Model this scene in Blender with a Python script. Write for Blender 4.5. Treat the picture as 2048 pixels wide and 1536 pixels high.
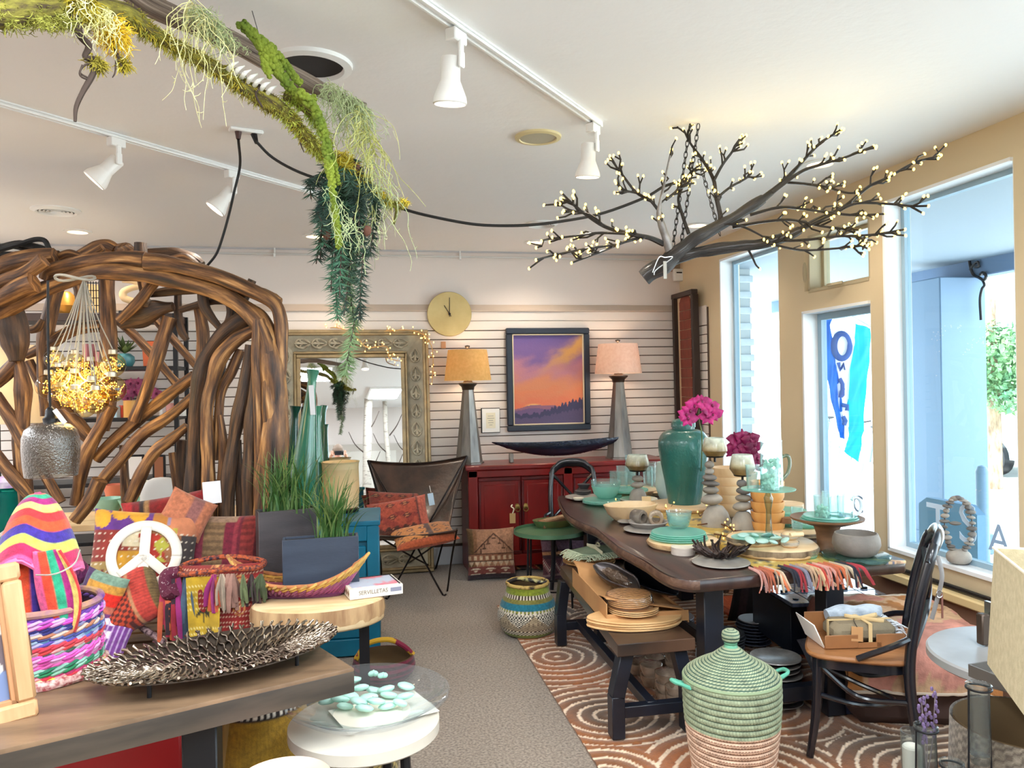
import bpy,math,random
import numpy as np
from mathutils import Vector,Matrix,Euler,noise as mno
for o in list(bpy.data.objects):bpy.data.objects.remove(o)
SC=bpy.context.scene
COL=SC.collection
rnd=random.Random(11)
PI=math.pi
FPX,EYE=1547.1,1.6
def _rot(yaw,pitch,roll):
 cy,sy,cp,sp=math.cos(yaw),math.sin(yaw),math.cos(pitch),math.sin(pitch)
 f=np.array([sy*cp,cy*cp,sp]);r=np.array([cy,-sy,0]);d=np.cross(f,r)
 cr,sr=math.cos(roll),math.sin(roll)
 return np.array([cr*r+sr*d,-sr*r+cr*d,f])
RM=_rot(*[math.radians(a)for a in(11.1106,.03185,.975)])
cam_d=bpy.data.cameras.new('camera');cam=bpy.data.objects.new('camera',cam_d);COL.objects.link(cam)
cam_d.sensor_width=36;cam_d.lens=FPX/2048*36;cam_d.clip_start=.05;cam_d.clip_end=200
cam.matrix_world=Matrix(((RM[0][0],-RM[1][0],-RM[2][0],0),(RM[0][1],-RM[1][1],-RM[2][1],0),(RM[0][2],-RM[1][2],-RM[2][2],EYE),(0,0,0,1)))
SC.camera=cam
CAM=np.array([0,0,EYE])
def ray(x,y):return RM.T@np.array([(x-1024)/FPX,(y-768)/FPX,1.0])
def PZ(x,y,z):
 r=ray(x,y);return CAM+r*((z-EYE)/r[2])
def PY(x,y,Y):r=ray(x,y);return CAM+r*(Y/r[1])
def PX(x,y,X):r=ray(x,y);return CAM+r*(X/r[0])
def PD(x,y,d):return CAM+ray(x,y)*d
def depth(p):return float(RM[2]@(np.array(p)-CAM))
def srgb(*c):
 return tuple(((v/255)/12.92 if v/255<=.04045 else((v/255+.055)/1.055)**2.4)for v in c)
W=bpy.data.worlds.new('sky');SC.world=W;W.use_nodes=True
bg=W.node_tree.nodes['Background'];bg.inputs[0].default_value=(.84,.92,1,1);bg.inputs[1].default_value=5.6
def lamp(name,kind,loc,energy,color=(1,1,1),size=.1,rot=(0,0,0),sizey=None,spot=None,blend=.6):
 l=bpy.data.lights.new(name,kind);l.energy=energy;l.color=color
 if kind=='AREA':
  l.size=size
  if sizey:l.shape='RECTANGLE';l.size_y=sizey
 elif kind=='SUN':l.angle=size
 else:l.shadow_soft_size=size
 if spot:l.spot_size=spot;l.spot_blend=blend
 o=bpy.data.objects.new(name,l);COL.objects.link(o);o.location=loc;o.rotation_euler=rot
 return o
lamp('sun','SUN',(-4,2,9),16,(1,.97,.92),.02,(0,math.radians(-34),math.radians(14)))
PANELS=[(-1.2,-.9),(.9,-1.1),(-2.9,1.2),(1.5,.9),(-.4,1.0),(-3.9,3.2),(-4.2,5.3)]  # last two panels are added out of view to brighten the left side
for(x,y)in PANELS:lamp('ceiling_panel_lamp','AREA',(x,y,2.765),56,(.86,.94,1),.55,(0,0,0),1.15)
SC.view_settings.view_transform='Standard';SC.view_settings.look='None'
SC.view_settings.gamma=1;SC.view_settings.use_curve_mapping=False
SC.view_settings.exposure=.4
SC.cycles.use_denoising=True
SC.cycles.max_bounces=10;SC.cycles.transparent_max_bounces=24;SC.cycles.diffuse_bounces=5
SC.cycles.glossy_bounces=4;SC.cycles.sample_clamp_indirect=6;SC.cycles.caustics_reflective=False;SC.cycles.caustics_refractive=False
def cat(pts,n=6,closed=False):
 P=[np.array(p,float)for p in pts]
 if len(P)<3:return P
 if closed:E=[P[-1]]+P+[P[0],P[1]]
 else:E=[2*P[0]-P[1]]+P+[2*P[-1]-P[-2]]
 out=[]
 for i in range(1,len(E)-2):
  a,b,c,d=E[i-1:i+3]
  for k in range(n):
   t=k/n;out.append(.5*((2*b)+(c-a)*t+(2*a-5*b+4*c-d)*t*t+(3*b-a-3*c+d)*t**3))
 if not closed:out.append(P[-1])
 return out
def rz(a):return np.array(Matrix.Rotation(a,3,'Z'))
def eul(x,y,z):return np.array(Euler((x,y,z)).to_matrix())
class MB:
 def __init__(s):s.v=[];s.f=[];s.c=[];s.u=[];s.n=0;s.col=False;s.uvs=False
 def add(s,V,F,col=None,uv=None):
  V=np.asarray(V,float).reshape(-1,3);k=len(V);n=s.n
  s.v.append(V);s.f.extend([tuple([i+n for i in f])for f in F]);s.n+=k
  if col is None:s.c.append(np.ones((k,3))*.5)
  else:s.col=True;s.c.append(np.broadcast_to(np.asarray(col,float),(k,3)))
  if uv is None:s.u.append(np.zeros((k,2)))
  else:s.uvs=True;s.u.append(np.asarray(uv,float))
  return s
 def box(s,c,d,R=None,b=0,col=None):
  h=np.array(d,float)/2;b=min(b,h.min()*.95)
  if b<=0:
   V=np.array([[x,y,z]for x in(-1,1)for y in(-1,1)for z in(-1,1)])*h
   F=[(0,1,3,2),(4,6,7,5),(0,4,5,1),(2,3,7,6),(0,2,6,4),(1,5,7,3)]
  else:
   V=[];ix={}
   for x in(-1,1):
    for y in(-1,1):
     for z in(-1,1):
      for a in range(3):
       p=np.array([x,y,z])*(h-b);p[a]+=(x,y,z)[a]*b
       ix[(x,y,z,a)]=len(V);V.append(p)
   F=[]
   def q(l,n):
    p=[np.array(V[i])for i in l]
    if np.dot(np.cross(p[1]-p[0],p[2]-p[0]),n)<0:l=l[::-1]
    F.append(tuple(l))
   for a in range(3):
    o1,o2=[k for k in range(3)if k!=a]
    for sg in(-1,1):
     l=[]
     for(m,n)in((-1,-1),(1,-1),(1,1),(-1,1)):
      t=[0,0,0];t[a]=sg;t[o1]=m;t[o2]=n;l.append(ix[tuple(t)+(a,)])
     nn=[0,0,0];nn[a]=sg;q(l,nn)
    for m in(-1,1):
     for n in(-1,1):
      t=[0,0,0];t[o1]=m;t[o2]=n;l=[]
      t[a]=-1;l.append(ix[tuple(t)+(o1,)]);t[a]=1;l+=[ix[tuple(t)+(o1,)],ix[tuple(t)+(o2,)]]
      t[a]=-1;l.append(ix[tuple(t)+(o2,)]);nn=[0,0,0];nn[o1]=m;nn[o2]=n;q(l,nn)
   for x in(-1,1):
    for y in(-1,1):
     for z in(-1,1):q([ix[(x,y,z,a)]for a in range(3)],[x,y,z])
   V=np.array(V)
  if R is not None:V=V@np.asarray(R).T
  return s.add(V+np.array(c),F,col)
 def beam(s,a,b,w,t,up=(0,0,1),bev=.003,col=None):
  a,b=np.array(a,float),np.array(b,float);d=b-a;L=np.linalg.norm(d);d/=L
  x=np.cross(d,up);x=x/np.linalg.norm(x);y=np.cross(x,d)
  return s.box((a+b)/2,(w,L,t),np.array([x,d,y]).T,bev,col)
 def tube(s,P,r,n=8,cap=True,jit=0,js=9.,seed=0,col=None,flat=1,closed=False,us=1.):
  P=[np.array(p,float)for p in P];m=len(P)
  R=[r]*m if np.isscalar(r)else list(r)
  if len(R)!=m:R=list(np.interp(np.linspace(0,1,m),np.linspace(0,1,len(R)),R))
  T=[]
  for i in range(m):
   if closed:t=P[(i+1)%m]-P[i-1]
   else:t=P[min(i+1,m-1)]-P[max(i-1,0)]
   T.append(t/(np.linalg.norm(t)+1e-12))
  u=np.array([0,0,1.])if abs(T[0][2])<.9 else np.array([1.,0,0])
  V=[];U=[];L=0;C=[]
  for i in range(m):
   x=u-T[i]*np.dot(u,T[i]);x/=np.linalg.norm(x)+1e-12;u=x;y=np.cross(T[i],x)
   if i:L+=np.linalg.norm(P[i]-P[i-1])
   for k in range(n+1):
    a=2*PI*k/n;d=math.cos(a)*x+math.sin(a)*y*flat;q=R[i]
    if jit:q*=1+jit*mno.noise(Vector((P[i]+d*R[i]*.8)*js)+Vector((seed*7.3,seed,0)))
    V.append(P[i]+d*q);U.append((k/n*us,L))
    if col is not None:C.append(col[i]if np.ndim(col)==2 else col)
  F=[]
  for i in range(m if closed else m-1):
   j=(i+1)%m
   for k in range(n):F.append((i*(n+1)+k,i*(n+1)+k+1,j*(n+1)+k+1,j*(n+1)+k))
  if cap and not closed:
   F.append(tuple(range(n-1,-1,-1)));F.append(tuple((m-1)*(n+1)+k for k in range(n)))
  return s.add(V,F,C if col is not None else None,U)
 def lathe(s,prof,n=32,c=(0,0,0),R=None,col=None,sx=1,sy=1,colf=None,cap=(0,0),wob=None):
  c=np.array(c,float);V=[];U=[];C=[];L=0
  for i,(r,z)in enumerate(prof):
   if i:L+=math.hypot(r-prof[i-1][0],z-prof[i-1][1])
   for k in range(n+1):
    a=2*PI*k/n;q=r*(wob(a,z)if wob else 1);V.append((q*math.cos(a)*sx,q*math.sin(a)*sy,z));U.append((k/n,L))
    if colf:C.append(colf(k/n,i/(len(prof)-1),r,z))
  V=np.array(V)
  if R is not None:V=V@np.asarray(R).T
  F=[]
  for i in range(len(prof)-1):
   for k in range(n):
    q=[i*(n+1)+k,i*(n+1)+k+1,(i+1)*(n+1)+k+1,(i+1)*(n+1)+k]
    if prof[i][0]<1e-6:q=q[1:]if False else[q[0],q[2],q[3]]
    elif prof[i+1][0]<1e-6:q=[q[0],q[1],q[2]]
    F.append(tuple(q))
  if cap[0]:F.append(tuple(range(n-1,-1,-1)))
  if cap[1]:F.append(tuple((len(prof)-1)*(n+1)+k for k in range(n)))
  return s.add(V+c,F,C if colf else col,U)
 def ell(s,c,r,nu=16,nv=10,R=None,jit=0,js=3,seed=0,col=None,p=1.):
  V=[]
  U=[]
  for j in range(nv+1):
   t=PI*j/nv-PI/2;ct,st=math.cos(t),math.sin(t)
   for k in range(nu+1):
    a=2*PI*k/nu;f=lambda q:math.copysign(abs(q)**p,q)
    d=np.array([f(ct)*f(math.cos(a)),f(ct)*f(math.sin(a)),f(st)])
    q=1+(jit*mno.noise(Vector(d*js)+Vector((seed*3.1,seed*1.7,0)))if jit else 0)
    V.append(d*q*np.array(r));U.append((k/nu,j/nv))
  V=np.array(V)
  if R is not None:V=V@np.asarray(R).T
  F=[]
  for j in range(nv):
   for k in range(nu):
    q=[j*(nu+1)+k,j*(nu+1)+k+1,(j+1)*(nu+1)+k+1,(j+1)*(nu+1)+k]
    if j==0:q=[q[0],q[2],q[3]]
    if j==nv-1:q=q[:3]
    F.append(tuple(q))
  return s.add(V+np.array(c),F,col,U)
 def prism(s,poly,z0,z1,c=(0,0,0),R=None,bev=0,col=None):
  P=np.array(poly,float)
  A=.5*np.sum(P[:,0]*np.roll(P[:,1],-1)-np.roll(P[:,0],-1)*P[:,1])
  if A<0:P=P[::-1]
  n=len(P);cen=P.mean(0)
  rings=[(1,z0),(1,z1)]
  def shr(Q,b):
   d=Q-cen;l=np.linalg.norm(d,axis=1,keepdims=True);return Q-d/np.maximum(l,1e-6)*b
  L=[(P,z0),(P,z1)]
  if bev:L=[(shr(P,bev),z0),(P,z0+bev),(P,z1-bev),(shr(P,bev),z1)]
  V=np.vstack([np.column_stack([q,np.full(n,z)])for q,z in L])
  F=[]
  for i in range(len(L)-1):
   for k in range(n):F.append((i*n+k,i*n+(k+1)%n,(i+1)*n+(k+1)%n,(i+1)*n+k))
  F.append(tuple(range(n-1,-1,-1)));F.append(tuple((len(L)-1)*n+k for k in range(n)))
  if R is not None:V=V@np.asarray(R).T
  return s.add(V+np.array(c),F,col)
 def grid(s,fn,nu,nv,colf=None,flip=False):
  u,v=np.meshgrid(np.linspace(0,1,nu+1),np.linspace(0,1,nv+1));u=u.ravel();v=v.ravel()
  V=fn(u,v);C=colf(u,v)if colf else None
  i=np.arange(nv)[:,None]*(nu+1)+np.arange(nu)[None,:]
  q=np.stack([i,i+1,i+nu+2,i+nu+1],-1).reshape(-1,4)
  if flip:q=q[:,::-1]
  return s.add(V,q.tolist(),C,np.column_stack([u,v]))
 def mesh(s,name,off=None,smooth=True,ang=40):
  V=np.vstack(s.v)
  if off is not None:V=V-np.array(off)
  me=bpy.data.meshes.new(name);me.from_pydata(V.tolist(),[],s.f)
  if s.col:
   a=me.color_attributes.new('col','FLOAT_COLOR','POINT');C=np.vstack(s.c)
   a.data.foreach_set('color',np.column_stack([C,np.ones(len(C))]).astype(np.float32).ravel())
  if s.uvs:
   a=me.attributes.new('uvp','FLOAT_VECTOR','POINT');Uq=np.vstack(s.u)
   a.data.foreach_set('vector',np.column_stack([Uq,np.zeros(len(Uq))]).astype(np.float32).ravel())
  if smooth:
   me.polygons.foreach_set('use_smooth',np.ones(len(me.polygons),bool))
   if ang:me.set_sharp_from_angle(angle=math.radians(ang))
  return me
def tag(o,label=None,cat=None,group=None,kind=None):
 if label:o['label']=label
 if cat:o['category']=cat
 if group:o['group']=group
 if kind:o['kind']=kind
 return o
def ob(name,data,m=None,parent=None,loc=(0,0,0),rot=(0,0,0)):
 o=bpy.data.objects.new(name,data);COL.objects.link(o)
 if m is not None and data is not None and not data.materials:data.materials.append(m)
 o.parent=parent;o.location=loc;o.rotation_euler=rot
 return o
def thing(name,label,cat,loc=(0,0,0),rot=0,group=None):
 o=ob(name,None);o.location=loc;o.rotation_euler=rot if np.ndim(rot)else(0,0,rot);o.empty_display_size=.05
 return tag(o,label,cat,group)
def base_of(p):
 while p.parent:p=p.parent
 return np.array(p.location)
def part(name,mb,m,parent,label=None,world=False,smooth=True,ang=40,kind=None):
 o=ob(name,mb.mesh(name,base_of(parent)if world else None,smooth,ang),m,parent)
 return tag(o,label,None,None,kind)
def solo(name,mb,m,label,cat,loc=(0,0,0),rot=0,group=None,world=False,smooth=True,ang=40,kind=None):
 o=ob(name,mb.mesh(name,loc if world else None,smooth,ang),m,None,loc,rot if np.ndim(rot)else(0,0,rot))
 return tag(o,label,cat,group,kind)
def struct(name,mb,m,smooth=False,parent=None):
 o=ob(name,mb.mesh(name,None,smooth),m,parent)
 if parent is None:o['kind']='structure'
 return o
def dup(o,loc,rot=None,label=None,group=None,parent=None,scale=None):
 c=o.copy();COL.objects.link(c);c.parent=parent
 if parent is None:
  c.location=loc
  if rot is not None:c.rotation_euler=rot if np.ndim(rot)else(0,0,rot)
  if label:c['label']=label
  if group:c['group']=group
  if scale:c.scale=scale if np.ndim(scale)else(scale,)*3
 for ch in o.children:dup(ch,None,parent=c)
 return c
def text(body,size,m,parent,loc,rot,ext=.0006,name='lettering',align='CENTER',sx=1):
 c=bpy.data.curves.new(name,'FONT');c.body=body;c.size=size;c.extrude=ext;c.align_x=align;c.align_y='CENTER';c.resolution_u=3
 t=bpy.data.objects.new('tmp',c);me=bpy.data.meshes.new_from_object(t);bpy.data.objects.remove(t)
 o=ob(name,me,None,parent,loc,rot);me.materials.clear();me.materials.append(m);o.scale=(sx,1,1)
 return o
_M={}
def nt(name):
 m=bpy.data.materials.new(name);m.use_nodes=True;t=m.node_tree
 return m,t,t.nodes['Principled BSDF']
def N(t,kind,**kw):
 n=t.nodes.new(kind)
 for k,v in kw.items():
  if isinstance(k,str)and hasattr(n,k)and not k.startswith('i_'):setattr(n,k,v)
 return n
def noise_of(t,vec,scale,detail=3,rough=.55):
 n=t.nodes.new('ShaderNodeTexNoise');n.inputs['Scale'].default_value=scale;n.inputs['Detail'].default_value=detail;n.inputs['Roughness'].default_value=rough
 if vec is not None:t.links.new(vec,n.inputs['Vector'])
 return n.outputs[0]
def coords(t,src,stretch):
 if src=='uv':n=t.nodes.new('ShaderNodeAttribute');n.attribute_name='uvp';o=n.outputs['Vector']
 else:o=t.nodes.new('ShaderNodeTexCoord').outputs['Object']
 if stretch!=(1,1,1):
  m=t.nodes.new('ShaderNodeMapping');m.inputs['Scale'].default_value=stretch;t.links.new(o,m.inputs[0]);o=m.outputs[0]
 return o
def mat(key,col=(128,128,128),rough=.5,metal=0,col2=None,vs=6,stretch=(1,1,1),src='obj',bump=0,bs=60,bst=None,spec=.5,coat=0,sheen=0,emit=0,attr=False,lo=.35,hi=.65,sub=0,trl=0,detail=4,ramp=None):
 if key in _M:return _M[key]
 m,t,b=nt(key);_M[key]=m
 b.inputs['Roughness'].default_value=rough;b.inputs['Metallic'].default_value=metal
 b.inputs['Specular IOR Level'].default_value=spec;b.inputs['Coat Weight'].default_value=coat;b.inputs['Coat Roughness'].default_value=.15
 if sheen:b.inputs['Sheen Weight'].default_value=sheen
 c1=srgb(*col)+(1,);b.inputs['Base Color'].default_value=c1
 vec=coords(t,src,stretch)
 out=None
 if attr:
  a=t.nodes.new('ShaderNodeAttribute');a.attribute_name='col';out=a.outputs['Color']
  if col2 is not None:
   mx=t.nodes.new('ShaderNodeMix');mx.data_type='RGBA';mx.blend_type='MULTIPLY'
   rp=t.nodes.new('ShaderNodeMapRange');rp.inputs['From Min'].default_value=lo;rp.inputs['From Max'].default_value=hi;rp.inputs['To Min'].default_value=.62;rp.inputs['To Max'].default_value=1.15
   t.links.new(noise_of(t,vec,vs,detail),rp.inputs[0]);mx.inputs[0].default_value=1
   t.links.new(out,mx.inputs[6]);t.links.new(rp.outputs[0],mx.inputs[7]);out=mx.outputs[2]
 elif col2 is not None or ramp:
  r=t.nodes.new('ShaderNodeValToRGB');e=r.color_ramp.elements
  if ramp:
   while len(e)<len(ramp):e.new(.5)
   for q,(p,c)in zip(e,ramp):q.position=p;q.color=srgb(*c)+(1,)
  else:
   e[0].position=lo;e[0].color=c1;e[1].position=hi;e[1].color=srgb(*col2)+(1,)
  t.links.new(noise_of(t,vec,vs,detail),r.inputs[0]);out=r.outputs[0]
 if out is not None:t.links.new(out,b.inputs['Base Color'])
 if bump:
  bn=t.nodes.new('ShaderNodeBump');bn.inputs['Strength'].default_value=min(1,bump);bn.inputs['Distance'].default_value=.004*max(1,bump)
  v2=vec if bst is None else coords(t,src,bst)
  t.links.new(noise_of(t,v2,bs,3),bn.inputs['Height']);t.links.new(bn.outputs[0],b.inputs['Normal'])
 if emit:b.inputs['Emission Color'].default_value=c1;b.inputs['Emission Strength'].default_value=emit
 if sub:b.inputs['Subsurface Weight'].default_value=sub;b.inputs['Subsurface Radius'].default_value=(.05,.05,.05)
 if trl:
  tr=t.nodes.new('ShaderNodeBsdfTranslucent');tr.inputs[0].default_value=c1
  if out is not None:t.links.new(out,tr.inputs[0])
  ms=t.nodes.new('ShaderNodeMixShader');ms.inputs[0].default_value=trl
  t.links.new(b.outputs[0],ms.inputs[1]);t.links.new(tr.outputs[0],ms.inputs[2])
  t.links.new(ms.outputs[0],t.nodes['Material Output'].inputs[0])
 return m
def glass(key,tint=(235,245,245),edge=(150,200,195),refl=1.,rough=.02,bump=0,bs=60,haze=0,hazec=None):
 if key in _M:return _M[key]
 m=bpy.data.materials.new(key);m.use_nodes=True;t=m.node_tree;t.nodes.clear();_M[key]=m
 o=t.nodes.new('ShaderNodeOutputMaterial');tr=t.nodes.new('ShaderNodeBsdfTransparent');gl=t.nodes.new('ShaderNodeBsdfGlossy');gl.inputs['Roughness'].default_value=rough
 lw=t.nodes.new('ShaderNodeLayerWeight');lw.inputs[0].default_value=.35
 mx=t.nodes.new('ShaderNodeMix');mx.data_type='RGBA';mx.inputs[6].default_value=srgb(*tint)+(1,);mx.inputs[7].default_value=srgb(*edge)+(1,)
 t.links.new(lw.outputs['Facing'],mx.inputs[0]);t.links.new(mx.outputs[2],tr.inputs[0])
 fr=t.nodes.new('ShaderNodeFresnel');fr.inputs[0].default_value=1.45
 mu=t.nodes.new('ShaderNodeMath');mu.operation='MULTIPLY';mu.inputs[1].default_value=refl;t.links.new(fr.outputs[0],mu.inputs[0])
 ge=t.nodes.new('ShaderNodeNewGeometry');iv=t.nodes.new('ShaderNodeMath');iv.operation='SUBTRACT';iv.inputs[0].default_value=1;t.links.new(ge.outputs['Backfacing'],iv.inputs[1])
 mv=t.nodes.new('ShaderNodeMath');mv.operation='MULTIPLY';t.links.new(mu.outputs[0],mv.inputs[0]);t.links.new(iv.outputs[0],mv.inputs[1]);mu=mv
 ms=t.nodes.new('ShaderNodeMixShader');t.links.new(mu.outputs[0],ms.inputs[0]);t.links.new(tr.outputs[0],ms.inputs[1]);t.links.new(gl.outputs[0],ms.inputs[2])
 if bump:
  bn=t.nodes.new('ShaderNodeBump');bn.inputs['Strength'].default_value=bump;bn.inputs['Distance'].default_value=.004
  t.links.new(noise_of(t,t.nodes.new('ShaderNodeTexCoord').outputs['Object'],bs,2),bn.inputs['Height'])
  t.links.new(bn.outputs[0],gl.inputs['Normal']);t.links.new(bn.outputs[0],fr.inputs['Normal'])
 out=ms.outputs[0]
 if haze:
  df=t.nodes.new('ShaderNodeBsdfDiffuse');df.inputs[0].default_value=srgb(*(hazec or edge))+(1,)
  tl=t.nodes.new('ShaderNodeBsdfTranslucent');tl.inputs[0].default_value=srgb(*(hazec or edge))+(1,)
  m1=t.nodes.new('ShaderNodeMixShader');m1 .inputs[0].default_value=.5;t.links.new(df.outputs[0],m1 .inputs[1]);t.links.new(tl.outputs[0],m1 .inputs[2])
  m2=t.nodes.new('ShaderNodeMixShader');m2 .inputs[0].default_value=haze;t.links.new(out,m2 .inputs[1]);t.links.new(m1 .outputs[0],m2 .inputs[2]);out=m2 .outputs[0]
 t.links.new(out,o.inputs[0])
 return m
def glow(key,col,strength):
 if key in _M:return _M[key]
 m=bpy.data.materials.new(key);m.use_nodes=True;t=m.node_tree;t.nodes.clear();_M[key]=m
 o=t.nodes.new('ShaderNodeOutputMaterial');e=t.nodes.new('ShaderNodeEmission');e.inputs[0].default_value=srgb(*col)+(1,);e.inputs[1].default_value=strength
 t.links.new(e.outputs[0],o.inputs[0]);return m
WHITE=mat('white_enamel',(236,236,234),.4)
PAINT=mat('cream_paint',(232,226,216),.5,bump=.05,bs=40)
BLACK=mat('black_metal',(24,24,28),.4,.3)
CORD=mat('black_cord',(18,18,20),.6)
BRASS=mat('aged_brass',(190,165,100),.35,.9,(165,140,80),5)
CHROME=mat('chrome',(210,210,212),.15,1)
DRIFT=mat('driftwood',src='uv',stretch=(3.6,1.5,1),vs=2.2,rough=.5,bump=1,bs=3.5,bst=(14,3,1),detail=6,ramp=[(.3,(26,16,10)),(.42,(74,46,26)),(.52,(122,82,46)),(.62,(182,132,78)),(.76,(226,188,138))])
DRIFTD=mat('dark_driftwood',src='uv',stretch=(4,1.5,1),vs=2.2,rough=.55,bump=1,bs=3.5,bst=(14,3,1),detail=6,ramp=[(.3,(20,13,9)),(.45,(56,37,23)),(.6,(98,68,42)),(.78,(150,110,70))])
SLAB=mat('pale_wood',(206,170,122),.5,0,(232,206,164),3,(1,6,1),bump=.15,bs=8)
BARK=mat('bark',(96,76,58),.8,0,(168,146,118),14,(1,1,.3),bump=.9,bs=30)
STONE=mat('beach_stone',(128,122,114),.8,0,(166,158,148),5,bump=.2,bs=90)
TEALG=glass('teal_glass',(232,252,248),(164,230,222),1.3,haze=.46,hazec=(190,238,228))
CLEARG=glass('clear_glass',(252,255,255),(206,234,232),1.7,haze=.1,hazec=(224,248,246))
XL,XR,YB,YF,ZC=-5.0,3.0,6.914,-3.2,2.807
CARPET=mat('carpet',(160,144,128),.95,0,(104,90,78),85,bump=.8,bs=260,lo=.38,hi=.66,sheen=.2)
def wallbox(mb,x0,x1,y0,y1,z0,z1):return mb.box(((x0+x1)/2,(y0+y1)/2,(z0+z1)/2),(x1-x0,y1-y0,z1-z0))
struct('floor',wallbox(MB(),XL-.15,XR+.15,YF-.15,YB+.15,-.12,0),CARPET)
CEIL=mat('ceiling_plaster',(240,239,238),.8,bump=.5,bs=14)
struct('ceiling',wallbox(MB(),XL-.15,XR+.15,YF-.15,YB+.15,ZC,ZC+.12),CEIL)
WALLP=mat('wall_paint',(224,214,208),.75,bump=.06,bs=60)
wb=struct('wall_back',wallbox(MB(),XL-.15,XR+.15,YB,YB+.15,0,ZC),WALLP)
struct('wall_left',wallbox(MB(),XL-.15,XL,YF,YB,0,ZC),WALLP)
struct('wall_front',wallbox(MB(),XL-.15,XR+.15,YF-.15,YF,0,ZC),WALLP)
BACKB=mat('slatwall_groove',(86,68,58),.9)
SLATP=mat('slatwall_paint',(232,222,214),.55,bump=.04,bs=30)
X0=-3.6
part('backing_board',wallbox(MB(),X0,XR,YB-.008,YB-.001,.16,2.1),BACKB,wb,smooth=False)
zt=2.0900
me=None
for k in range(24):
 if me is None:
  mb=MB().box((0,0,0),(XR-X0,.014,.0715),b=.002);me=mb.mesh('plank',None,False)
 ob('plank',me,SLATP,wb,((XR+X0)/2,YB-.012,zt-.0395-k*.0795))
for(z0,z1,d)in((2.094,2.176,.02),(2.18,2.262,.02)):
 ob('plank',MB().box((0,0,0),(XR-X0,d,z1-z0),b=.003).mesh('plank',None,False),SLATP,wb,((XR+X0)/2,YB-d/2,(z0+z1)/2))
mb=MB();n=[(YB,2.262),(YB-.034,2.262),(YB-.034,2.272),(YB-.004,2.325),(YB,2.325)]
mb.add([(x,y,z)for x in(X0,XR)for(y,z)in n],[(i,i+5,(i+1)%5+5,(i+1)%5)for i in range(5)]+[(4,3,2,1,0),(5,6,7,8,9)])
struct('trim_1',mb,mat('trim_taupe',(196,178,162),.6))
struct('baseboard_back',MB().box(((X0+XR)/2,YB-.012,.08),(XR-X0,.024,.16),b=.006),mat('baseboard_paint',(196,200,206),.5))
R=MB();XO=XR+.16
OPEN=[(-2.7,.45,.62,2.607),(.75,2.86,.62,2.607),(3.08,3.968,.618,2.607),(4.12,4.815,.12,2.053),(4.13,4.75,2.2,2.56),(5.148,6.036,.62,2.607)]
WW=mat('window_wall_shade_tan',(214,196,162),.6,bump=.04,bs=40)  # tan is darkened to carry the shade of the backlit window wall
ys=[YF,-2.7,.45,.75,2.86,3.08,3.968,4.12,4.815,5.148,6.036,YB]
for i in range(len(ys)-1):
 a,b=ys[i],ys[i+1]
 holes=[o for o in OPEN if o[0]<(a+b)/2<o[1]]
 if not holes:wallbox(R,XR,XO,a,b,0,ZC)
 else:
  z=0
  for o in sorted(holes,key=lambda o:o[2]):
   if o[2]>z:wallbox(R,XR,XO,a,b,z,o[2])
   z=o[3]
  wallbox(R,XR,XO,a,b,z,ZC)
struct('wall_right',R,WW)
WFR=mat('window_frame_white',(240,242,244),.35)
WBL=mat('window_frame_exterior',(150,176,192),.5)
PANE=glass('window_pane',(246,251,252),(225,240,244),.7,0)
def window(name,y0,y1,z0,z1,fr=.035,xin=XR-.018,blue=True):
 w=struct(name,MB(),None)if False else None
 m=MB()
 for(ya,yb,za,zb,xi)in((y0-.006,y0+.006,z0,z1,XR+.002),(y1-.006,y1+.012,z0,z1,xin),(y0,y1+.012,z0-.014,z0+.006,xin),(y0,y1+.012,z1-.006,z1+.012,xin)):
  wallbox(m,xi,XO-.01,ya,yb,za,zb)
 w=struct(name,m,WFR)
 s=MB();xa,xb=XO-.07,XO-.03
 for(ya,yb,za,zb)in((y0,y0+fr,z0,z1),(y1-fr,y1,z0,z1),(y0+fr,y1-fr,z0,z0+fr),(y0+fr,y1-fr,z1-fr,z1)):wallbox(s,xa,xb,ya,yb,za,zb)
 struct('sash',s,WBL if blue else WFR,parent=w)
 p=MB();wallbox(p,XO-.052,XO-.047,y0+fr,y1-fr,z0+fr,z1-fr);struct('pane',p,PANE,parent=w)
 return w
w1=window('window_1',5.148,6.036,.62,2.607)
w2=window('window_2',3.08,3.968,.618,2.607)
w3=window('window_3',.75,2.86,.62,2.607);window('window_added',-2.7,.45,.62,2.607)  # window nearest the front wall is an unseen addition for more daylight
d1=window('door_1',4.12,4.815,.12,2.053,.05)
TR=mat('transom_frame',(186,172,140),.45)
t=window('window_4',4.13,4.75,2.2,2.56,.03,XR-.004)
for o in t.children:o.data.materials[0]=TR if o.name.startswith('sash')else PANE
t.data.materials[0]=TR
struct('catch',MB().tube(cat([(XR-.02,4.36,2.205),(XR-.05,4.42,2.2),(XR-.03,4.5,2.206)],4),.011,6),TR,True,t)
struct('hinge_cover',MB().ell((XR-.012,4.79,2.33),(.012,.02,.07),10,8),TR,True,t)
for(y,z)in((4.85,.98),(4.0,.985)):
 struct('screw_hole',MB().lathe([(0,0),(.011,0),(.011,.004),(0,.004)],12,(XR+.03,y,z),eul(0,-PI/2,0)),BLACK,True,d1 if y>4.5 else w2)
struct('trim_2',MB().box((XR-.03,2.36,.47),(.05,3.4,.05),b=.008),mat('sill_cream',(226,202,150),.5))
struct('trim_6',MB().box((XR-.004,2.0,.225),(.008,9.0,.44)),mat('wainscot_brown',(150,112,90),.8))
struct('trim_3',MB().box((XR-.012,2.36,.515),(.02,3.4,.02),b=.004),BLACK)
rt=MB().box((XR-.006,6.6,1.2),(.008,.6,2.1));rw=struct('trim_5',rt,BACKB)
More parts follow.
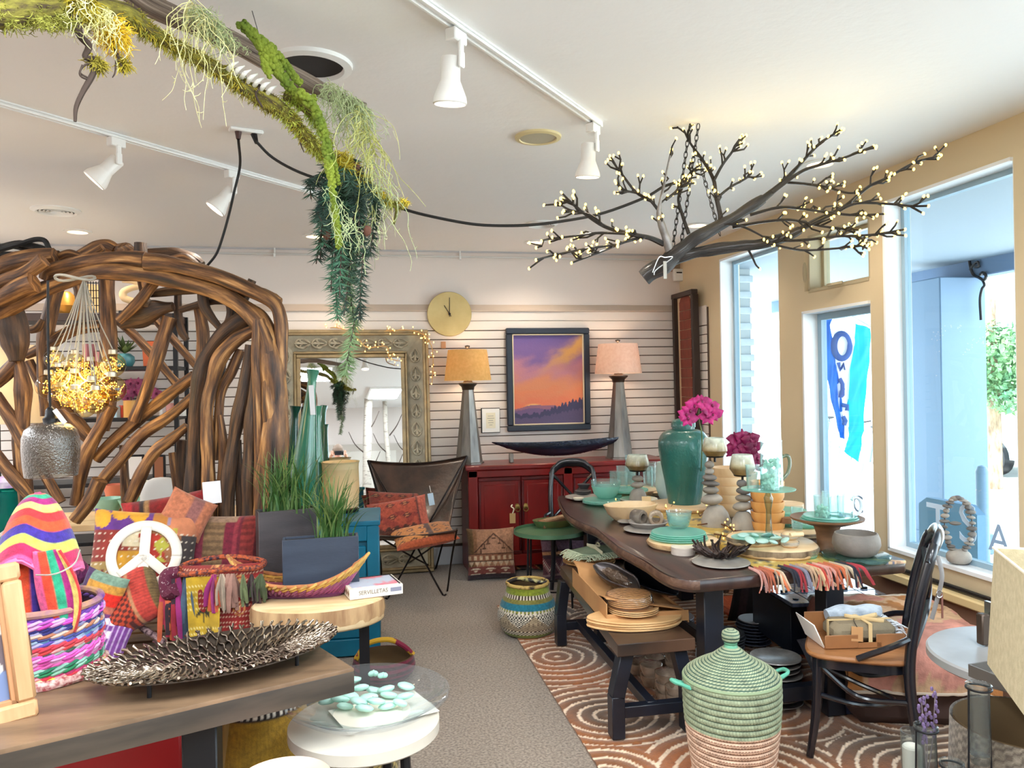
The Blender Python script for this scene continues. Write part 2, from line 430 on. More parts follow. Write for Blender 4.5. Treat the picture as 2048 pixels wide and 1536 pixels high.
mr=MB().box((0,0,0),(.014,.56,.0715),b=.002).mesh('plank',None,False)
for k in range(24):ob('plank',mr,SLATP,rw,(XR-.012,6.6,zt-.0395-k*.0795))
ob('plank',MB().box((0,0,0),(.02,.56,.17),b=.003).mesh('plank',None,False),SLATP,rw,(XR-.012,6.6,2.18))
for i,(x,y)in enumerate(PANELS):
 lab=['square ceiling light panel nearest the left of the front door wall','ceiling light panel above the right front of the shop','ceiling light panel over the far left aisle','ceiling light panel between the window and the photographer','ceiling light panel just above the photographer','added unseen ceiling light panel left of the driftwood arch','added unseen ceiling light panel in the far left corner'][i]
 t=thing('ceiling_light_panel',lab,'ceiling light',(x,y,ZC),group='ceiling light panels')
 f=MB()
 for(cx,cy,sx,sy)in((0,-.6,.62,.03),(0,.6,.62,.03),(-.3,0,.03,1.2),(.3,0,.03,1.2)):f.box((cx,cy,-.017),(sx,sy,.034))
 part('frame',f,WHITE,t);part('diffuser',MB().box((0,0,-.012),(.57,1.17,.02)),glow('panel_glow',(255,246,235),2.2),t)
def downlight(px,py,label,warm=True):
 p=PZ(px,py,ZC);t=thing('recessed_light',label,'ceiling light',p,group='recessed ceiling lights')
 part('trim_ring',MB().lathe([(.068,0),(.098,0),(.1,-.006),(.07,-.009),(.068,-.002)],28),WHITE,t)
 part('bulb',MB().lathe([(0,-.003),(.066,-.003),(.066,0)],24),glow('downlight_glow',(255,214,160),5),t)
 lamp('recessed_lamp','SPOT',(p[0],p[1],ZC-.02),26,(1,.84,.66),.06,(0,0,0),spot=2.3,blend=.8)
downlight(155,463,'recessed ceiling light above the left end of the driftwood arch')
downlight(630,472,'recessed ceiling light half hidden behind the hanging pine garland')
downlight(1070,484,'recessed ceiling light by the back wall above the sunset painting')
downlight(1395,450,'recessed ceiling light seen through the lit branch')
downlight(1640,327,'recessed ceiling light beside the window behind the branch tips')
def vent(px,py,r,label,slots=4):
 t=thing('ceiling_vent',label,'vent',PZ(px,py,ZC))
 part('flange',MB().lathe([(r*.72,-.012),(r*.8,-.02),(r,-.006),(r,0)],32),WHITE,t)
 part('recess',MB().lathe([(0,-.004),(r*.72,-.004)],24),BLACK,t)
 for k in range(slots):q=r*(.12+.58*k/slots);part('louver',MB().lathe([(q+r*.03,-.006),(q+r*.1,-.016),(q+r*.115,-.014),(q+r*.05,-.004)],28),WHITE,t)
vent(112,420,.15,'round white ceiling vent with slots at the left of the room')
vent(1083,447,.125,'round louvred ceiling vent just beyond the black cord')
t=thing('ceiling_speaker','flush round ceiling speaker with beige grille and cream ring','speaker',PZ(1076,273,ZC))
part('ring',MB().lathe([(.088,-.004),(.092,-.014),(.112,-.01),(.114,0)],36),mat('speaker_ring',(222,208,160),.5),t)
part('grille',MB().lathe([(0,-.008),(.09,-.008)],36),mat('speaker_grille',(186,180,158),.7,bump=.5,bs=400),t)
t=thing('ceiling_register','large white ring vent with dark opening behind the mossy log','vent',PZ(622,128,ZC))
part('ring',MB().lathe([(.118,-.004),(.122,-.02),(.15,-.014),(.153,0)],40),WHITE,t)
part('opening',MB().lathe([(0,-.003),(.118,-.003)],32),mat('vent_dark',(40,40,42),.8),t)
TA=math.radians(41.285);td=np.array([math.sin(TA),math.cos(TA),0])
def track(a,b,label,heads):
 a=np.array(a);b=np.array(b);c=(a+b)/2;L=np.linalg.norm(b-a)
 t=thing('track_rail',label,'track light rail',(c[0],c[1],ZC),-TA,'ceiling track rails')
 part('channel',MB().box((0,0,-.006),(.036,L,.012)).box((-.014,0,-.014),(.008,L,.016)).box((.014,0,-.014),(.008,L,.016)),WHITE,t)
 part('end_cap',MB().box((0,L/2,-.012),(.038,.02,.026),b=.002),WHITE,t)
 for(px,py,aim,lab,lit)in heads:
  p=PZ(px,py,ZC);k=np.dot(p-a,td);p=a+td*k
  h=thing('track_spotlight',lab,'spotlight',(p[0],p[1],ZC-.0225),-TA,'track spotlights')
  part('adapter',MB().box((0,0,-.022),(.042,.075,.043),b=.004),WHITE,h)
  Rr=aim;o=np.array([-.005,0,-.085])
  part('stem',MB().box((.018,0,-.06),(.014,.024,.05),b=.004).box((.02,0,-.1),(.012,.03,.055),b=.004),WHITE,h)
  hd=MB().lathe([(0,.032),(.03,.032),(.034,.026),(.034,-.045),(.038,-.055),(.056,-.1),(.058,-.118),(.053,-.122),(.05,-.118),(.046,-.1)],26,o+np.array([-.02,0,-.03]),Rr)
  part('head',hd,mat('spot_white',(236,234,230),.35),h)
  part('bulb',MB().lathe([(0,-.106),(.03,-.107),(.048,-.112)],22,o+np.array([-.02,0,-.03]),Rr),glow('spot_glow',(255,236,205),14 if lit else 3),h)
  q=np.array(p)+[0,0,-.15]
  wr=Matrix(rz(-TA)@Rr).to_euler()
  lamp('track_lamp','SPOT',q+(rz(-TA)@Rr)@np.array([0,0,-.14]),16,(1,.9,.78),.04,wr,spot=1.5,blend=.7)
track(PZ(700,-100,ZC),PZ(1200,243,ZC),'white ceiling track rail running from the top edge toward the window',[(921,45,eul(.12,.12,0),'white track spotlight shining down at the top centre',1),(1190,238,eul(.1,.1,0),'white track spotlight at the rail end beside the round speaker',1)])
a=PZ(0,200,ZC)-td*.8;b=PZ(622,381,ZC)+td*.35
track(a,b,'white ceiling track rail crossing the upper left ceiling',[(228,268,eul(-.55,.55,0),'white track spotlight nearest the left edge, tilted away',0),(452,336,eul(-.5,.45,0),'white track spotlight next to the dangling cord, tilted away',0)])
p=PZ(492,259,ZC);pl=thing('ceiling_outlet','white double outlet plate on the ceiling with two plugs','outlet',p,.35)
part('plate',MB().box((0,0,-.008),(.15,.05,.016),b=.004),WHITE,pl)
part('plug',MB().tube([(-.035,0,-.016),(-.035,0,-.05)],[.016,.01],8),mat('plug_brown',(70,40,34),.5),pl)
part('plug',MB().tube([(.035,0,-.016),(.045,-.01,-.06)],[.016,.009],8),BLACK,pl)
c1=[p+np.array([-.033,-.012,-.05])]+[PD(x,y,d)for(x,y,d)in((480,330,3.76),(468,385,3.8),(455,440,3.85),(440,490,3.88),(430,512,3.9),(413,533,3.93))]
solo('power_cord',MB().tube(cat(c1,6),.0065,7),CORD,'black power cord dropping from the ceiling outlet to the driftwood arch','cord',c1[0],world=True)
c2=[p+np.array([.045,-.03,-.06])]+[PD(x,y,d)for(x,y,d)in((545,315,3.75),(600,345,3.7),(680,372,3.7),(760,402,3.7),(800,416,3.7),(850,430,3.7),(930,446,3.7),(985,451,3.7),(1060,450,3.7),(1140,440,3.72),(1210,425,3.72),(1290,395,3.72),(1330,372,3.72),(1370,362,3.7))]
solo('power_cord',MB().tube(cat(c2,5),.007,7),CORD,'black power cord swagged across the ceiling to the lit branch','cord',c2[0],world=True)
zr=PY(1240,518.4,YB-.02)[2]
t=thing('picture_rail','thin white picture hanging rail along the top of the back wall','picture rail',(-.3,YB-.02,zr))
part('rail',MB().box((0,0,0),(6.5,.012,.016),b=.002),mat('rail_grey',(205,203,200),.4,.2),t)
for x in(-2.6,-1.6,-.4,1.2,2.3):part('bracket',MB().box((x,.006,.04),(.012,.012,.09)).box((x,-.004,-.012),(.016,.02,.03)),WHITE,t)
part('shadow_strip',MB().box((0,.012,.1),(6.5,.012,.12)),mat('strip_shadow_grey',(188,186,188),.8),t)  # grey strip painted in as the shadow along the wall top
CONC=mat('concrete',(214,214,212),.8,0,(232,232,230),2)
g=MB().box((15,3,-.2),(24,50,.16));gr=struct('ground',g,CONC);gr.name='ground'
ZS=2.72
sof=MB().box((4.55,4.2,ZS+.03),(2.8,12,.06))
struct('soffit',sof,mat('porch_ceiling',(128,142,154),.7))
struct('beam_1',MB().box((5.9,4.2,ZS-.06),(.16,12,.2),b=.01),mat('porch_beam',(92,116,146),.6))
POST=mat('porch_post_paint',(112,138,164),.6)
def post(px0,px1,py,X,label):
 a=PX(px0,py,X);b=PX(px1,py,X);w=abs(a[1]-b[1])
 t=thing('porch_post',label,'post',(X,(a[1]+b[1])/2,-.12))
 part('shaft',MB().box((0,0,ZS/2-.02),(w,w,ZS-.04),b=.01),POST,t);part('plinth',MB().box((0,0,.1),(w+.05,w+.05,.2),b=.01),POST,t)
post(1852,1928,700,5.7,'square white porch post seen through the big right window')
p=PX(1500,700,3.9);bw=thing('brick_pier','pale whitewashed brick pier outside the narrow window','pier',(3.62,PX(1504,700,3.88)[1]+.25,-.12))
BR=mat('white_brick',(198,208,214),.8,0,(176,186,194),4,bump=.4,bs=40)
part('core',MB().box((0,0,1.44),(.5,.5,2.84)),mat('mortar',(170,178,182),.9),bw)
bm=MB().box((0,0,0),(.52,.245,.07),b=.008).mesh('brick')
for k in range(36):
 for j in range(2):ob('brick',bm,BR,bw,(rnd.uniform(-.012,.012),-.135+.265*j+(.04 if k%2 else-.03),.05+k*.079))
FL=thing('open_banner','blue and turquoise OPEN banner flag hanging outside the door','flag',PD(1690,905,5.6))
def bl(poly,d,m,name,label=None,thick=.006):
 P=[PD(x,y,d)for x,y in poly];n=RM[2]*thick;mb=MB();k=len(P)
 mb.add(np.vstack([P,np.array(P)+n]),[tuple(range(k)),tuple(range(2*k-1,k-1,-1))]+[(i,i+k,(i+1)%k+k,(i+1)%k)for i in range(k)])
 return part(name,mb,m,FL,label,True,False)
def strip(name,rows,m,label,amp=.012):
 A=np.array([PD(a,b,5.6)for a,b,c,d in rows]);B=np.array([PD(c,d,5.6)for a,b,c,d in rows]);nr=len(rows)-1
 def f(u,v):
  q=v*nr;i=np.minimum(q.astype(int),nr-1);t=(q-i)[:,None]
  a=A[i]*(1-t)+A[i+1]*t;b=B[i]*(1-t)+B[i+1]*t
  w=amp*np.sin(u*7+v*5)+.6*amp*np.sin(v*31+u*9)
  return a*(1-u[:,None])+b*u[:,None]+RM[2][None,:]*w[:,None]
 return part(name,MB().grid(f,14,60),m,FL,label,True,True,0)
TQ=mat('banner_turquoise',(54,196,214),.7,trl=.5);BLU=mat('banner_blue',(52,120,214),.7,trl=.45);BW=mat('banner_white',(246,248,250),.7,trl=.35)
strip('turquoise_stripe',[(1711,646,1742,657),(1709,690,1742,705),(1697,745,1738,740),(1694,800,1730,800),(1697,850,1726,860),(1695,880,1722,880),(1686,902,1717,925)],TQ,'turquoise stripe')
strip('blue_stripe',[(1649,620,1672,620),(1651,650,1662,650),(1653,720,1672,715),(1656,760,1677,760),(1662,800,1682,800),(1673,850,1686,840),(1678,875,1689,878)],BLU,'blue stripe')
strip('white_stripe',[(1668,622,1712,642),(1667,690,1709,690),(1674,740,1700,740),(1676,800,1697,800),(1684,850,1698,860),(1686,880,1690,900)],BW,'white stripe',.004)
LT=mat('banner_letter',(62,92,160),.7)
def letter(mb_pts,d=5.585):return[PD(x,y,d)for x,y in mb_pts]
o_ring=[(1684+16*math.cos(a),692+25*math.sin(a))for a in np.linspace(0,2*PI,25)[:-1]]
part('letter',MB().tube(letter(o_ring),[.022]*24,6,closed=True,flat=.25),LT,FL,world=True)
for pl_ in([(1677,725),(1680,740),(1688,728),(1690,740)],[(1679,757),(1685,768),(1685,790),(1681,795),(1686,776)],[(1684,810),(1694,812),(1694,821)],[(1686,833),(1691,842),(1688,850)]):
 part('letter',MB().tube(letter(pl_),.016,6,flat=.3),LT,FL,world=True)
part('pole',MB().tube([PD(1672,612,5.62),PD(1742,652,5.62),PD(1800,690,5.62)],.01,6),WHITE,FL,world=True)
part('hanger',MB().tube([PD(1742,652,5.62),PD(1742,444,5.62)],.004,5),WHITE,FL,world=True)
def building(X,y0,y1,h,wins,label,c=(232,230,224)):
 t=thing('far_building',label,'building',(X+1,(y0+y1)/2,-.12))
 L=y1-y0
 part('wall',MB().box((0,0,h/2),(2,L,h)),mat('stucco',c,.8),t)
 for k in range(int(h/.28)):part('siding',MB().box((-1.01,0,.2+k*.28),(.02,L,.25)),mat('siding_paint',(238,236,232),.7),t)
 part('roof',MB().box((-.3,0,h+.08),(3,L+.5,.16)),mat('roof_grey',(150,156,165),.8),t)
 for(wy,wz,ww,wh)in wins:
  w=part('window',MB().box((-1.06,wy,wz),(.06,ww+.12,wh+.12)),mat('far_trim',(214,220,218),.6),t)
  part('pane',MB().box((-1.08,wy,wz),(.05,ww,wh)),mat('far_glass',(120,140,150),.2),w)
building(13,9.5,17,4.2,[(-1.5,1.5,1.1,1.6),(1.3,1.5,1.1,1.6),(-1.5,3.4,.9,.8)],'pale clapboard house across the street behind the banner')
building(16,1,9,3.6,[(-2,1.4,1.6,1.1),(1,1.4,1.6,1.1)],'low white shop front across the street behind the tree')
def leafball(mb,c,r,n,s,seed):
 g=np.random.default_rng(seed)
 for i in range(n):
  d=g.normal(size=3);d/=np.linalg.norm(d);p=c+d*np.array(r)*g.uniform(.35,1)**.5
  a=g.normal(size=3);a/=np.linalg.norm(a);b=np.cross(a,d);b/=np.linalg.norm(b)+1e-9;q=s*g.uniform(.6,1.3)
  mb.add([p-a*q,p+b*q*.45,p+a*q,p-b*q*.45],[(0,1,2,3)])
p=PX(1985,700,9.5)
tr=thing('street_tree','leafy green street tree seen through the right window','tree',(9.5,p[1],-.12))
part('trunk',MB().tube(cat([(0,0,0),(.03,.02,1.2),(-.02,0,2.2),(.05,.05,2.9)],5),[.11,.05],8),BARK,tr)
lm=MB();leafball(lm,np.array([0,0,1.95]),(.75,.6,.62),2600,.06,3);leafball(lm,np.array([.1,-.35,1.45]),(.5,.45,.35),900,.05,4)
part('foliage',lm,mat('tree_leaf',(66,118,84),.6,0,(128,164,108),3,trl=.3),tr,kind='stuff')
p=PX(1965,1000,4.6)
bo=thing('bollard','grey street bollard just outside the right window','bollard',(4.6,p[1],-.12))
part('shaft',MB().lathe([(.05,0),(.045,.02),(.045,.98)],16),mat('bollard_grey',(120,150,176),.5),bo);part('cap',MB().lathe([(.045,.98),(.047,1.0),(.03,1.04),(0,1.05)],16),mat('bollard_grey'),bo)
br=[PX(x,y,5.8)for(x,y)in((1936,505),(1944,545),(1958,555),(1968,560),(1972,552),(1966,545),(1960,550))]
s=thing('scroll_bracket','black wrought iron scroll bracket by the porch beam','bracket',br[0])
part('scroll',MB().tube(cat(br,6),.014,6),BLACK,s,world=True)
part('scroll',MB().tube(cat([PX(x,y,5.8)for(x,y)in((1940,540),(1948,528),(1956,524),(1957,533),(1950,534))],6),.012,6),BLACK,s,world=True)
part('scroll',MB().tube(cat([PX(x,y,5.8)for(x,y)in((1964,558),(1969,570),(1964,578),(1960,600),(1962,640))],6),.012,6),BLACK,s,world=True)
ca=thing('parked_car','pale parked car across the street','car',(11.5,PX(1955,870,11.5)[1],-.12))
prof=[(-2,.3),(-2.05,.7),(-1.4,.9),(-.8,1.35),(.7,1.38),(1.3,.95),(2,.85),(2.05,.35)]
part('body',MB().prism(prof,-.8,.8,(0,0,0),np.array([[0,0,1],[1,0,0],[0,1,0]])),mat('car_paint',(170,186,190),.25,.2),ca)
for yy in(-1.25,1.25):part('wheel',MB().lathe([(0,-.1),(.3,-.1),(.32,0),(.3,.1),(0,.1)],20,(-.78,yy,.32),eul(0,PI/2,0)),BLACK,ca)
part('window',MB().box((-.81,-.05,1.1),(.02,1.5,.32)),mat('far_glass'),ca)
def bicycle(px,py,X,label):
 p=PX(px,py,X);t=thing('bicycle',label,'bicycle',(X,p[1],-.12),group='parked bicycles')
 for y in(-.5,.5):part('wheel',MB().tube([(0,y+.33*math.cos(a),.34+.33*math.sin(a))for a in np.linspace(0,2*PI,25)[:-1]],.014,5,closed=True),mat('tyre_grey',(110,120,132),.6),t)
 fr=MB()
 for a,b in(((0,-.5,.34),(0,-.15,.85)),((0,-.15,.85),(0,.35,.85)),((0,.35,.9),(0,.5,.34)),((0,0,.34),(0,-.15,.9)),((0,0,.34),(0,.35,.8)),((0,-.5,.34),(0,0,.34))):fr.tube([a,b],.018,6)
 part('frame',fr,mat('bike_paint',(90,110,150),.4),t);part('saddle',MB().ell((0,-.17,.93),(.07,.13,.03),10,6),BLACK,t);part('handlebar',MB().tube([(-.25,.3,1),(0,.36,.96),(.25,.3,1)],.014,6),BLACK,t)
bicycle(1650,830,9.5,'bicycle parked outside to the left of the banner');bicycle(1738,820,8.2,'bicycle parked outside to the right of the banner')
p=[PX(1845,1000,3.75),PX(1962,1000,3.75)]
sb=thing('sign_board','grey blue sidewalk sign board standing outside the right window','sign',(3.75,(p[0][1]+p[1][1])/2,-.12))
hw=abs(p[0][1]-p[1][1])/2;ht=p[0][2]+.12
part('board',MB().prism([(-hw,0),(-hw,ht-.02),(-hw*.7,ht+.03),(hw*.7,ht+.03),(hw,ht-.02),(hw,0)],-.03,.03,(0,0,0),np.array([[0,0,1],[-1,0,0],[0,1,0]])),mat('sign_blue',(96,138,172),.6),sb)
VW=mat('vinyl_white',(196,216,236),.4);VB=mat('vinyl_blue',(150,176,205),.5)
dl=thing('window_lettering','white and blue vinyl letters on the right window glass','lettering',(XO-.06,3.5,.85))
for ch,px,py,m_,sz in(('T',1876,1050,VW,.3),('S',1935,1052,VW,.3),('A',1998,1080,VB,.2)):
 q=PX(px,py,XO-.056)
 text(ch,sz,m_,dl,tuple(q-np.array([XO-.06,3.5,.85])),(PI/2,0,-PI/2),.001)
dl2=thing('window_lettering','pale grey vinyl letter on the door glass behind the mugs','lettering',(XO-.06,4.3,.98))
q=PX(1716,1010,XO-.056);text('C',.16,VB,dl2,tuple(q-np.array([XO-.06,4.3,.98])),(PI/2,0,-PI/2),.001)
def C(*c):return np.array(srgb(*c))
def bands(x,stops):
 out=np.zeros((len(x),3));lo=-1
 for e,c in stops:out[(x>lo)&(x<=e)]=c;lo=e
 return out
def put(col,mask,c):col[mask]=c;return col
def pillow_mesh(w,h,t,fn,n=36,pinch=.06,droop=0,back=None,seed=0):
 mb=MB();cc=back if back is not None else None
 def surf(sg):
  def f(u,v):
   a,b=2*u-1,2*v-1
   pr=((1-a**4)*(1-b**4)).clip(0)**.6
   x=a*w/2*(1-pinch*(1-np.abs(b)**2)*np.abs(a));z=b*h/2*(1-pinch*(1-np.abs(a)**2)*np.abs(b))
   wr=np.array([mno.noise(Vector((p*2.2+seed,q*2.2,seed*1.3)))for p,q in zip(a,b)])*.12*pr
   y=-sg*(t/2*pr*(1+wr))
   z=z-droop*pr
   return np.column_stack([x,y,z+h/2])
  return f
 mb.grid(surf(1),n,n,fn)
 mb.grid(surf(-1),n,n,(lambda u,v:np.tile(cc,(len(u),1)))if cc is not None else fn,flip=True)
 return mb
FAB=mat('woven_cloth',attr=True,rough=.9,sheen=.2,bump=.5,bs=260,col2=(1,1,1),vs=60,lo=.3,hi=.7)
FABS=mat('smooth_cloth',attr=True,rough=.85,sheen=.15,bump=.3,bs=120,col2=(1,1,1),vs=18,lo=.25,hi=.75)
def cushion(label,w,h,t,fn,loc,rot,name='cushion',n=36,group=None,seed=1,pinch=.06,back=None,m=None):
 return solo(name,pillow_mesh(w,h,t,fn,n,pinch,0,back,seed),m or FAB,label,'cushion',tuple(loc),rot,group)
def px_size(p,px):return px*depth(p)/FPX
TILT=math.radians(4.7)
MRT=mat('mirror_frame_paint',(184,174,150),.55,.1,(150,142,124),9,bump=.2,bs=30)
MRG=mat('mirror_frame_gilt',(176,152,112),.42,.35,(146,128,98),12)
ml,mr_,mt=PY(545,900,6.78)[0],PY(858,700,6.78)[0],PY(850,661,6.80)[2]
mw,mh=mr_-ml,mt/math.cos(TILT);mc=(ml+mr_)/2
mir=thing('floor_mirror','tall leaning floor mirror in a carved taupe and gilt frame','mirror',(mc,6.70,.004),(-TILT,0,.028))
FWD=.235
def ringbox(mb,o,w,y0,y1):
 a,b=mw/2-o,mh-o
 mb.box((0,(y0+y1)/2,b-w/2),(2*a,y1-y0,w),b=.006).box((0,(y0+y1)/2,o+w/2),(2*a,y1-y0,w),b=.006)
 for s in(-1,1):mb.box((s*(a-w/2),(y0+y1)/2,(b+o)/2),(w,y1-y0,b-o-2*w),b=.006)
 return mb
part('outer_moulding',ringbox(ringbox(MB(),0,.03,-.075,0),.03,.022,-.09,0),MRG,mir)
def frieze():
 mb=MB();a=mw/2-.05;i=mw/2-.185
 for s in(-1,1):
  mb.add([(s*a,-.07,.05),(s*i,-.03,.185),(s*i,-.03,mh-.185),(s*a,-.07,mh-.05)],[(0,1,2,3)if s<0 else(3,2,1,0)])
 for z0,z1 in((mh-.05,mh-.185),(.05,.185)):mb.add([(-a,-.07,z0),(a,-.07,z0),(i,-.03,z1),(-i,-.03,z1)],[(3,2,1,0)if z0>z1 else(0,1,2,3)])
 return mb
part('frieze',frieze(),MRT,mir,smooth=False)
part('inner_moulding',ringbox(ringbox(MB(),.185,.02,-.052,0),.205,.035,-.04,0),MRG,mir)
def scroll(cx,cz,ang,s=1.):
 mb=MB();R=eul(0,ang,0)
 for sg in(-1,1):
  sp=[(sg*(.004+.046*math.sin(t)*(.55+.45*t/4.2)),-.062,-.045+.088*(1-math.cos(t*.62))-.0*t)for t in np.linspace(.1,3.1,12)]
  sp+=[(sg*(.026+.017*math.cos(t)),-.062,.012+.02*math.sin(t))for t in np.linspace(1.2,-3.2,9)]
  mb.tube([R@np.array(p)*s+np.array([cx,0,cz])for p in sp],.0085*s,6,flat=.9)
 mb.tube([R@np.array(p)*s+np.array([cx,0,cz])for p in[(0,-.058,-.055),(0,-.066,-.03),(0,-.058,.05)]],[.005,.014,.005],6)
 return mb
xs=mw/2-.118
nv=11
for k in range(nv):
 z=.24+(mh-.48)*k/(nv-1)
 for s in(-1,1):part('scroll_relief',scroll(s*xs,z,0),MRT,mir)
for k in range(7):
 x=-mw/2+.25+(mw-.5)*k/6
 for z,a in((mh-.118,PI/2),(.118,PI/2)):part('scroll_relief',scroll(x,z,a),MRT,mir)
part('glass',MB().box((0,-.02,mh/2),(mw-.46,.004,mh-.46)),mat('mirror_silver',(235,238,240),.01,1),mir,'mirror glass')
def fairy(pts,d,seed,nb,label,name='fairy_light_twig',col=(214,170,110),bc=(255,200,104),r=.004,br=.0052,spread=.05,e=4.5,tw=1.):
 base=PD(pts[0][0],pts[0][1],d);t=thing(name,label,'string lights',base);g=random.Random(seed)
 P=cat([PD(x,y,d)if name[0]!='t' else PZ(x,y,.775)for x,y in pts],6);base=P[0];t.location=base;mb=MB().tube(P,r,5)
 B=[]
 for i in range(nb):
  q=P[g.randrange(len(P))];dd=np.array([g.gauss(0,1),g.gauss(0,.5),g.gauss(0,1)]);dd=dd/np.linalg.norm(dd)*g.uniform(.3,1)*spread
  mb.tube([q,q+dd*.6,q+dd],r*.5,4);B.append(q+dd)
 part('twig',mb,mat(name+str(col[0]),col,.6),t,world=True)
 bm_=MB().ell((0,0,0),(br,br,br*1.3),8,6).mesh('bulb')
 for q in B:ob('bulb',bm_,glow('fairy_glow%d'%bc[2],bc,e),t,tuple(q-base))
 return t
fairy([(640,662),(668,655),(700,662),(735,665),(780,662),(815,660),(845,668),(862,690),(866,720),(864,765)],6.72,3,60,'warm fairy light twigs draped over the mirror top right corner')
fairy([(705,666),(718,680),(735,695),(760,693),(775,695),(778,715),(795,722)],6.6,5,26,'warm fairy light sprig hanging in front of the mirror frame')
p=PY(899,628,YB-.05);r=px_size(p,44.5)
ck=thing('wall_clock','round brushed gold wall clock reading eleven','clock',(p[0],YB-.024,p[2]))
part('dial',MB().lathe([(0,.03),(r-.004,.03),(r,.026),(r,0),(0,0)],56,(0,0,0),eul(PI/2,0,0)),mat('clock_gold',(202,182,128),.42,.4,(184,162,108),4),ck)
for(L,a,w)in((.145,-.02,.009),(.09,.55,.01)):
 e=np.array([-math.sin(a),0,math.cos(a)]);part('hand',MB().beam(np.array([0,-.036,0])-e*.025,np.array([0,-.036,0])+e*L,.004,w,(0,1,0),0),BLACK,ck)
part('hub',MB().lathe([(0,.042),(.01,.042),(.01,.03)],14,(0,0,0),eul(PI/2,0,0)),BLACK,ck)
pa,pb=PY(1012,656,YB-.06),PY(1182,859,YB-.06);pw,ph=pb[0]-pa[0],pa[2]-pb[2]
pt=thing('sunset_painting','framed purple and orange sunset painting over dark pines','painting',((pa[0]+pb[0])/2,YB-.022,pb[2]))
fm=MB();fw=.055
for(cx,cz,sx,sz)in((0,fw/2,pw,fw),(0,ph-fw/2,pw,fw),(-pw/2+fw/2,ph/2,fw,ph-2*fw),(pw/2-fw/2,ph/2,fw,ph-2*fw)):fm.box((cx,-.022,cz),(sx,.044,sz),b=.008)
part('frame',fm,mat('navy_frame',(36,46,62),.45),pt)
lm=MB();l=.012;o=fw
for(cx,cz,sx,sz)in((0,o+l/2,pw-2*o,l),(0,ph-o-l/2,pw-2*o,l),(-pw/2+o+l/2,ph/2,l,ph-2*o),(pw/2-o-l/2,ph/2,l,ph-2*o)):lm.box((cx,-.026,cz),(sx,.022,sz),b=.003)
part('liner',lm,mat('ivory_liner',(226,208,176),.5),pt)
def sunset(u,v):
 n1=np.array([mno.fractal(Vector((a*2.2+b*1.2,b*5-a*1.5,3)),1,2,5)for a,b in zip(u,v)])
 n2=np.array([mno.fractal(Vector((a*5,b*11,9)),1,2,4)for a,b in zip(u,v)])
 def mix(a,b,t):t=np.clip(t,0,1)[:,None];t=t*t*(3-2*t);return a*(1-t)+b*t
 c=mix(np.tile(C(232,122,84),(len(u),1)),C(226,140,98),(v-.2)/.2+n2*.3)
 c=mix(c,C(196,128,142),(v-.42)/.2+n1*.5)
 c=mix(c,C(128,96,156),(v-.62)/.2+n1*.6-.15*(u-.5))
 c=mix(c,C(108,84,150),(v-.85)/.15)
 gold=np.exp(-((v-(.5+.42*u**1.5)+n1*.1)/.10)**2)*np.clip(u*1.6-.35,0,1)
 c=mix(c,C(224,164,92),gold*1.0)
 c=mix(c,C(236,130,84),np.exp(-((v-.36+n2*.06)/.05)**2)*.6*(1-u*.6))
 sun=np.exp(-((u-.28)**2/.008+(v-.195)**2/.0006));c=mix(c,C(255,214,130),sun*1.3)
 hill=.165+.03*np.sin(u*5)+.02*np.array([mno.noise(Vector((a*6,1,1)))for a in u])
 c=put(c,v<hill+.02*np.sin(u*3),C(150,98,120));c=put(c,v<hill-.02,C(112,84,124))
 tree=.10+.16*np.clip((u-.35)/.6,0,1)+.05*np.abs(np.sin(u*61))*np.clip(u*1.3,.2,1)+.035*np.abs(np.sin(u*23+1))
 c=put(c,v<tree*.86,C(62,56,92));c=put(c,v<tree*.5,C(86,72,108))
 return c
iw,ih=pw-2*(o+l),ph-2*(o+l)
part('canvas',MB().grid(lambda u,v:np.column_stack([(u-.5)*iw,np.full(len(u),-.018),o+l+v*ih]),110,140,sunset),mat('oil_paint',attr=True,rough=.5,bump=.3,bs=80),pt)
p=PY(982,866,YB-.05)
sf=thing('framed_notice','small white framed notice beside the slim grey lamp','picture',(p[0],YB-.022,p[2]));w_,h_=px_size(p,38),px_size(p,50)
part('frame',MB().box((0,-.01,h_/2),(w_,.02,h_),b=.002),BLACK,sf);part('mount',MB().box((.002,-.019,h_/2),(w_-.012,.01,h_-.012)),mat('card_white',(246,244,238),.7),sf)
part('paper',MB().box((0,-.0245,h_/2),(w_*.5,.003,h_*.62)),mat('card_cream',(240,232,206),.8),sf)
for k,q in enumerate((.3,.38,.24,.28,.16)):part('text_line',MB().box((0,-.0265,h_*.68-k*.02),(w_*q,.001,.004)),mat('grey_ink',(150,146,138),.8),sf)
p=PY(887,690,YB-.03);solo('hanging_tag',MB().box((0,0,0),(.042,.006,.062),b=.002),mat('peach_card',(214,160,118),.7),'peach paper tag on the slat wall above the left lamp','tag',(p[0],YB-.024,p[2]))
X=XR-.03
tf=thing('tall_picture','tall narrow dark framed picture of a rust weaving near the corner','picture',(XR-.021,6.66,1.02),(0,-.01,0))
y0,y1,zz=-.245,.215,1.40
fr=MB();w_=.045
for(cy,cz,sy,sz)in((0,w_/2,y1-y0,w_),(0,zz-w_/2,y1-y0,w_),(y0+w_/2,zz/2,w_,zz-2*w_),(y1-w_/2,zz/2,w_,zz-2*w_)):fr.box((-.042,cy-.015,cz),(.06,sy,sz),b=.004)
part('frame',fr,mat('walnut_frame',(48,34,30),.45),tf)
part('mount',MB().box((-.028,-.015,zz/2),(.01,.37,zz-.09)),mat('mount_cream',(226,200,164),.7),tf)
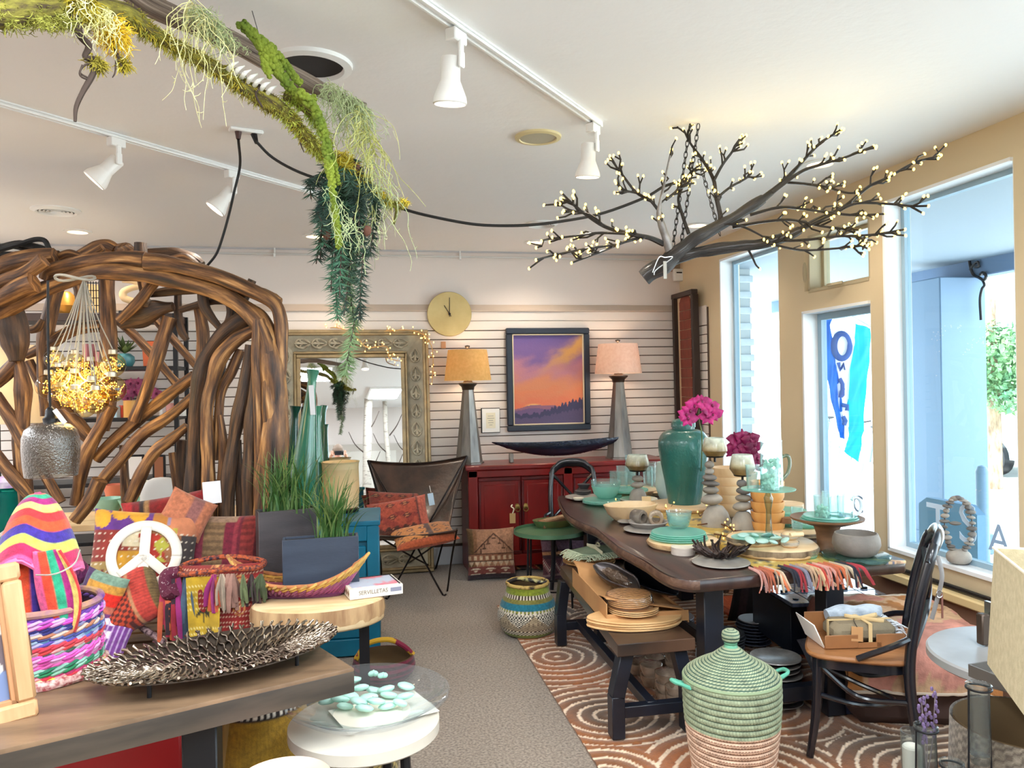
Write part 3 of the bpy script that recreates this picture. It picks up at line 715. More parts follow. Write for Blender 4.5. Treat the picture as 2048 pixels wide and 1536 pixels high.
for k in range(14):part('panel',MB().box((-.036,-.02,.13+k*.088),(.012,.24,.084),b=.003),mat('rust_weave',(150,74,56),.8,0,(112,56,46),14,(1,14,1)),tf)
part('arch_panel',MB().ell((-.036,-.02,.13+13.5*.088),(.006,.12,.05),14,8),mat('rust_weave'),tf)
p=PY(1357,550,YB-.06)
tb=thing('thermostat_box','white wall box with dark slot under the lit branch butt','box',(p[0],YB-.026,p[2]))
part('case',MB().box((0,-.026,0),(.095,.052,.115),b=.008),WHITE,tb);part('slot',MB().box((0,-.053,.02),(.055,.004,.012)),BLACK,tb)
part('bracket',MB().box((.0,.015,.09),(.1,.02,.1)),mat('taupe_bracket',(150,130,110),.6),tb)
RED=mat('red_lacquer',(138,24,20),.32,0,(98,16,16),3,(1,1,.4),bump=.1,bs=18,coat=.3)
REDD=mat('red_lacquer_dark',(96,14,16),.35,0,(66,10,14),5)
cx0,cx1,cy0,cy1,ch=.87,2.62,6.394,6.84,.925
cb=thing('red_cabinet','long red lacquered sideboard cabinet with brass ring pulls','cabinet',((cx0+cx1)/2,(cy0+cy1)/2,0));hw,hd=(cx1-cx0)/2,(cy1-cy0)/2
part('top',MB().box((0,0,ch-.02),(2*hw+.04,2*hd+.03,.04),b=.008),RED,cb)
part('carcass',MB().box((0,.01,.48),(2*hw-.02,2*hd-.04,.81)),REDD,cb)
for x in(-hw+.04,-hw+.86,hw-.04):part('stile',MB().box((x,-hd+.02,.455),(.08,.05,.87),b=.006),RED,cb)
part('top_rail',MB().box((0,-hd+.02,.855),(2*hw,.05,.06),b=.006),RED,cb);part('bottom_rail',MB().box((0,-hd+.022,.12),(2*hw,.05,.1),b=.006),RED,cb)
for s in(-1,1):part('side_panel',MB().box((s*(hw-.012),0,.455),(.03,2*hd-.02,.87),b=.006),REDD,cb)
for s in(-1,1):
 for q in(-1,1):part('foot',MB().box((s*(hw-.05),q*(hd-.05),.035),(.09,.09,.07),b=.006),REDD,cb)
def cdoor(x0,x1,knob):
 d=part('door',MB().box(((x0+x1)/2,-hd+.018,.495),(x1-x0-.008,.03,.65),b=.004),RED,cb)
 f=MB();
 for(a,b,c_,e)in((x0,x1,.79,.82),(x0,x1,.17,.2),(x0,x0+.03,.2,.79),(x1-.03,x1,.2,.79)):f.box(((a+b)/2,-hd+.002,(c_+e)/2),(b-a-.012,.014,e-c_),b=.005)
 part('door_moulding',f,REDD,d);part('door_panel',MB().box(((x0+x1)/2,-hd+.004,.495),(x1-x0-.1,.012,.53),b=.005),RED,d)
 part('ring_pull',MB().lathe([(0,.012),(.018,.01),(.026,0)],16,(knob,-hd+.003,.57),eul(PI/2,0,0)).tube([(knob+.02*math.cos(a),-hd-.014,.55+.02*math.sin(a))for a in np.linspace(0,2*PI,17)[:-1]],.004,6,closed=True),BRASS,d)
cdoor(-hw+.08,-hw+.45,-hw+.415);cdoor(-hw+.45,-hw+.82,-hw+.485);cdoor(-hw+.9,hw-.46,hw-.5);cdoor(hw-.46,hw-.08,hw-.42)
p=PY(1025,1027,cy0-.02)
t=thing('price_tag','tan paper tag tied to the red cabinet door pull','tag',(p[0],cy0-.02,p[2]-.04));part('card',MB().box((0,0,0),(.05,.003,.085),b=.001),mat('kraft_tag',(196,160,108),.8),t);part('ribbon',MB().tube(cat([(0,0,.04),(.01,-.008,.08),(-.012,-.006,.1),(0,0,.115)],4),.006,5,flat=.3),mat('cream_ribbon',(236,226,196),.7),t)
def table_lamp(px,py,label,hs,shade,glowc,tint):
 p=PZ(px,py,ch);p=np.array([p[0],6.62,ch]);t=thing('table_lamp',label,'lamp',p,group='tapered metal table lamps')
 k=depth(p)/FPX
 H=(py-768)*k+(768-hs[0])*k
 part('base',MB().lathe([(0,0),(30*k,0),(30*k,.012),(27*k,.016),(11*k,H-.02),(12*k,H),(0,H)],8,wob=None),mat('brushed_zinc',(150,146,140),.36,.75,(104,100,98),4,(3,3,.5),bump=.12,bs=30),t,'mottled grey metal column')
 part('collar',MB().lathe([(12*k,H-.03),(13*k,H-.005),(19*k,H+.02),(19*k,H+.03),(10*k,H+.035),(8*k,H+.05),(0,H+.05)],18),mat('dark_bronze',(70,56,46),.4,.5),t)
 zb,zt_=(py-hs[1])*k,(py-hs[2])*k
 part('lamp_shade',MB().lathe([(hs[3]*k,zb),(hs[4]*k,zt_),(hs[4]*k-.003,zt_),(hs[3]*k-.003,zb)],40),shade,t)
 part('spider',MB().tube([(-hs[4]*k,0,zt_-.01),(hs[4]*k,0,zt_-.01)],.003,5).tube([(0,0,H),(0,0,zt_+.0)],.005,6),BRASS,t)
 part('finial',MB().lathe([(.006,zt_-.01),(.006,zt_+.012),(.022,zt_+.026),(.022,zt_+.036),(0,zt_+.042)],12),mat('dark_bronze'),t)
 part('bulb',MB().ell((0,0,(zb+zt_)/2),(.03,.03,.04),12,8),glow('lamp_bulb',(255,190,110),10),t)
 lamp('table_lamp_light','POINT',p+np.array([0,0,(zb+zt_)/2]),5.5,glowc,.05)
table_lamp(943,930,'table lamp with mustard drum shade near the clock',(776,764,703,47,39),mat('mustard_linen',(232,196,128),.8,0,(222,184,112),40,trl=.3),(1,.78,.52),0)
table_lamp(1284,928,'table lamp with blush drum shade right of the painting',(770,759,700,47,39),mat('blush_linen',(238,212,194),.8,0,(230,200,180),40,trl=.3),(1,.76,.56),0)
zb=ch+.14
cn=thing('canoe_bowl','long dark hammered canoe-shaped bowl on two stands','bowl',(1.72,6.56,ch));Ln=px_size((1.72,6.56,1),282)/2
def canoe(u,v):
 x=(2*u-1);wd=.075*(1-np.abs(x)**2.4)+.002;dp=.115*(1-np.abs(x)**2.0)+.006;a=(v*2-1)*PI/2*1.0
 y=wd*np.sin(a);z=.165-dp*np.cos(a)+.03*x**2+.012*x
 n=np.array([mno.noise(Vector((p*60,q*14,2)))for p,q in zip(x,v)])*.006
 return np.column_stack([x*Ln,y+n*np.sin(a),z+n])
cm=MB().grid(canoe,120,20)
part('shell',cm,mat('hammered_dark',(40,46,66),.2,.4,(22,24,36),8,bump=1,bs=70,coat=.5),cn)
for x in(-.45,.5):part('stand',MB().box((x,0,.04),(.035,.05,.08),b=.004),mat('zinc_stand',(138,130,122),.4,.6),cn)
LTH=mat('brown_leather',(70,48,38),.34,0,(38,27,23),7,bump=.7,bs=26,coat=.3)
bc=np.array([.42,5.86,0])
ch_=thing('butterfly_chair','brown leather butterfly chair on a thin black metal frame','chair',bc)
def W2(x,y,d):return PD(x,y,d)-bc
TL,TR_,FL_,FR_=W2(738,922,6.5),W2(934,912,6.5),W2(752,1070,5.72),W2(914,1058,5.66)
def sling(u,v):
 f=np.array([FL_*(1-a)+FR_*a for a in u]);tp=np.array([TL*(1-a)+TR_*a for a in u])
 low=(FL_+FR_)/2*.45+(TL+TR_)/2*.55;low[2]=.30
 lw_=np.array([low+(FR_-FL_)*.42*(a-.5)*2*.5*1.25 for a in u])
 t=v[:,None]
 s=f*(1-t)**2+2*lw_*t*(1-t)*1.0+tp*t**2
 c=(1-(2*u-1)**2)
 s[:,2]-=.055*c*np.sin(PI*v)+.045*c*v**3+.02*c*(1-v)**3
 s[:,1]+=.05*c*v
 return s
sm=MB().grid(sling,30,40)
seat=part('sling',sm,LTH,ch_,'brown leather sling with seams',ang=0)
md=seat.modifiers.new('thick','SOLIDIFY');md.thickness=.012;md.offset=-1
edge=[sling(np.array([a]),np.array([b]))[0]for a,b in[(t,1)for t in np.linspace(0,1,16)]]
part('stitching',MB().tube([e+np.array([0,-.004,.002])for e in edge],.005,5),mat('leather_edge',(40,28,22),.5),ch_)
fl=[PZ(773,1197,0)-bc,PZ(890,1190,0)-bc,PZ(800,1140,0)-bc,PZ(868,1140,0)-bc]
RODM=mat('dark_rod',(36,30,30),.3,.7)
def rod(*pts):return MB().tube(cat(pts,7),.0075,7)
z8=np.array([0,0,.008])
part('leg',rod(TL,TL*.5+fl[1]*.5,fl[1]+[-.04,.03,.04],fl[1]+z8+[.0,-.02,0],fl[1]+[.03,.1,.01],FR_*.55+fl[1]*.45,FR_),RODM,ch_)
part('leg',rod(TR_,TR_*.5+fl[0]*.5,fl[0]+[.04,.03,.04],fl[0]+z8+[0,-.02,0],fl[0]+[-.03,.1,.01],FL_*.55+fl[0]*.45,FL_),RODM,ch_)
part('leg',rod(FL_,FL_*.5+fl[3]*.5,fl[3]+[-.03,-.03,.04],fl[3]+z8,fl[3]+[.03,.03,.04],TR_*.5+fl[3]*.5,TR_),RODM,ch_)
part('leg',rod(FR_,FR_*.5+fl[2]*.5,fl[2]+[.03,-.03,.04],fl[2]+z8,fl[2]+[-.03,.03,.04],TL*.5+fl[2]*.5,TL),RODM,ch_)
def kilim_red(u,v):
 n=np.array([mno.noise(Vector((a*5,b*5,4)))for a,b in zip(u,v)])
 c=np.tile(C(176,78,56),(len(u),1));c=np.where((n>.05)[:,None],C(150,60,48),c)
 d=(np.abs(((u*4)%1)-.5)+np.abs(((v*3)%1)-.5));put(c,(d<.3),C(96,44,40));put(c,(d<.16),C(206,128,84));put(c,(d<.07),C(70,40,38))
 put(c,v<.16,C(112,62,48));put(c,(v<.3)&(np.abs(((u*7)%1)-.5)*.2>v-.18)&(v>.16),C(84,50,40));put(c,u>.84,C(190,96,76));put(c,(u>.82)&(u<.845),C(90,50,46))
 return c
def kilim_orange(u,v):
 c=np.tile(C(206,132,62),(len(u),1));d=np.maximum(np.abs(((u*5)%1)-.5),np.abs(((v*4)%1)-.5));e=np.abs(((u*5)%1)-.5)+np.abs(((v*4)%1)-.5)
 put(c,e<.36,C(80,46,34));put(c,e<.18,C(224,150,80));put(c,(u>.55)&(u<.62),C(74,44,36));put(c,(u>.62),c[u>.62]*.75);put(c,(v<.12),C(180,84,46));return c
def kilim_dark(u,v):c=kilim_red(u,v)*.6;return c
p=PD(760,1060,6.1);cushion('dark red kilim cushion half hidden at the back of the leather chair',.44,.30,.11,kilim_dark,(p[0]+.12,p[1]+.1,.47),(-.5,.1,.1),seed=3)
p=PD(800,1050,5.9)
k1=cushion('red kilim cushion with a blue tag leaning in the leather chair',.46,.30,.12,kilim_red,(p[0]+.02,p[1]+.0,.45),(-.42,-.13,.06),seed=2)
p=PD(862,985,5.72);tgb=thing('price_tag','pale blue swing tag on the red kilim cushion','tag',p);part('card',MB().box((0,0,-.05),(.042,.003,.09),eul(0,-.15,0),.001),mat('blue_card',(196,216,232),.7),tgb);part('string',MB().tube([(0,0,0),(-.01,.01,.05)],.002,4),mat('string_white',(230,228,220),.8),tgb)
p=PD(850,1068,5.72);cushion('orange kilim cushion lying flat at the front of the leather chair',.47,.36,.10,kilim_orange,(p[0]+.02,p[1]-.10,.445),(-1.38,-.12,.1),seed=6)
def kilim_house(u,v):
 c=np.tile(C(176,128,98),(len(u),1));n=np.array([mno.noise(Vector((a*9,b*9,1)))for a,b in zip(u,v)]);c=c*(1+.18*n[:,None])
 put(c,(u<.12),C(112,84,52));put(c,(u<.2)&(u>.12),C(148,104,72))
 a=np.abs(u-.55);roof=.9-a*.9;put(c,(np.abs(v-roof)<.018)&(v>.52),C(84,54,42));put(c,(v<roof-.05)&(v>.5)&(a<.3),C(188,140,112))
 st=.5+.1*np.floor((.32-a)/.08);put(c,(np.abs(v-st)<.015)&(a<.3)&(v<roof-.06),C(96,64,48));put(c,(np.abs(a-(.28-np.floor((v-.5)/.1)*.08))<.012)&(v>.5)&(v<.8),C(96,64,48))
 s=(v>.34)&(v<.5);put(c,s,C(150,100,74));hk=(np.floor(u*16)%2==0)&(v>.38)&(v<.46);put(c,hk&s,C(214,184,150));put(c,(np.abs(v-.5)<.012)|(np.abs(v-.35)<.01),C(74,46,36))
 tri=(np.abs(((u*8)%1)-.5)*.2<(v-.26))&(v>.26)&(v<.35);put(c,tri,C(206,178,148));put(c,(v>.1)&(v<.26),C(128,66,58));b=(v>.1)&(v<.25)&(np.abs(((u*3.2)%1)-.5)<.2+.12*np.sin(v*70));put(c,b&(np.floor(v*40)%2==0),C(216,196,168));put(c,v<.1,C(62,46,52));return c
def kilim_zig(u,v):
 c=np.tile(C(84,46,40),(len(u),1));z=np.abs(((v*1.6)%1)-.5)*.9;d=(u-z)%.5;put(c,d<.05,C(226,196,150));put(c,(d>.05)&(d<.2),C(168,46,34));put(c,(d>.2)&(d<.24),C(214,160,96));put(c,(d>.3)&(d<.34),C(60,44,40));put(c,(v>.93),C(210,160,110));put(c,(np.floor(u*14)%2==0)&(v>.88)&(v<.93),C(240,214,170));return c
def kilim_purple(u,v):
 c=bands(v,[(.08,C(96,62,80)),(.14,C(160,130,130)),(.45,C(92,54,66)),(.52,C(70,44,56)),(.58,C(196,140,100)),(.62,C(84,52,66)),(.8,C(120,92,110)),(.84,C(60,40,50)),(.9,C(232,218,200)),(.94,C(70,48,54)),(1,C(220,206,190))])
 d=np.abs(v-(.3+.1*(np.abs(((u*5)%1)-.5)*4-1)));m=(v>.14)&(v<.46);put(c,m&(d<.018),C(238,216,206));put(c,m&(np.abs(d-.06)<.012),C(186,130,130));return c
p=PZ(992,1160,0);cushion('faded pink and brown kilim cushion with a house motif on the floor',.40,.42,.13,kilim_house,(p[0]-.03,p[1]+.02,.0),(-.2,0,-.06),n=64,seed=4)
p=PZ(1066,1140,0);cushion('dark red kilim cushion with zigzags behind the green table leg',.36,.40,.11,kilim_zig,(p[0]-.0,p[1]-.02,.0),(-.16,.06,-.1),n=56,seed=7)
p=PZ(1125,1160,0);cushion('purple striped kilim cushion with white zigzags under the green table',.44,.40,.12,kilim_purple,(p[0]+.05,p[1]+.0,.0),(-.2,0,.1),n=64,seed=8)
gx=np.array([1.60,5.72,0]);zt2=.53
q1,q2=PZ(1027,1060,zt2),PZ(1170,1060,zt2)
gx=(PZ(1029,1062,zt2)+PZ(1170,1060,zt2))/2;gr_=np.linalg.norm(q1-q2)/2;gx[2]=0
gt=thing('green_table','round green metal side table with thin black legs','table',gx)
part('tabletop',MB().lathe([(0,zt2-.008),(gr_-.004,zt2-.008),(gr_-.003,zt2+.012),(gr_,zt2+.012),(gr_+.002,zt2-.016),(0,zt2-.014)],48),mat('green_enamel',(92,132,98),.38,.2,(80,118,88),5),gt)
for k in range(4):
 a=k*PI/2+.5;part('leg',MB().tube([(gr_*.8*math.cos(a),gr_*.8*math.sin(a),zt2-.01),(gr_*.86*math.cos(a),gr_*.86*math.sin(a),.0)],.008,7),BLACK,gt)
part('stretcher',MB().tube([(gr_*.84*math.cos(.5+k*PI/2),gr_*.84*math.sin(.5+k*PI/2),.12)for k in range(4)],.006,6,closed=True),BLACK,gt)
tp=PZ(1108,1050,zt2)
ty=thing('oval_tray','oval green rimmed tray on the green side table','tray',(tp[0],tp[1],zt2-.006),.1)
part('shell',MB().lathe([(0,.004),(.13,.004),(.165,.05),(.17,.05),(.136,0),(0,0)],40,sy=.62),mat('patina_metal',(110,140,96),.35,.6,(150,140,84),6),ty)
gf=thing('gift_box','brown paper gift box lying in the oval green tray','box',(tp[0]+.01,tp[1],zt2+.0),.25)
part('body',MB().box((.01,0,.03),(.27,.1,.05),eul(.03,-.12,0),.004),mat('brown_paper',(142,104,70),.8,0,(110,78,52),10),gf)
part('window',MB().box((.005,0,.056),(.2,.06,.004),eul(.03,-.12,0)),mat('wood_spoons',(206,178,140),.6,0,(120,84,56),22,(1,6,1)),gf)
bx=np.array([-1.3,4.0,0.])
bench=thing('driftwood_bench','huge arched bench of tangled brown driftwood logs, left of the room','bench',bx)
def log(pts,d,r,m=DRIFT,n=10,jit=.28,seed=None,flat=1.,name='log',world=True,ends=None):
 P=[]
 for i,q in enumerate(pts):
  dd=q[2]if len(q)>2 else(d if np.isscalar(d)else np.interp(i/(len(pts)-1),np.linspace(0,1,len(d)),d));P.append(PD(q[0],q[1],dd))
 dm=np.mean([depth(p)for p in P]);sd=rnd.random()*40 if seed is None else seed
 P=cat(P,7);R=np.array(np.interp(np.linspace(0,1,len(P)),np.linspace(0,1,len(r)),r)if np.ndim(r)else[r]*len(P))*dm/FPX
 mb=MB().tube(P,R,n,jit=jit,js=7,seed=sd,flat=flat)
 return part(name,mb,m,bench,world=True,ang=55)
log([(-60,660),(0,622),(86,580),(162,551),(221,542),(293,548),(362,563),(448,590),(500,626),(530,665),(545,720),(550,815),(549,900),(548,1010),(548,1120),(548,1290)],[3.9,3.9,3.85],[20,19,17,16,17,18,18,20,20,22,24,25,26,26,26,26],n=14,jit=.3)
log([(90,560),(103,541),(172,525),(240,518),(291,522)],3.9,[12,15,17,16],n=12)
log([(293,525),(345,530),(431,551),(493,577),(545,605),(560,640),(562,711),(561,770)],3.88,[18,17,15,14,15,14,13,9],n=12)
log([(470,585),(520,588),(548,600),(562,604)],3.95,[8,13,14,8],jit=.4)
log([(520,640),(538,700),(540,780),(545,860),(530,960),(528,1080),(528,1280)],3.86,[10,16,18,20,18,20,20],n=12)
log([(-40,610),(0,596),(40,577),(70,566)],3.8,[16,18,20,22],jit=.3);log([(-30,580),(10,560),(50,548),(88,520)],3.82,[14,14,16,16]);log([(-30,558),(20,530),(60,520),(110,512)],3.95,[20,22,20,16],jit=.4)
log([(-30,540),(30,528),(80,522),(120,514)],4.05,[10,12,14,12],jit=.5,m=DRIFTD)
log([(150,512),(190,495),(215,492),(232,500)],4.1,[8,14,15,13]);log([(165,516),(195,500),(205,494)],4.0,[9,10,9]);log([(238,503,4.25),(252,502,4.0)],4.1,[16,16],n=14,jit=.08)
log([(281,486),(281,514)],4.0,[13,14],jit=.4,m=DRIFTD);log([(297,511),(345,512),(385,522),(404,532)],4.05,[12,15,16,10],m=DRIFTD);log([(340,520),(372,516),(402,540)],4.0,[8,10,8])
log([(118,515),(140,508),(165,514)],4.0,[8,9,8],jit=.6)
log([(214,552),(216,625),(217,660),(217,718),(215,800),(205,860)],4.15,[15,16,18,17,16,14],n=12);log([(114,573),(96,640),(88,700),(86,746),(91,832)],4.2,[16,15,14,13,10])
log([(14,600),(24,640),(30,690),(33,722)],3.95,[28,27,26,16],m=DRIFTD,jit=.35);log([(36,715),(46,780),(42,860),(41,901),(50,970),(54,1060),(54,1240)],4.0,[10,16,15,15,15,16,16])
log([(340,634),(322,690),(306,740),(285,800),(268,842)],4.12,[14,14,13,13,12]);log([(390,752),(345,785),(293,825),(240,870),(193,918)],4.16,[12,12,13,13,12]);log([(392,788),(340,832),(286,867),(240,920),(200,968)],4.08,[10,12,13,13,12])
log([(374,852),(340,880),(310,905),(285,945),(258,1002)],4.02,[8,12,13,13,12]);log([(235,641),(270,672),(310,715),(340,752),(366,782)],4.25,[9,9,9,9,9]);log([(305,632),(345,678),(392,732)],4.3,[9,9,8])
log([(222,812),(205,848),(193,867),(172,905),(163,940),(152,1010)],4.1,[15,14,14,15,13,13]);log([(128,816),(155,850),(182,880)],4.15,[13,14,12]);log([(-10,790),(25,840),(48,884),(75,925),(97,960),(122,1005)],3.98,[12,12,12,12,12,12])
log([(-10,908),(20,945),(62,995)],3.95,[11,12,11]);log([(52,710),(95,690),(138,665),(170,655),(203,652)],4.2,[10,12,13,12,10]);log([(-10,765),(10,748),(36,722)],4.0,[14,14,13]);log([(58,722),(80,765),(110,800),(128,830)],4.22,[10,10,10,9])
log([(240,648),(262,636),(290,630),(318,618),(346,612)],4.1,[10,18,20,19,14],m=DRIFTD,jit=.75,n=14);log([(262,622),(285,605),(300,608)],4.05,[8,14,8],jit=.8,m=DRIFTD);log([(238,642),(272,610),(300,575),(316,556)],4.02,[9,11,12,12])
log([(296,588),(330,584),(392,578)],4.1,[8,9,10],m=DRIFTD);log([(398,612),(406,660),(407,694),(403,730),(397,768)],4.14,[10,12,13,12,11]);log([(405,580),(408,610),(420,632),(446,664)],4.0,[12,11,9,6],m=DRIFTD)
log([(456,598),(461,622),(455,645),(436,672)],4.0,[8,8,7,7],m=DRIFTD);log([(360,620),(395,610),(425,602),(452,602)],4.05,[7,8,8,7],m=DRIFTD);log([(356,575),(356,625),(362,660),(374,680)],4.15,[9,9,8,6],m=DRIFTD)
log([(282,556),(290,600)],4.15,[8,7]);log([(150,545),(160,600),(150,640)],4.1,[10,9,6]);log([(60,660),(75,655),(85,640)],4.1,[8,9,6])
log([(200,960),(180,1000),(150,1040)],3.98,[14,14,12]);log([(246,890),(250,960),(252,1010)],4.2,[8,9,8])
log([(512,630),(480,642),(448,667),(425,695),(407,728),(394,790),(388,880),(384,960),(380,1080)],3.98,[16,16,16,16,15,15,15,15,15],m=DRIFTD,n=12);log([(508,660),(470,682),(440,716),(424,765),(414,815),(415,880),(417,960),(417,1080)],3.92,[11,14,14,13,13,13,14,14],n=12)
log([(502,690),(492,760),(478,830),(466,890),(452,1000),(452,1100)],3.9,[12,13,14,13,13,13],m=DRIFTD);log([(440,830),(446,880),(446,920),(440,1010),(440,1100)],3.94,[6,9,9,9,9]);log([(481,700),(462,745),(442,785),(436,855),(430,920)],3.96,[9,10,10,9,7])
log([(514,740),(505,830),(500,900),(496,1000),(498,1120)],3.88,[12,14,14,14,14],m=DRIFTD,n=12);log([(517,640),(514,720),(518,800),(520,900),(519,1000),(520,1200)],3.86,[10,12,12,12,12,12]);log([(476,880),(479,940),(480,1010),(480,1100)],3.95,[6,8,8,8],m=DRIFTD)
log([(400,850),(402,930),(400,1060)],4.05,[13,14,14],m=DRIFTD);log([(425,960),(428,1030),(428,1100)],4.05,[10,10,10],m=DRIFTD);log([(365,880),(362,950),(372,1040)],4.1,[10,10,10],m=DRIFTD);log([(465,930),(462,1010),(464,1090)],3.98,[7,8,8],m=DRIFTD);log([(345,905),(352,960),(360,1040)],4.15,[9,9,9])
log([(505,560),(470,640),(448,700),(440,760)],4.06,[8,10,10,8],m=DRIFTD)
SEATW=mat('driftwood_plank',(112,76,44),.5,0,(70,44,26),4,(1,6,6),bump=.5,bs=20)
for k in range(4):part('seat_plank',MB().box((-.35,-.29+.15*k,.43),(2.3,.14,.05),b=.012),SEATW,bench)
for x in(.55,-.3,-1.2):part('leg',MB().tube([(x,-.25,0),(x+.02,-.27,.2),(x,-.25,.41)],[.06,.05,.06],9,jit=.3,seed=x*9),DRIFTD,bench)
part('apron_log',MB().tube([(-1.45,-.31,.37),(-.5,-.32,.36),(.5,-.3,.37)],[.04,.05,.04],9,jit=.3),DRIFT,bench)
tb=PD(60,505,4.1);t=thing('cable_coil','tangle of thick black cable lying on top of the driftwood arch','cable',tb)
for k,pts in enumerate([[(-40,512),(0,500),(40,488),(70,479),(90,482),(100,500),(118,520)],[(-40,520),(20,492),(60,490),(95,500),(115,516)],[(-30,500),(10,492),(50,498),(80,510),(110,524)],[(-30,512),(20,508),(60,515),(100,512)],[(-40,506),(30,486),(62,492),(108,520)],[(-20,520),(30,512),(52,504),(92,498),(120,522)]]):
 part('cable',MB().tube(cat([PD(x,y,4.02+.04*k)for x,y in pts],5),.0135,7),CORD,t,world=True)
gc=PD(168,556,3.78);t=thing('globe_pendant_cluster','cluster of glowing clear glass globes on grey cords inside the arch','pendant light',gc)
GL=glass('globe_glass',(252,246,226),(236,214,150),1.5)
glob=[(108,718,19,3.9),(150,728,22,3.84),(182,742,22,3.7),(226,730,24,3.72),(98,772,25,3.72),(122,795,24,3.64),(150,770,26,3.75),(185,785,26,3.6),(224,778,27,3.62),(192,803,25,3.52),(150,802,25,3.66),(208,752,22,3.86),(132,752,23,3.8),(165,755,22,3.9),(170,815,20,3.75),(118,752,20,3.62),(205,795,20,3.74)]
FY=glow('fairy_point',(255,212,104),3.2);WIRE=mat('gold_wire',(226,180,84),.35,.8)
for i,(x,y,rp,d)in enumerate(glob):
 c=PD(x,y,d);r=rp*d/FPX;q=c-gc
 gp=part('globe',MB().ell(q,(r,r,r),20,14),GL,t)
 part('cap',MB().lathe([(r*.36,r*.9),(r*.34,r*1.25),(r*.25,r*1.32),(0,r*1.32)],12,q),mat('cap_silver',(196,184,160),.3,.7),gp)
 g=random.Random(i);wr=MB();pt_=MB();P=[]
 for k in range(30):
  v=np.array([g.gauss(0,1),g.gauss(0,1),g.gauss(0,1)]);v=v/np.linalg.norm(v)*r*g.uniform(.45,.88);P.append(q+v)
 P=cat(P,3);wr.tube(P,.0011,4,cap=False)
 for k in range(52):
  v=P[g.randrange(len(P))];pt_.ell(v,(.0028,.0028,.0038),5,3)
 part('light_wire',wr,WIRE,gp);part('light_points',pt_,FY,gp,kind='stuff')
 part('cord',MB().tube(cat([np.zeros(3),q*.5+np.array([0,0,.01]),q+np.array([0,0,r*1.3])],4),.0028,5),mat('clear_cord',(190,186,176),.4,0,trl=.3),t)
part('hanging_loop',MB().tube([(.09*math.cos(a)-.04,.03*math.sin(a),.012*math.sin(2*a))for a in np.linspace(0,2*PI,20)[:-1]],.007,6,closed=True),mat('clear_cord'),t)
lamp('globe_lamp','POINT',tuple(PD(165,765,3.7)),8,(1,.8,.45),.14)
c=PD(102,905,3.45);k=3.45/FPX
t=thing('bell_pendant','silver crackled glass bell pendant lamp on a black cord','pendant light',c)
pr=[(8,62),(18,60),(34,56),(46,46),(51,30),(52,5),(50,-25),(47,-47),(45,-48),(47.5,-25),(49.5,5),(48.5,29),(44,43),(33,52)]
part('shade',MB().lathe([(a*k,b*k)for a,b in pr[::-1]],44),glass('mercury_glass',(214,208,196),(120,112,104),4,.1,bump=1,bs=110,haze=.1,hazec=(176,172,166)),t,'mottled silvery glass shade')
part('socket',MB().lathe([(0,92*k),(5*k,90*k),(9*k,84*k),(10*k,72*k),(14*k,68*k),(13*k,60*k),(16*k,54*k),(15*k,46*k),(0,46*k)],20),BLACK,t)
part('cord',MB().tube(cat([(0,0,90*k),(-.004,0,200*k),(-.008,.02,345*k)],5),.0055,6),CORD,t)
part('tag',MB().box((.045,-.02,72*k),(.02,.003,.075),eul(0,-.6,0)),WHITE,t)
sx0,sx1=PD(62,700,6.45)[0],PY(365,700,6.6)[0]
su=thing('shelf_unit','black metal shelf unit with dark wood shelves behind the arch','shelf',((sx0+sx1)/2,6.62,0));sw=sx1-sx0
zs=[PY(220,y,6.42)[2]for y in(626,733,836,868)]
zs[3]=.9
for s in(-1,1):
 for y in(-.19,.19):part('post',MB().box((s*(sw/2-.015),y,zs[0]/2),(.032,.032,zs[0])),BLACK,su)
for i,z in enumerate(zs+[.45]):
 th=.06 if i==0 else .03
 part('shelf',MB().box((0,0,z-th/2),(sw-.03,.4,th),b=.003),mat('dark_walnut',(66,46,38),.5,0,(46,32,28),5,(1,8,1))if i==0 else BLACK,su)
def on(px,i,y=6.5):return np.array([PY(px,700,y)[0],y,zs[i]])
SM=[]
def vase(name,px,i,prof,m,label,cat_,y=6.5,n=24,**kw):
 p=on(px,i,y);k=depth(p)/FPX
 return solo(name,MB().lathe([(a*k,b*k)for a,b in prof],n,**kw),m,label,cat_,tuple(p))
vase('table_lantern',178,0,[(0,0),(22,0),(22,60),(0,60)],glow('lantern_paper',(255,206,140),.9),'warm glowing lantern inside a wire cage on the shelf top','lantern',6.62,10)
p=on(178,0,6.5);k=depth(p)/FPX;wc=thing('wire_cage','dark wire grid screen standing on the shelf top','screen',p)
for j in range(11):part('wire',MB().box(((j*5-25)*k,0,32*k),(.006,.006,66*k)),BLACK,wc)
for j in range(5):part('wire',MB().box((0,0,(2+j*15)*k),(52*k,.006,.006)),BLACK,wc)
vase('gold_bowl',134,0,[(0,0),(14,0),(22,16),(16,36),(8,44),(6,42),(14,34),(19,16),(0,3)],mat('gold_leaf',(206,150,70),.35,.6),'rounded golden vase on the shelf top','vase')
p=on(266,0,6.52);k=depth(p)/FPX
sc=thing('wood_sculpture','twisted pale wood ribbon sculpture on a black base','sculpture',p)
part('ribbon',MB().tube(cat([np.array([a*k,0,b*k])for a,b in((0,8),(12,12),(16,22),(2,26),(-14,32),(-16,44),(-2,52),(14,56),(4,64),(-18,66))],6),[.016,.03,.012],8,flat=.5),SLAB,sc);part('base',MB().box((0,0,3*k),(44*k,.1,6*k)),BLACK,sc)
q=on(304,0,6.45);solo('coral_piece',MB().ell((0,0,.035),(.06,.05,.04),12,8,jit=.5,js=4),mat('shell_white',(226,212,186),.6),'pale lumpy coral piece on the shelf top','ornament',tuple(q))
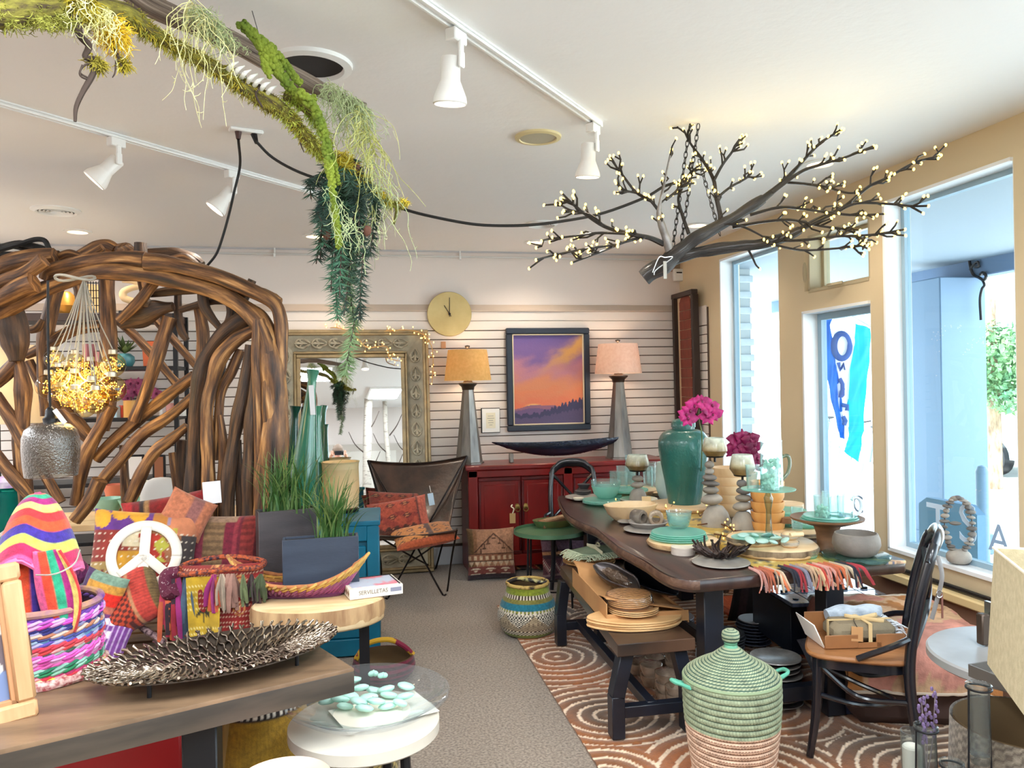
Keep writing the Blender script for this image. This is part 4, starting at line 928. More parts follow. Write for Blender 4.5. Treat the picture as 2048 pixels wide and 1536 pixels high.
vase('turquoise_bowl',249,1,[(0,0),(14,0),(19,10),(18,20),(11,26),(11,24),(16,18),(0,4)],mat('turquoise_glaze',(92,158,164),.3,0,(70,130,140),5),'turquoise glazed pot holding a leafy plant on the second shelf','pot')
p=on(249,1,6.5);p[2]+=.1;pm=MB();g=np.random.default_rng(4)
for j in range(26):
 a=g.uniform(0,2*PI);e=g.uniform(.3,1.4);L=g.uniform(.06,.17);d=np.array([math.cos(a)*math.cos(e),math.sin(a)*math.cos(e),math.sin(e)]);s=np.cross(d,[0,0,1]);s/=np.linalg.norm(s)
 pm.add([[0,0,0],d*L*.5+s*.018,d*L-[0,0,.01],d*L*.5-s*.018],[(0,1,2,3)])
solo('leafy_plant',pm,mat('plant_green',(70,96,50),.5,0,(122,140,84),9,trl=.3),'small leafy green plant in the turquoise pot','plant',tuple(p),kind='stuff')
p=on(303,1,6.52);k=depth(p)/FPX
tc=thing('terracotta_vase','flat rectangular orange vase on the second shelf','vase',p);part('body',MB().prism([(-14*k,0),(14*k,0),(20*k,50*k),(-16*k,50*k)],-.03,.03,(0,0,0),np.array([[1,0,0],[0,0,-1],[0,1,0]]),.004),mat('orange_glaze',(214,98,44),.4),tc)
for s in(-4,3):part('stick',MB().tube([(0,-.035,4*k),(s*k,-.035,40*k)],.003,5),SLAB,tc)
vase('pink_book',178,1,[(0,0),(13,0),(13,46),(0,46)],mat('dusty_pink',(186,118,122),.6),'dusty pink box standing on the second shelf','box',6.55,4)
vase('pink_book',200,1,[(0,0),(9,0),(9,30),(0,30)],mat('rose_pink',(206,140,140),.6),'smaller rose pink box beside the pink one','box',6.5,4)
p=on(322,1,6.55);solo('white_card',MB().box((0,0,.07),(.05,.02,.14)),WHITE,'small white card leaning behind the orange vase','card',tuple(p))
for(px,w_,h_,c_,lab)in((234,9,22,(190,222,232),'pale blue candle box on the third shelf'),(246,9,24,(190,60,34),'red candle box on the third shelf'),(259,13,34,(226,168,86),'amber candle jar on the third shelf'),(275,8,20,(232,210,190),'cream candle jar on the third shelf'),(342,11,26,(206,146,140),'pink jar at the end of the third shelf'),(324,7,44,(240,238,234),'tall white box at the right of the third shelf'),(362,8,22,(236,234,228),'short white jar at the shelf end')):
 vase('candle',px,2,[(0,0),(w_,0),(w_,h_),(0,h_)],mat('candle%d'%px,c_,.4),lab,'candle',6.52 if w_<12 else 6.47,16 if 'jar' in lab else 4)
def orchid(p0,curve,blooms,col,label,seed,leaf=True,br=.045):
 t=thing('orchid',label,'orchid',p0);g=random.Random(seed)
 P=cat([np.array(q)-p0 for q in curve],6);part('stem',MB().tube(P,.004,6),mat('orchid_stem',(96,116,62),.5),t)
 pm_=mat('petal%d%d'%col[:2],col,.5,0,tuple(int(v*.72)for v in col),18,trl=.35)
 for j,q in enumerate(blooms):
  q=np.array(q)-p0;f=np.array([g.uniform(-.5,.5),-1,g.uniform(-.4,.4)]);f/=np.linalg.norm(f);s=np.cross(f,[0,0,1]);s/=np.linalg.norm(s);up=np.cross(s,f);mb=MB()
  for k in range(5):
   a=2*PI*k/5+g.uniform(-.2,.2)+PI/2;d=math.cos(a)*s+math.sin(a)*up;w=np.cross(d,f);L=br*g.uniform(.9,1.15)*(1.12 if k in(1,4)else .9);wd=.46 if k in(1,4)else .34
   def pf(u,v,d=d,w=w,L=L,wd=wd):
    ww=np.sin(PI*np.clip(v,.02,1)**.75)*wd*L;x=(u*2-1)
    return q+d*(v*L)[:,None]+w*(x*ww)[:,None]+f*(.010*np.sin(v*3)-.012*x**2*v)[:,None]
   mb.grid(pf,4,5)
  b=part('blossom',mb,pm_,t,ang=0);part('lip',MB().ell(q+f*.008,(.009,.009,.012),8,6),mat('orchid_lip',(120,20,70),.5),b)
 return t
o0=on(268,2,6.45);orchid(o0,[o0,PD(262,790,6.4),PD(272,765,6.4),PD(300,780,6.4)],[PD(x,y,6.38)for x,y in((262,768),(254,780),(277,766),(268,784),(285,775),(300,782),(313,788),(256,796),(290,790))],(250,130,186),'hot pink orchid spray on the third shelf',3,br=.055)
tt=thing('side_console','pale wooden console table behind the driftwood arch','table',(-1.75,5.6,0))
part('tabletop',MB().box((0,0,.74),(2.2,.6,.04),b=.004),SLAB,tt)
for x in(-1.05,1.05):
 for y in(-.25,.25):part('leg',MB().box((x,y,.36),(.05,.05,.72)),BLACK,tt)
def tabv(name,px,prof,m,label,cat_,y=5.55,n=26,z=.76,**kw):
 p=PY(px,700,y);p[2]=z;k=depth(p)/FPX;return solo(name,MB().lathe([(a*k,b*k)for a,b in prof],n,**kw),m,label,cat_,tuple(p))
MINT=mat('mint_glaze',(166,206,184),.3,0,(138,184,162),5)
tabv('mint_bowl',210,[(0,0),(10,0),(24,20),(30,40),(28,40),(22,20),(0,3)],MINT,'mint green bowl behind the diagonal logs','bowl');tabv('mint_bowl',268,[(0,0),(10,0),(26,18),(34,38),(32,38),(24,18),(0,3)],MINT,'wider mint green bowl behind the vertical log','bowl',5.5)
tabv('green_bowl',332,[(0,0),(14,0),(28,22),(30,44),(28,44),(24,22),(0,3)],mat('olive_glaze',(112,140,62),.35,0,(84,110,50),5),'olive green bowl behind the arch','bowl',5.62)
tabv('white_pot',278,[(0,0),(14,0),(17,34),(15,34),(12,3),(0,3)],mat('ivory_glaze',(232,226,206),.4),'ivory pot in the gap between the logs','pot',5.75,z=.9)if False else None
tabv('ivory_pot',277,[(0,0),(16,0),(19,62),(17,62),(14,3),(0,3)],mat('ivory_glaze',(232,226,206),.4),'ivory pot in the gap between the logs','pot',5.75)
tabv('coral_bowl',226,[(0,0),(10,0),(20,44),(22,56),(19,56),(16,30),(0,3)],mat('coral_glaze',(216,122,92),.4),'coral coloured cup behind the logs','cup',5.8)
tabv('copper_bowl',296,[(0,0),(12,0),(26,46),(24,46),(10,3),(0,3)],mat('copper_glaze',(196,108,66),.35,.4),'copper coloured bowl behind the ivory pot','bowl',5.8)
tabv('teal_jar',12,[(0,0),(34,0),(38,20),(37,95),(33,96),(34,20),(0,5)],glass('teal_jar_glass',(130,214,206),(20,130,130),1,haze=.3,hazec=(40,170,165)),'big teal glass jar at the left edge','jar',5.2,z=.72)
tabv('jar_lid',12,[(40,0),(41,12),(30,18),(0,22),(0,20),(29,15),(38,10)],mat('purple_lid',(150,90,190),.3,0,(230,220,235),8),'purple and white glass lid on the teal jar','lid',5.2,z=.72+97*5.0/FPX)
p=PD(322,958,5.0)
cb_=thing('tub_chair','grey white rounded chair back behind the cushions','chair',(p[0],p[1],0));part('back',MB().ell((0,0,.84),(.13,.05,.2),20,12,p=.7),mat('chair_grey',(206,202,196),.6),cb_)
part('seat',MB().box((0,-.2,.45),(.4,.4,.05),b=.02),mat('chair_grey'),cb_)
for x in(-.16,.16):
 for y in(-.36,-.02):part('leg',MB().box((x,y,.22),(.03,.03,.44)),BLACK,cb_)
part('upright',MB().box((0,.01,.55),(.06,.03,.3)),mat('chair_grey'),cb_)
p=PD(30,770,5.3);k=5.3/FPX
ls=thing('drum_lamp','large cream drum lamp at the left edge behind the arch','lamp',(p[0],p[1],0))
part('lamp_shade',MB().lathe([(62*k,p[2]-76*k),(58*k,p[2]+78*k),(57*k,p[2]+78*k),(61*k,p[2]-76*k)],40),mat('cream_linen',(246,234,208),.8,trl=.5),ls)
part('column',MB().tube([(0,0,0),(0,0,p[2]-.1)],.018,10),BLACK,ls);part('base',MB().lathe([(0,0),(.15,0),(.15,.02),(.02,.03),(0,.03)],28),BLACK,ls)
part('bulb',MB().ell((0,0,p[2]),(.035,.035,.05),10,8),glow('lamp_bulb',(255,190,110),10),ls)
lamp('drum_lamp_light','POINT',tuple(p),12,(1,.85,.6),.06)
for(px,py,w_,h_,c_,lab)in((270,905,34,52,(238,232,226),'white framed print standing behind the arch'),(318,905,24,50,(150,92,60),'brown leaf print standing behind the arch')):
 p=PY(px,py,6.47);k=depth(p)/FPX;f=thing('framed_print',lab,'picture',(p[0],6.47,.901));part('frame',MB().box((0,0,h_*k/2),(w_*k,.02,h_*k),b=.003),BLACK,f);part('print',MB().box((0,-.012,h_*k/2),(w_*k-.03,.006,h_*k-.03)),mat('print%d'%px,c_,.7),f)
SB=.457
def stripes_mauve(u,v):
 c=bands(u,[(.1,C(168,84,44)),(.2,C(140,70,60)),(.36,C(132,42,62)),(.58,C(140,108,74)),(.68,C(120,30,50)),(.72,C(146,48,60)),(.76,C(110,26,44)),(.9,C(150,50,46)),(1,C(86,18,26))])
 rib=(np.floor(v*26)%2==0)&(((u>.36)&(u<.58))|((u>.76)&(u<.9)));put(c,rib,c[rib]*.62);put(c,(v>.93)&(u<.7),C(164,130,104));return c
def check_orange(u,v):
 k=(np.floor(u*26)+np.floor(v*20))%2==0
 c=np.where(k[:,None],C(196,66,34),C(84,26,18));put(c,(u<.17),C(206,74,52));put(c,(u<.22)&(u>.17),C(196,130,90));put(c,(u>.78),C(196,62,50));put(c,(u>.74)&(u<.78),C(186,128,88));put(c,u>.93,C(128,104,62))
 rib=(np.floor(v*40)%2==0)&((u<.17)|(u>.78));put(c,rib,c[rib]*.75);return c
def red_top(u,v):return bands(u,[(.12,C(168,26,32)),(.2,C(120,16,28)),(.27,C(44,30,30)),(.33,C(156,116,72)),(.4,C(120,18,22)),(.6,C(136,20,22)),(.66,C(52,40,28)),(.76,C(104,96,40)),(1,C(134,20,24))])
def serape(u,v):
 c=bands(v,[(.1,C(124,50,110)),(.3,C(150,70,120)),(.36,C(186,150,110)),(.42,C(96,130,80)),(.48,C(60,120,84)),(.54,C(20,26,50)),(.6,C(20,110,150)),(.64,C(20,20,40)),(.72,C(196,24,66)),(.76,C(210,60,96)),(1,C(176,158,146))])
 put(c,(v>.78)&(v<.94)&(np.floor(u*30)%2==0),C(50,34,40));put(c,(v<.3)&((np.floor(u*40)+np.floor(v*40))%2==0),C(92,34,84));return c
def patch(u,v):
 c=np.tile(C(150,96,60),(len(u),1));put(c,(v>.78),C(96,44,128));
 for(a,b)in((.08,.9),(.42,.97),(.25,.99)):put(c,((u-a)**2/.008+(v-b)**2/.011<1),C(222,160,40))
 put(c,(v>.78)&(u>.55),C(186,120,50));put(c,(v>.84)&(u>.7),C(150,128,150));put(c,(u<.36)&(v>.45)&(v<.78),C(140,44,32));put(c,(u<.25)&(v<.45),C(170,138,80));put(c,(u<.5)&(v<.3),C(158,110,80))
 put(c,(u>.85)&(v>.3),C(60,50,48));put(c,(u>.72)&(v>.72),C(200,124,86));put(c,(u>.5)&(v<.25),C(96,116,100));chk=(np.floor(u*30)+np.floor(v*30))%2==0;put(c,chk&(u<.45)&(v<.36),C(120,60,46));
 a_=(u-.5)*3+(v-.5);put(c,(u>.3)&(u<.55)&(v>.6)&(v<.8),C(214,196,160));put(c,(np.abs(a_-.35)<.3)&(v>.4)&(v<.75),C(166,42,26));put(c,(u>.58)&(u<.8)&(v>.45)&(v<.8)&(np.sin(u*40)+np.sin(v*33)>0),C(176,168,60));put(c,(u>.28)&(u<.48)&(v>.32)&(v<.55),C(196,140,36));put(c,(u>.48)&(u<.62)&(v>.25)&(v<.42),C(186,132,30));put(c,(u>.62)&(u<.78)&(v>.28)&(v<.45),C(160,46,32));put(c,(np.floor(u*50)%3==0)&(np.abs(v*13%1-.5)<.05),C(230,214,190));return c
def patch_small(u,v):
 c=bands(v,[(.2,C(206,74,40)),(.45,C(200,110,86)),(.7,C(226,40,24)),(.85,C(210,150,60)),(1,C(120,150,130))]);put(c,u<.2,C(70,40,90));put(c,(u>.2)&(u<.3)&(v<.5),C(96,130,90));put(c,(u>.75)&(v<.35),C(120,60,120));return c
def purple_white(u,v):c=np.tile(C(120,62,140),(len(u),1));put(c,(np.floor(v*8)%2==0)&(u<.6),C(226,216,220));put(c,(np.abs(u*9%1-.5)<.08),C(200,170,210));return c
p=PD(350,1000,4.0);cushion('red striped cushion with a white label at the very back of the bench',.42,.32,.12,red_top,(p[0]+.04,4.05,SB+.31),(-.2,-.14,.05),seed=11)
p=PD(424,985,3.86);solo('care_label',MB().box((0,0,0),(.085,.003,.11),b=.001),mat('label_white',(238,238,240),.6),'white fabric label hanging on the red striped cushion','label',tuple(p),(-.1,-.06,.1))
p=PD(432,1090,3.82);cushion('mauve and tan ribbed striped cushion at the right of the bench',.44,.46,.15,stripes_mauve,(p[0]+.01,3.93,SB+.08),(-.22,.03,-.12),n=60,seed=12)
p=PD(225,1090,4.0);cushion('serape striped cushion turned on its corner, left of the peace sign',.46,.44,.12,serape,(p[0]-.16,3.98,SB+.14),(-.2,-.62,.1),n=56,seed=13)
p=PD(285,1090,3.72);pc=np.array([p[0]+.03,3.78,SB+.16])
PK=thing('peace_cushion','patchwork cushion with a big white felt peace sign','cushion',pc,(-.28,.1,.12))
part('cover',pillow_mesh(.46,.44,.15,patch,64,.06,0,None,3),FABS,PK)
FELT=mat('white_felt',(234,224,210),.9,bump=.3,bs=120,sheen=.2)
def front(x,z):
 a,b=x/.23,(z-.22)/.22;return-.075*((1-a**4)*(1-b**4)).clip(0)**.6-.006
def felt(poly):
 return poly
R0,R1=.158,.114;zc=.225;xc=.01
def ring(u,v):
 a=u*2*PI;r=R1+(R0-R1)*v;x=xc+r*np.cos(a);z=zc+r*np.sin(a);return np.column_stack([x,front(x,z)-.004*np.sin(PI*v),z])
pr=part('peace_sign',MB().grid(ring,72,4),FELT,PK,ang=0);md=pr.modifiers.new('t','SOLIDIFY');md.thickness=.006;md.offset=1
def arm(a,r0,r1,w,nm):
 def f(u,v):
  r=r0+(r1-r0)*v;x=xc+r*math.cos(a)+(u-.5)*w*-math.sin(a);z=zc+r*math.sin(a)+(u-.5)*w*math.cos(a);return np.column_stack([x,front(x,z)-.005,z])
 o=part(nm,MB().grid(f,4,12),FELT,PK,ang=0);m_=o.modifiers.new('t','SOLIDIFY');m_.thickness=.006;m_.offset=1
arm(PI/2+.04,-.13,.13,.044,'peace_bar');arm(-PI/4+.12,0,.13,.042,'peace_bar');arm(-3*PI/4+.0,0,.13,.042,'peace_bar')
p=PD(365,1030,3.8);cushion('peach cloth cushion corner peeping above the peace sign',.22,.2,.1,lambda u,v:np.where((np.abs(u-.6)<.12)[:,None],C(150,96,90),C(196,118,84)),(p[0]-.0,3.9,SB+.46),(-.2,.5,.2),n=24,seed=19)
p=PD(225,1150,3.6);cushion('small bright patchwork cushion with orange and red bands',.2,.24,.08,patch_small,(p[0]-.03,3.66,SB+.12),(-.2,.3,-.3),n=40,seed=14)
p=PD(275,1220,3.55);cushion('orange checked cushion lying in front of the peace sign',.46,.30,.14,check_orange,(p[0]-.02,3.62,SB+.07),(-.7,-.5,.0),n=64,seed=15)
p=PD(226,1255,3.4);cushion('purple and white cushion corner behind the rope basket',.2,.22,.06,purple_white,(p[0]-.04,3.55,SB-.01),(-.5,.3,0),n=36,seed=16)
p=PD(250,1240,3.6);solo('braided_strap',MB().tube(cat([PD(200,1195,3.55),PD(225,1215,3.5),PD(262,1240,3.47),PD(310,1272,3.4),PD(330,1285,3.38)],6),.014,8,jit=.3,js=40),mat('dark_braid',(60,34,44),.8,0,(180,150,150),60),'dark braided strap below the orange checked cushion','strap',PD(200,1195,3.55),world=True)
tb0=np.array([PD(452,1200,3.55)[0],3.66,SB-.0])
tote=thing('tassel_tote','red and yellow kantha tote bag with rag tassels on the bench','bag',tb0,(0,0,-.08))
def redk(u,v):
 c=np.tile(C(140,26,22),(len(u),1));d=((u*3.3%1-.5)**2+((v*3+np.floor(u*3.3)*.5)%1-.5)**2);put(c,(d<.05)&(d>.028),C(196,130,70));put(c,d<.008,C(214,160,90));put(c,(np.abs(v*16%1-.5)<.12)&(np.floor(u*60)%2==0),C(220,180,150));return c
def yell(u,v):
 c=np.tile(C(196,158,36),(len(u),1));put(c,(np.abs(v*14%1-.5)<.1)&(np.floor(u*26)%2==0),C(232,214,140))
 for(a,b)in((.55,.62),(.45,.55),(.7,.3),(.62,.2),(.55,.75),(.75,.1)):
  x=(u-a)*2.2;y=(v-b)*5;put(c,(np.abs(y+1.6*x*x-.2)<.13)&(np.abs(x)<.45),C(46,44,30));put(c,(np.abs(x)<.05)&(np.abs(y)<.5),C(60,56,30))
 return c
part('body',pillow_mesh(.36,.36,.2,redk,56,.02,0,None,5),FABS,tote)
def flap(u,v):z=.33-.36*v;return np.column_stack([-.05+(u-.5)*(.15-.03*v),-.112+.015*np.sin(u*4)-.01*v,z])
part('flap',MB().grid(flap,24,44,lambda u,v:yell(u,1-v)),FABS,tote,ang=0)
part('rim_cord',MB().tube(cat([(-.17,-.06,.34),(-.1,-.1,.345),(.05,-.11,.36),(.16,-.06,.35),(.17,.03,.36),(0,.08,.375),(-.16,.04,.36)],6,True),.012,8,closed=True),mat('cord_navy_orange',(36,28,46),.8,0,(196,92,44),70),tote)
def tassels(t,n,x0,x1,y,z,L,cols,w=.012,seed=0,nm='tassel'):
 g=random.Random(seed)
 for i in range(n):
  x=x0+(x1-x0)*(i+.5)/n+g.uniform(-.01,.01);mb=MB();c=C(*cols[g.randrange(len(cols))])
  for k in range(7):
   l=L*g.uniform(.7,1.1);dx,dy=g.gauss(0,.018),g.gauss(0,.012)
   P=cat([(x,y,z),(x+dx*.7,y-.01+dy,z-l*.45),(x+dx,y+dy,z-l)],4);mb.tube(P,[w*.6,w,w*.7],5,col=c*g.uniform(.7,1.25),flat=.4)
  part(nm,mb,FABS,t)
RAG=[(176,40,60),(196,60,90),(130,30,80),(206,96,60),(150,110,96),(60,40,50),(170,150,130),(70,90,110),(150,40,110)]
tassels(tote,7,-.22,-.13,-.07,.33,.26,RAG,.014,1);tassels(tote,5,-.03,.08,-.115,.34,.15,RAG[3:]+[(150,190,200),(214,90,70)],.013,2);tassels(tote,3,.1,.2,-.1,.33,.13,[(70,80,50),(60,40,40),(110,120,80)],.01,3)
part('handle',MB().tube(cat([(-.17,-.05,.34),(-.22,-.06,.33),(-.21,-.08,.26),(-.17,-.1,.28)],6),.03,9),mat('plum_kantha',(92,26,52),.85,0,(210,190,190),90,lo=.62,hi=.7),tote)
ZK=.78
A,B=PZ(708,1335,ZK),PZ(590,1262,ZK);d1v=PZ(0,1500,ZK)-A;d1v/=np.linalg.norm(d1v)
KO=A+d1v*2.2;KB=B+d1v*2.3
CONS=mat('console_brown',(136,108,82),.42,0,(106,84,64),3.5,(1,5,1),bump=.12,bs=30,coat=.1)
kc=(A+B+KO+KB)/4;con=thing('console_table','thick dark brown console table across the lower left corner','table',(kc[0],kc[1],0))
poly=[(q-kc)[:2]for q in(KO,A,B,KB)]
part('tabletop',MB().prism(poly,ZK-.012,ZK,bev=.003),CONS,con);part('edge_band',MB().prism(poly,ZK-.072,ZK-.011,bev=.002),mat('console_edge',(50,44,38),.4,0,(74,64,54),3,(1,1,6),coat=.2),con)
for q in(A*.78+KO*.2+B*.02,KO*.7+KB*.2+A*.1):part('leg',MB().box((q[0]-kc[0],q[1]-kc[1]+.1,(ZK-.072)/2),(.09,.09,ZK-.072),b=.004),BLACK,con)
ang=math.atan2(-d1v[1],-d1v[0])
pf0=PZ(78,1432,ZK);fr_dir=PZ(0,1448,ZK)-pf0
k=depth(pf0)/FPX;fh=(1432-1122)*k;fwid=.30
yaw=math.atan2(-fr_dir[1],-fr_dir[0])
pfm=thing('photo_frame','pale wooden photo frame with an orchid print at the left edge','picture frame',tuple(pf0),(-.10,-.10,yaw))
PINE=mat('pine_wood',(190,142,98),.45,0,(216,174,130),3,(5,1,.6),bump=.08,bs=20)
f=.044;mb=MB()
for(x,z,sx,sz)in((-fwid/2,f/2,fwid,f),(-fwid/2,fh-f/2,fwid,f),(-f/2,fh/2,f,fh-2*f),(-fwid+f/2,fh/2,f,fh-2*f)):mb.box((x,.018,z),(sx,.036,sz),b=.007)
part('frame',mb,PINE,pfm);mb=MB();i2=f-.004
for(x,z,sx,sz)in((-fwid/2,i2+.008,fwid-2*i2,.016),(-fwid/2,fh-i2-.008,fwid-2*i2,.016),(-i2-.008,fh/2,.016,fh-2*i2),(-fwid+i2+.008,fh/2,.016,fh-2*i2)):mb.box((x,.024,z),(sx,.028,sz),b=.003)
part('inner_slip',mb,mat('pine_slip',(184,134,92),.5),pfm)
def orch(u,v):
 n=np.array([mno.noise(Vector((a*3,b*4,7)))for a,b in zip(u,v)]);c=np.tile(C(110,96,100),(len(u),1))*(1+.3*n[:,None])
 for(a,b,r)in((.75,.3,.16),(.35,.42,.2),(.8,.62,.17),(.3,.75,.2),(.75,.88,.12)):
  d=np.hypot((u-a),(v-b)*1.3);an=np.arctan2(v-b,u-a);put(c,d<r*(.7+.3*np.cos(an*5/2)**2),C(226,222,212));put(c,d<r*.22,C(208,196,150))
 put(c,v<.28,c[v<.28]*.4+C(120,150,200)*.6);return c
part('print',MB().grid(lambda u,v:np.column_stack([-fwid+f+u*(fwid-2*f),np.full(len(u),.022),f+v*(fh-2*f)]),50,60,orch),mat('photo_print',attr=True,rough=.2),pfm)
part('corner_key',MB().box((-.0,.014,fh*.45),(.006,.012,.05)),mat('slot_brown',(90,60,40),.7),pfm)
tc=PZ(417,1330,ZK);k=depth(tc)/FPX;TA_=.395;TB_=.20
q1,q2=PZ(165,1362,ZK+.05),PZ(668,1262,ZK+.05);tc=(q1+q2)/2;TA_=np.linalg.norm(q2-q1)/2;ta=math.atan2((q2-q1)[1],(q2-q1)[0]);tc[2]=ZK
TB_=.205
MT=mat('pewter',(176,160,142),.24,.95,(84,72,62),9)
tray=thing('coral_tray','large oval openwork metal tray of branching coral on the dark console','tray',tuple(tc),ta)
def tz(s):return .03+.036*s**2.4
V_=MB();NJ=132;rings=7
def tp_(s,a):return np.array([TA_*(.5+.5*s)*math.cos(a),TB_*s*math.sin(a),tz(max(s,(.5+.5*s)*abs(math.cos(a))))])
for j in range(NJ):
 s0=.04 if j%2==0 else .2;P=[]
 for q in range(int(s0*rings*4),rings*4+1):
  s=q/(rings*4);amp=.5*2*PI/NJ*2*.62/.62;ph=math.cos(PI*s*rings*.62+mno.noise(Vector((3*math.cos(2*PI*(j//2)/NJ*2),3*math.sin(2*PI*(j//2)/NJ*2),s*2)))*1.6)
  a=2*PI*(j+.5)/NJ+(1 if j%2 else-1)*amp*ph*.5+.012*mno.noise(Vector((j*3.,s*5,0)))
  pt=tp_(s*(1+.022*math.sin(j*2.4)*(s>.9)),a);pt[2]+=.003*math.sin(q*1.1+j);P.append(pt)
 V_.tube(P,[.0034,.0046,.0044,.0042],6,flat=.9)
part('coral_veins',V_,MT,tray,ang=60)
part('base',MB().lathe([(0,tz(0)-.010),(.3,tz(.3)-.010),(.6,tz(.6)-.010),(.8,tz(.8)-.010),(.95,tz(.95)-.009),(.95,tz(.95)-.006),(.8,tz(.8)-.006),(.6,tz(.6)-.006),(.3,tz(.3)-.006),(0,tz(0)-.006)],60,sx=TA_,sy=TB_),mat('tray_base',(84,74,66),.4,.7),tray)
for(x,y)in((.2,.09),(-.2,.09),(.2,-.09),(-.2,-.09)):part('foot',MB().lathe([(0,0),(.006,0),(.006,.035),(0,.035)],8,(x,y,0)),BLACK,tray)
rb=PZ(88,1345,ZK);k=depth(rb)/FPX;Rb=103*k;rb[2]=ZK;Hb=.20
bas=thing('rope_basket','round basket coiled from bright pink, purple and green rope on the console','basket',tuple(rb))
cols=[(60,40,130),(226,200,70),(196,40,60),(206,60,120),(30,130,80),(20,110,76),(216,90,160),(226,80,170),(206,70,160),(226,90,180),(60,80,70),(206,60,60),(200,50,66),(90,70,160),(110,160,200),(70,80,150),(176,110,80),(40,36,110),(44,40,120),(196,60,170),(186,90,190),(110,60,160)]
for i,c_ in enumerate(cols):
 z=.008+i*(Hb-.01)/len(cols);a=[(Rb*(1+.02*math.sin(i*1.7)+.015*math.sin(3*t+i))*math.cos(t),Rb*(1+.02*math.sin(i*1.7))*math.sin(t),z+.003*math.sin(t*5+i))for t in np.linspace(0,2*PI,65)[:-1]]
 tw=MB();r=.0068
 for ph in(0,PI):
  hel=[np.array(p)+r*.55*np.array([math.cos(t)*math.cos(w*1.+ph),math.sin(t)*math.cos(w+ph),math.sin(w+ph)])for p,t,w in zip(a,np.linspace(0,2*PI,65)[:-1],np.arange(64)*2*PI*.25)]
  tw.tube(hel,r*.8,6,closed=True,col=C(*c_)if ph==0 or i%3==0 else C(*[min(255,int(v*.5+120))for v in c_]))
 part('rope_coil',tw,FABS,bas)
part('lining',MB().lathe([(0,.01),(Rb-.01,.01),(Rb-.008,Hb)],40),mat('dark_lining',(60,26,50),.9),bas)
part('rim',MB().tube([(Rb*math.cos(t),Rb*math.sin(t),Hb+.006)for t in np.linspace(0,2*PI,49)[:-1]],.011,8,closed=True),mat('rim_jute',(196,150,96),.85,0,(110,60,140),12),bas)
part('foot_braid',MB().tube([((Rb+.012)*math.cos(t),(Rb+.012)*math.sin(t),.012)for t in np.linspace(0,2*PI,49)[:-1]],.013,8,jit=.5,js=60,closed=True),mat('braid_red',(150,50,56),.85,0,(226,200,190),60),bas)
part('handle_wire',MB().tube(cat([PD(72,1150,2.1)-rb,PD(110,1148,2.06)-rb,PD(148,1128,2.1)-rb,PD(160,1100,2.2)-rb],6),.0022,5),mat('clear_cord'),bas)
bp=rb+np.array([-.005,.0,.05])
bag=thing('striped_backpack','rainbow striped woven backpack sitting in the rope basket','bag',tuple(bp))
SC_=[(236,90,150),(226,70,40),(40,160,120),(160,30,110),(240,206,110),(206,46,50),(226,80,40),(60,40,140),(214,220,90),(196,40,90)]
def strp(x,off=0):i=np.floor(x*len(SC_)+off).astype(int)%len(SC_);return np.array([C(*c)for c in SC_])[i]
hB=(1360-985)*k-.09
def body(u,v):
 a=u*2*PI;r=.108*(1-.40*v**3)*(1+.05*np.sin(3*a));x=r*np.cos(a);y=r*np.sin(a)*.85;return np.column_stack([x-.02*v,y,v*hB*.86])
part('body',MB().grid(body,96,30,lambda u,v:strp(u*2.2)),FAB,bag,ang=0)
def flapf(u,v):
 a=(u-.5)*2*PI*.70-PI/2+.1;r=.012+.098*v**.8+.016*np.maximum(0,-np.sin(a))*v;x=r*np.cos(a);y=r*np.sin(a)*.95;z=hB*(1.02-.36*v**1.7)-.055*np.abs(np.cos(a))*v+.01*np.sin(u*18)*v;return np.column_stack([x,y-.01,z])
ff=part('flap',MB().grid(flapf,60,50,lambda u,v:strp(v*.86+.18)),FAB,bag,ang=0);md=ff.modifiers.new('t','SOLIDIFY');md.thickness=.008
for s,x in((1,.07),):
 def ear(u,v,s=s):
  a=v*1.9;return np.column_stack([.062+.03*np.sin(a)+.012*u,-.128-.012*np.sin(u*6)+.02*v,hB*.72-.24*v+0*u])+np.column_stack([(u-.5)*.085*(.6+.5*np.sin(v*PI)),0*u,0*u])
 e=part('side_flap',MB().grid(ear,26,30,lambda u,v:strp(u*.5+.0)),FAB,bag,ang=0);md=e.modifiers.new('t','SOLIDIFY');md.thickness=.008
part('pompom',MB().ell((-.0,-.01,hB*1.0+.004),(.018,.018,.016),12,8,jit=.3,js=8),mat('pom_pink',(226,80,120),.95,bump=.8,bs=200),bag)
part('hem_fringe',MB().tube([np.array(flapf(np.array([t]),np.array([1.]))[0])for t in np.linspace(0,1,40)],.009,6,jit=.5,js=90),mat('fringe_pink',(240,120,170),.95),bag)
p=PD(18,1035,2.6);cushion('dark red and green striped cushion at the left edge behind the backpack',.36,.3,.14,lambda u,v:bands(u,[(.2,C(120,20,30)),(.35,C(196,40,40)),(.5,C(40,60,40)),(.65,C(190,60,40)),(.8,C(60,110,60)),(1,C(150,30,40))]),(p[0]-.1,p[1]+.15,ZK+.0),(-.1,-.3,.2),seed=21)
p=PD(170,1500,2.3);rbx=thing('red_box','red box with a round white and black emblem under the console','box',(p[0],p[1]+.1,0),ang)
part('body',MB().box((0,0,.32),(.44,.3,.64),b=.01),mat('red_paint',(176,16,22),.45),rbx)
e=part('emblem',MB().lathe([(0,.004),(.052,.004),(.052,0)],30,(.06,-.15,.585),eul(PI/2,0,0)),mat('emblem_white',(236,230,222),.6),rbx);part('emblem_mark',MB().tube([(.045,-.156,.60),(.06,-.156,.585),(.085,-.156,.605)],.008,6,flat=.3),BLACK,e)
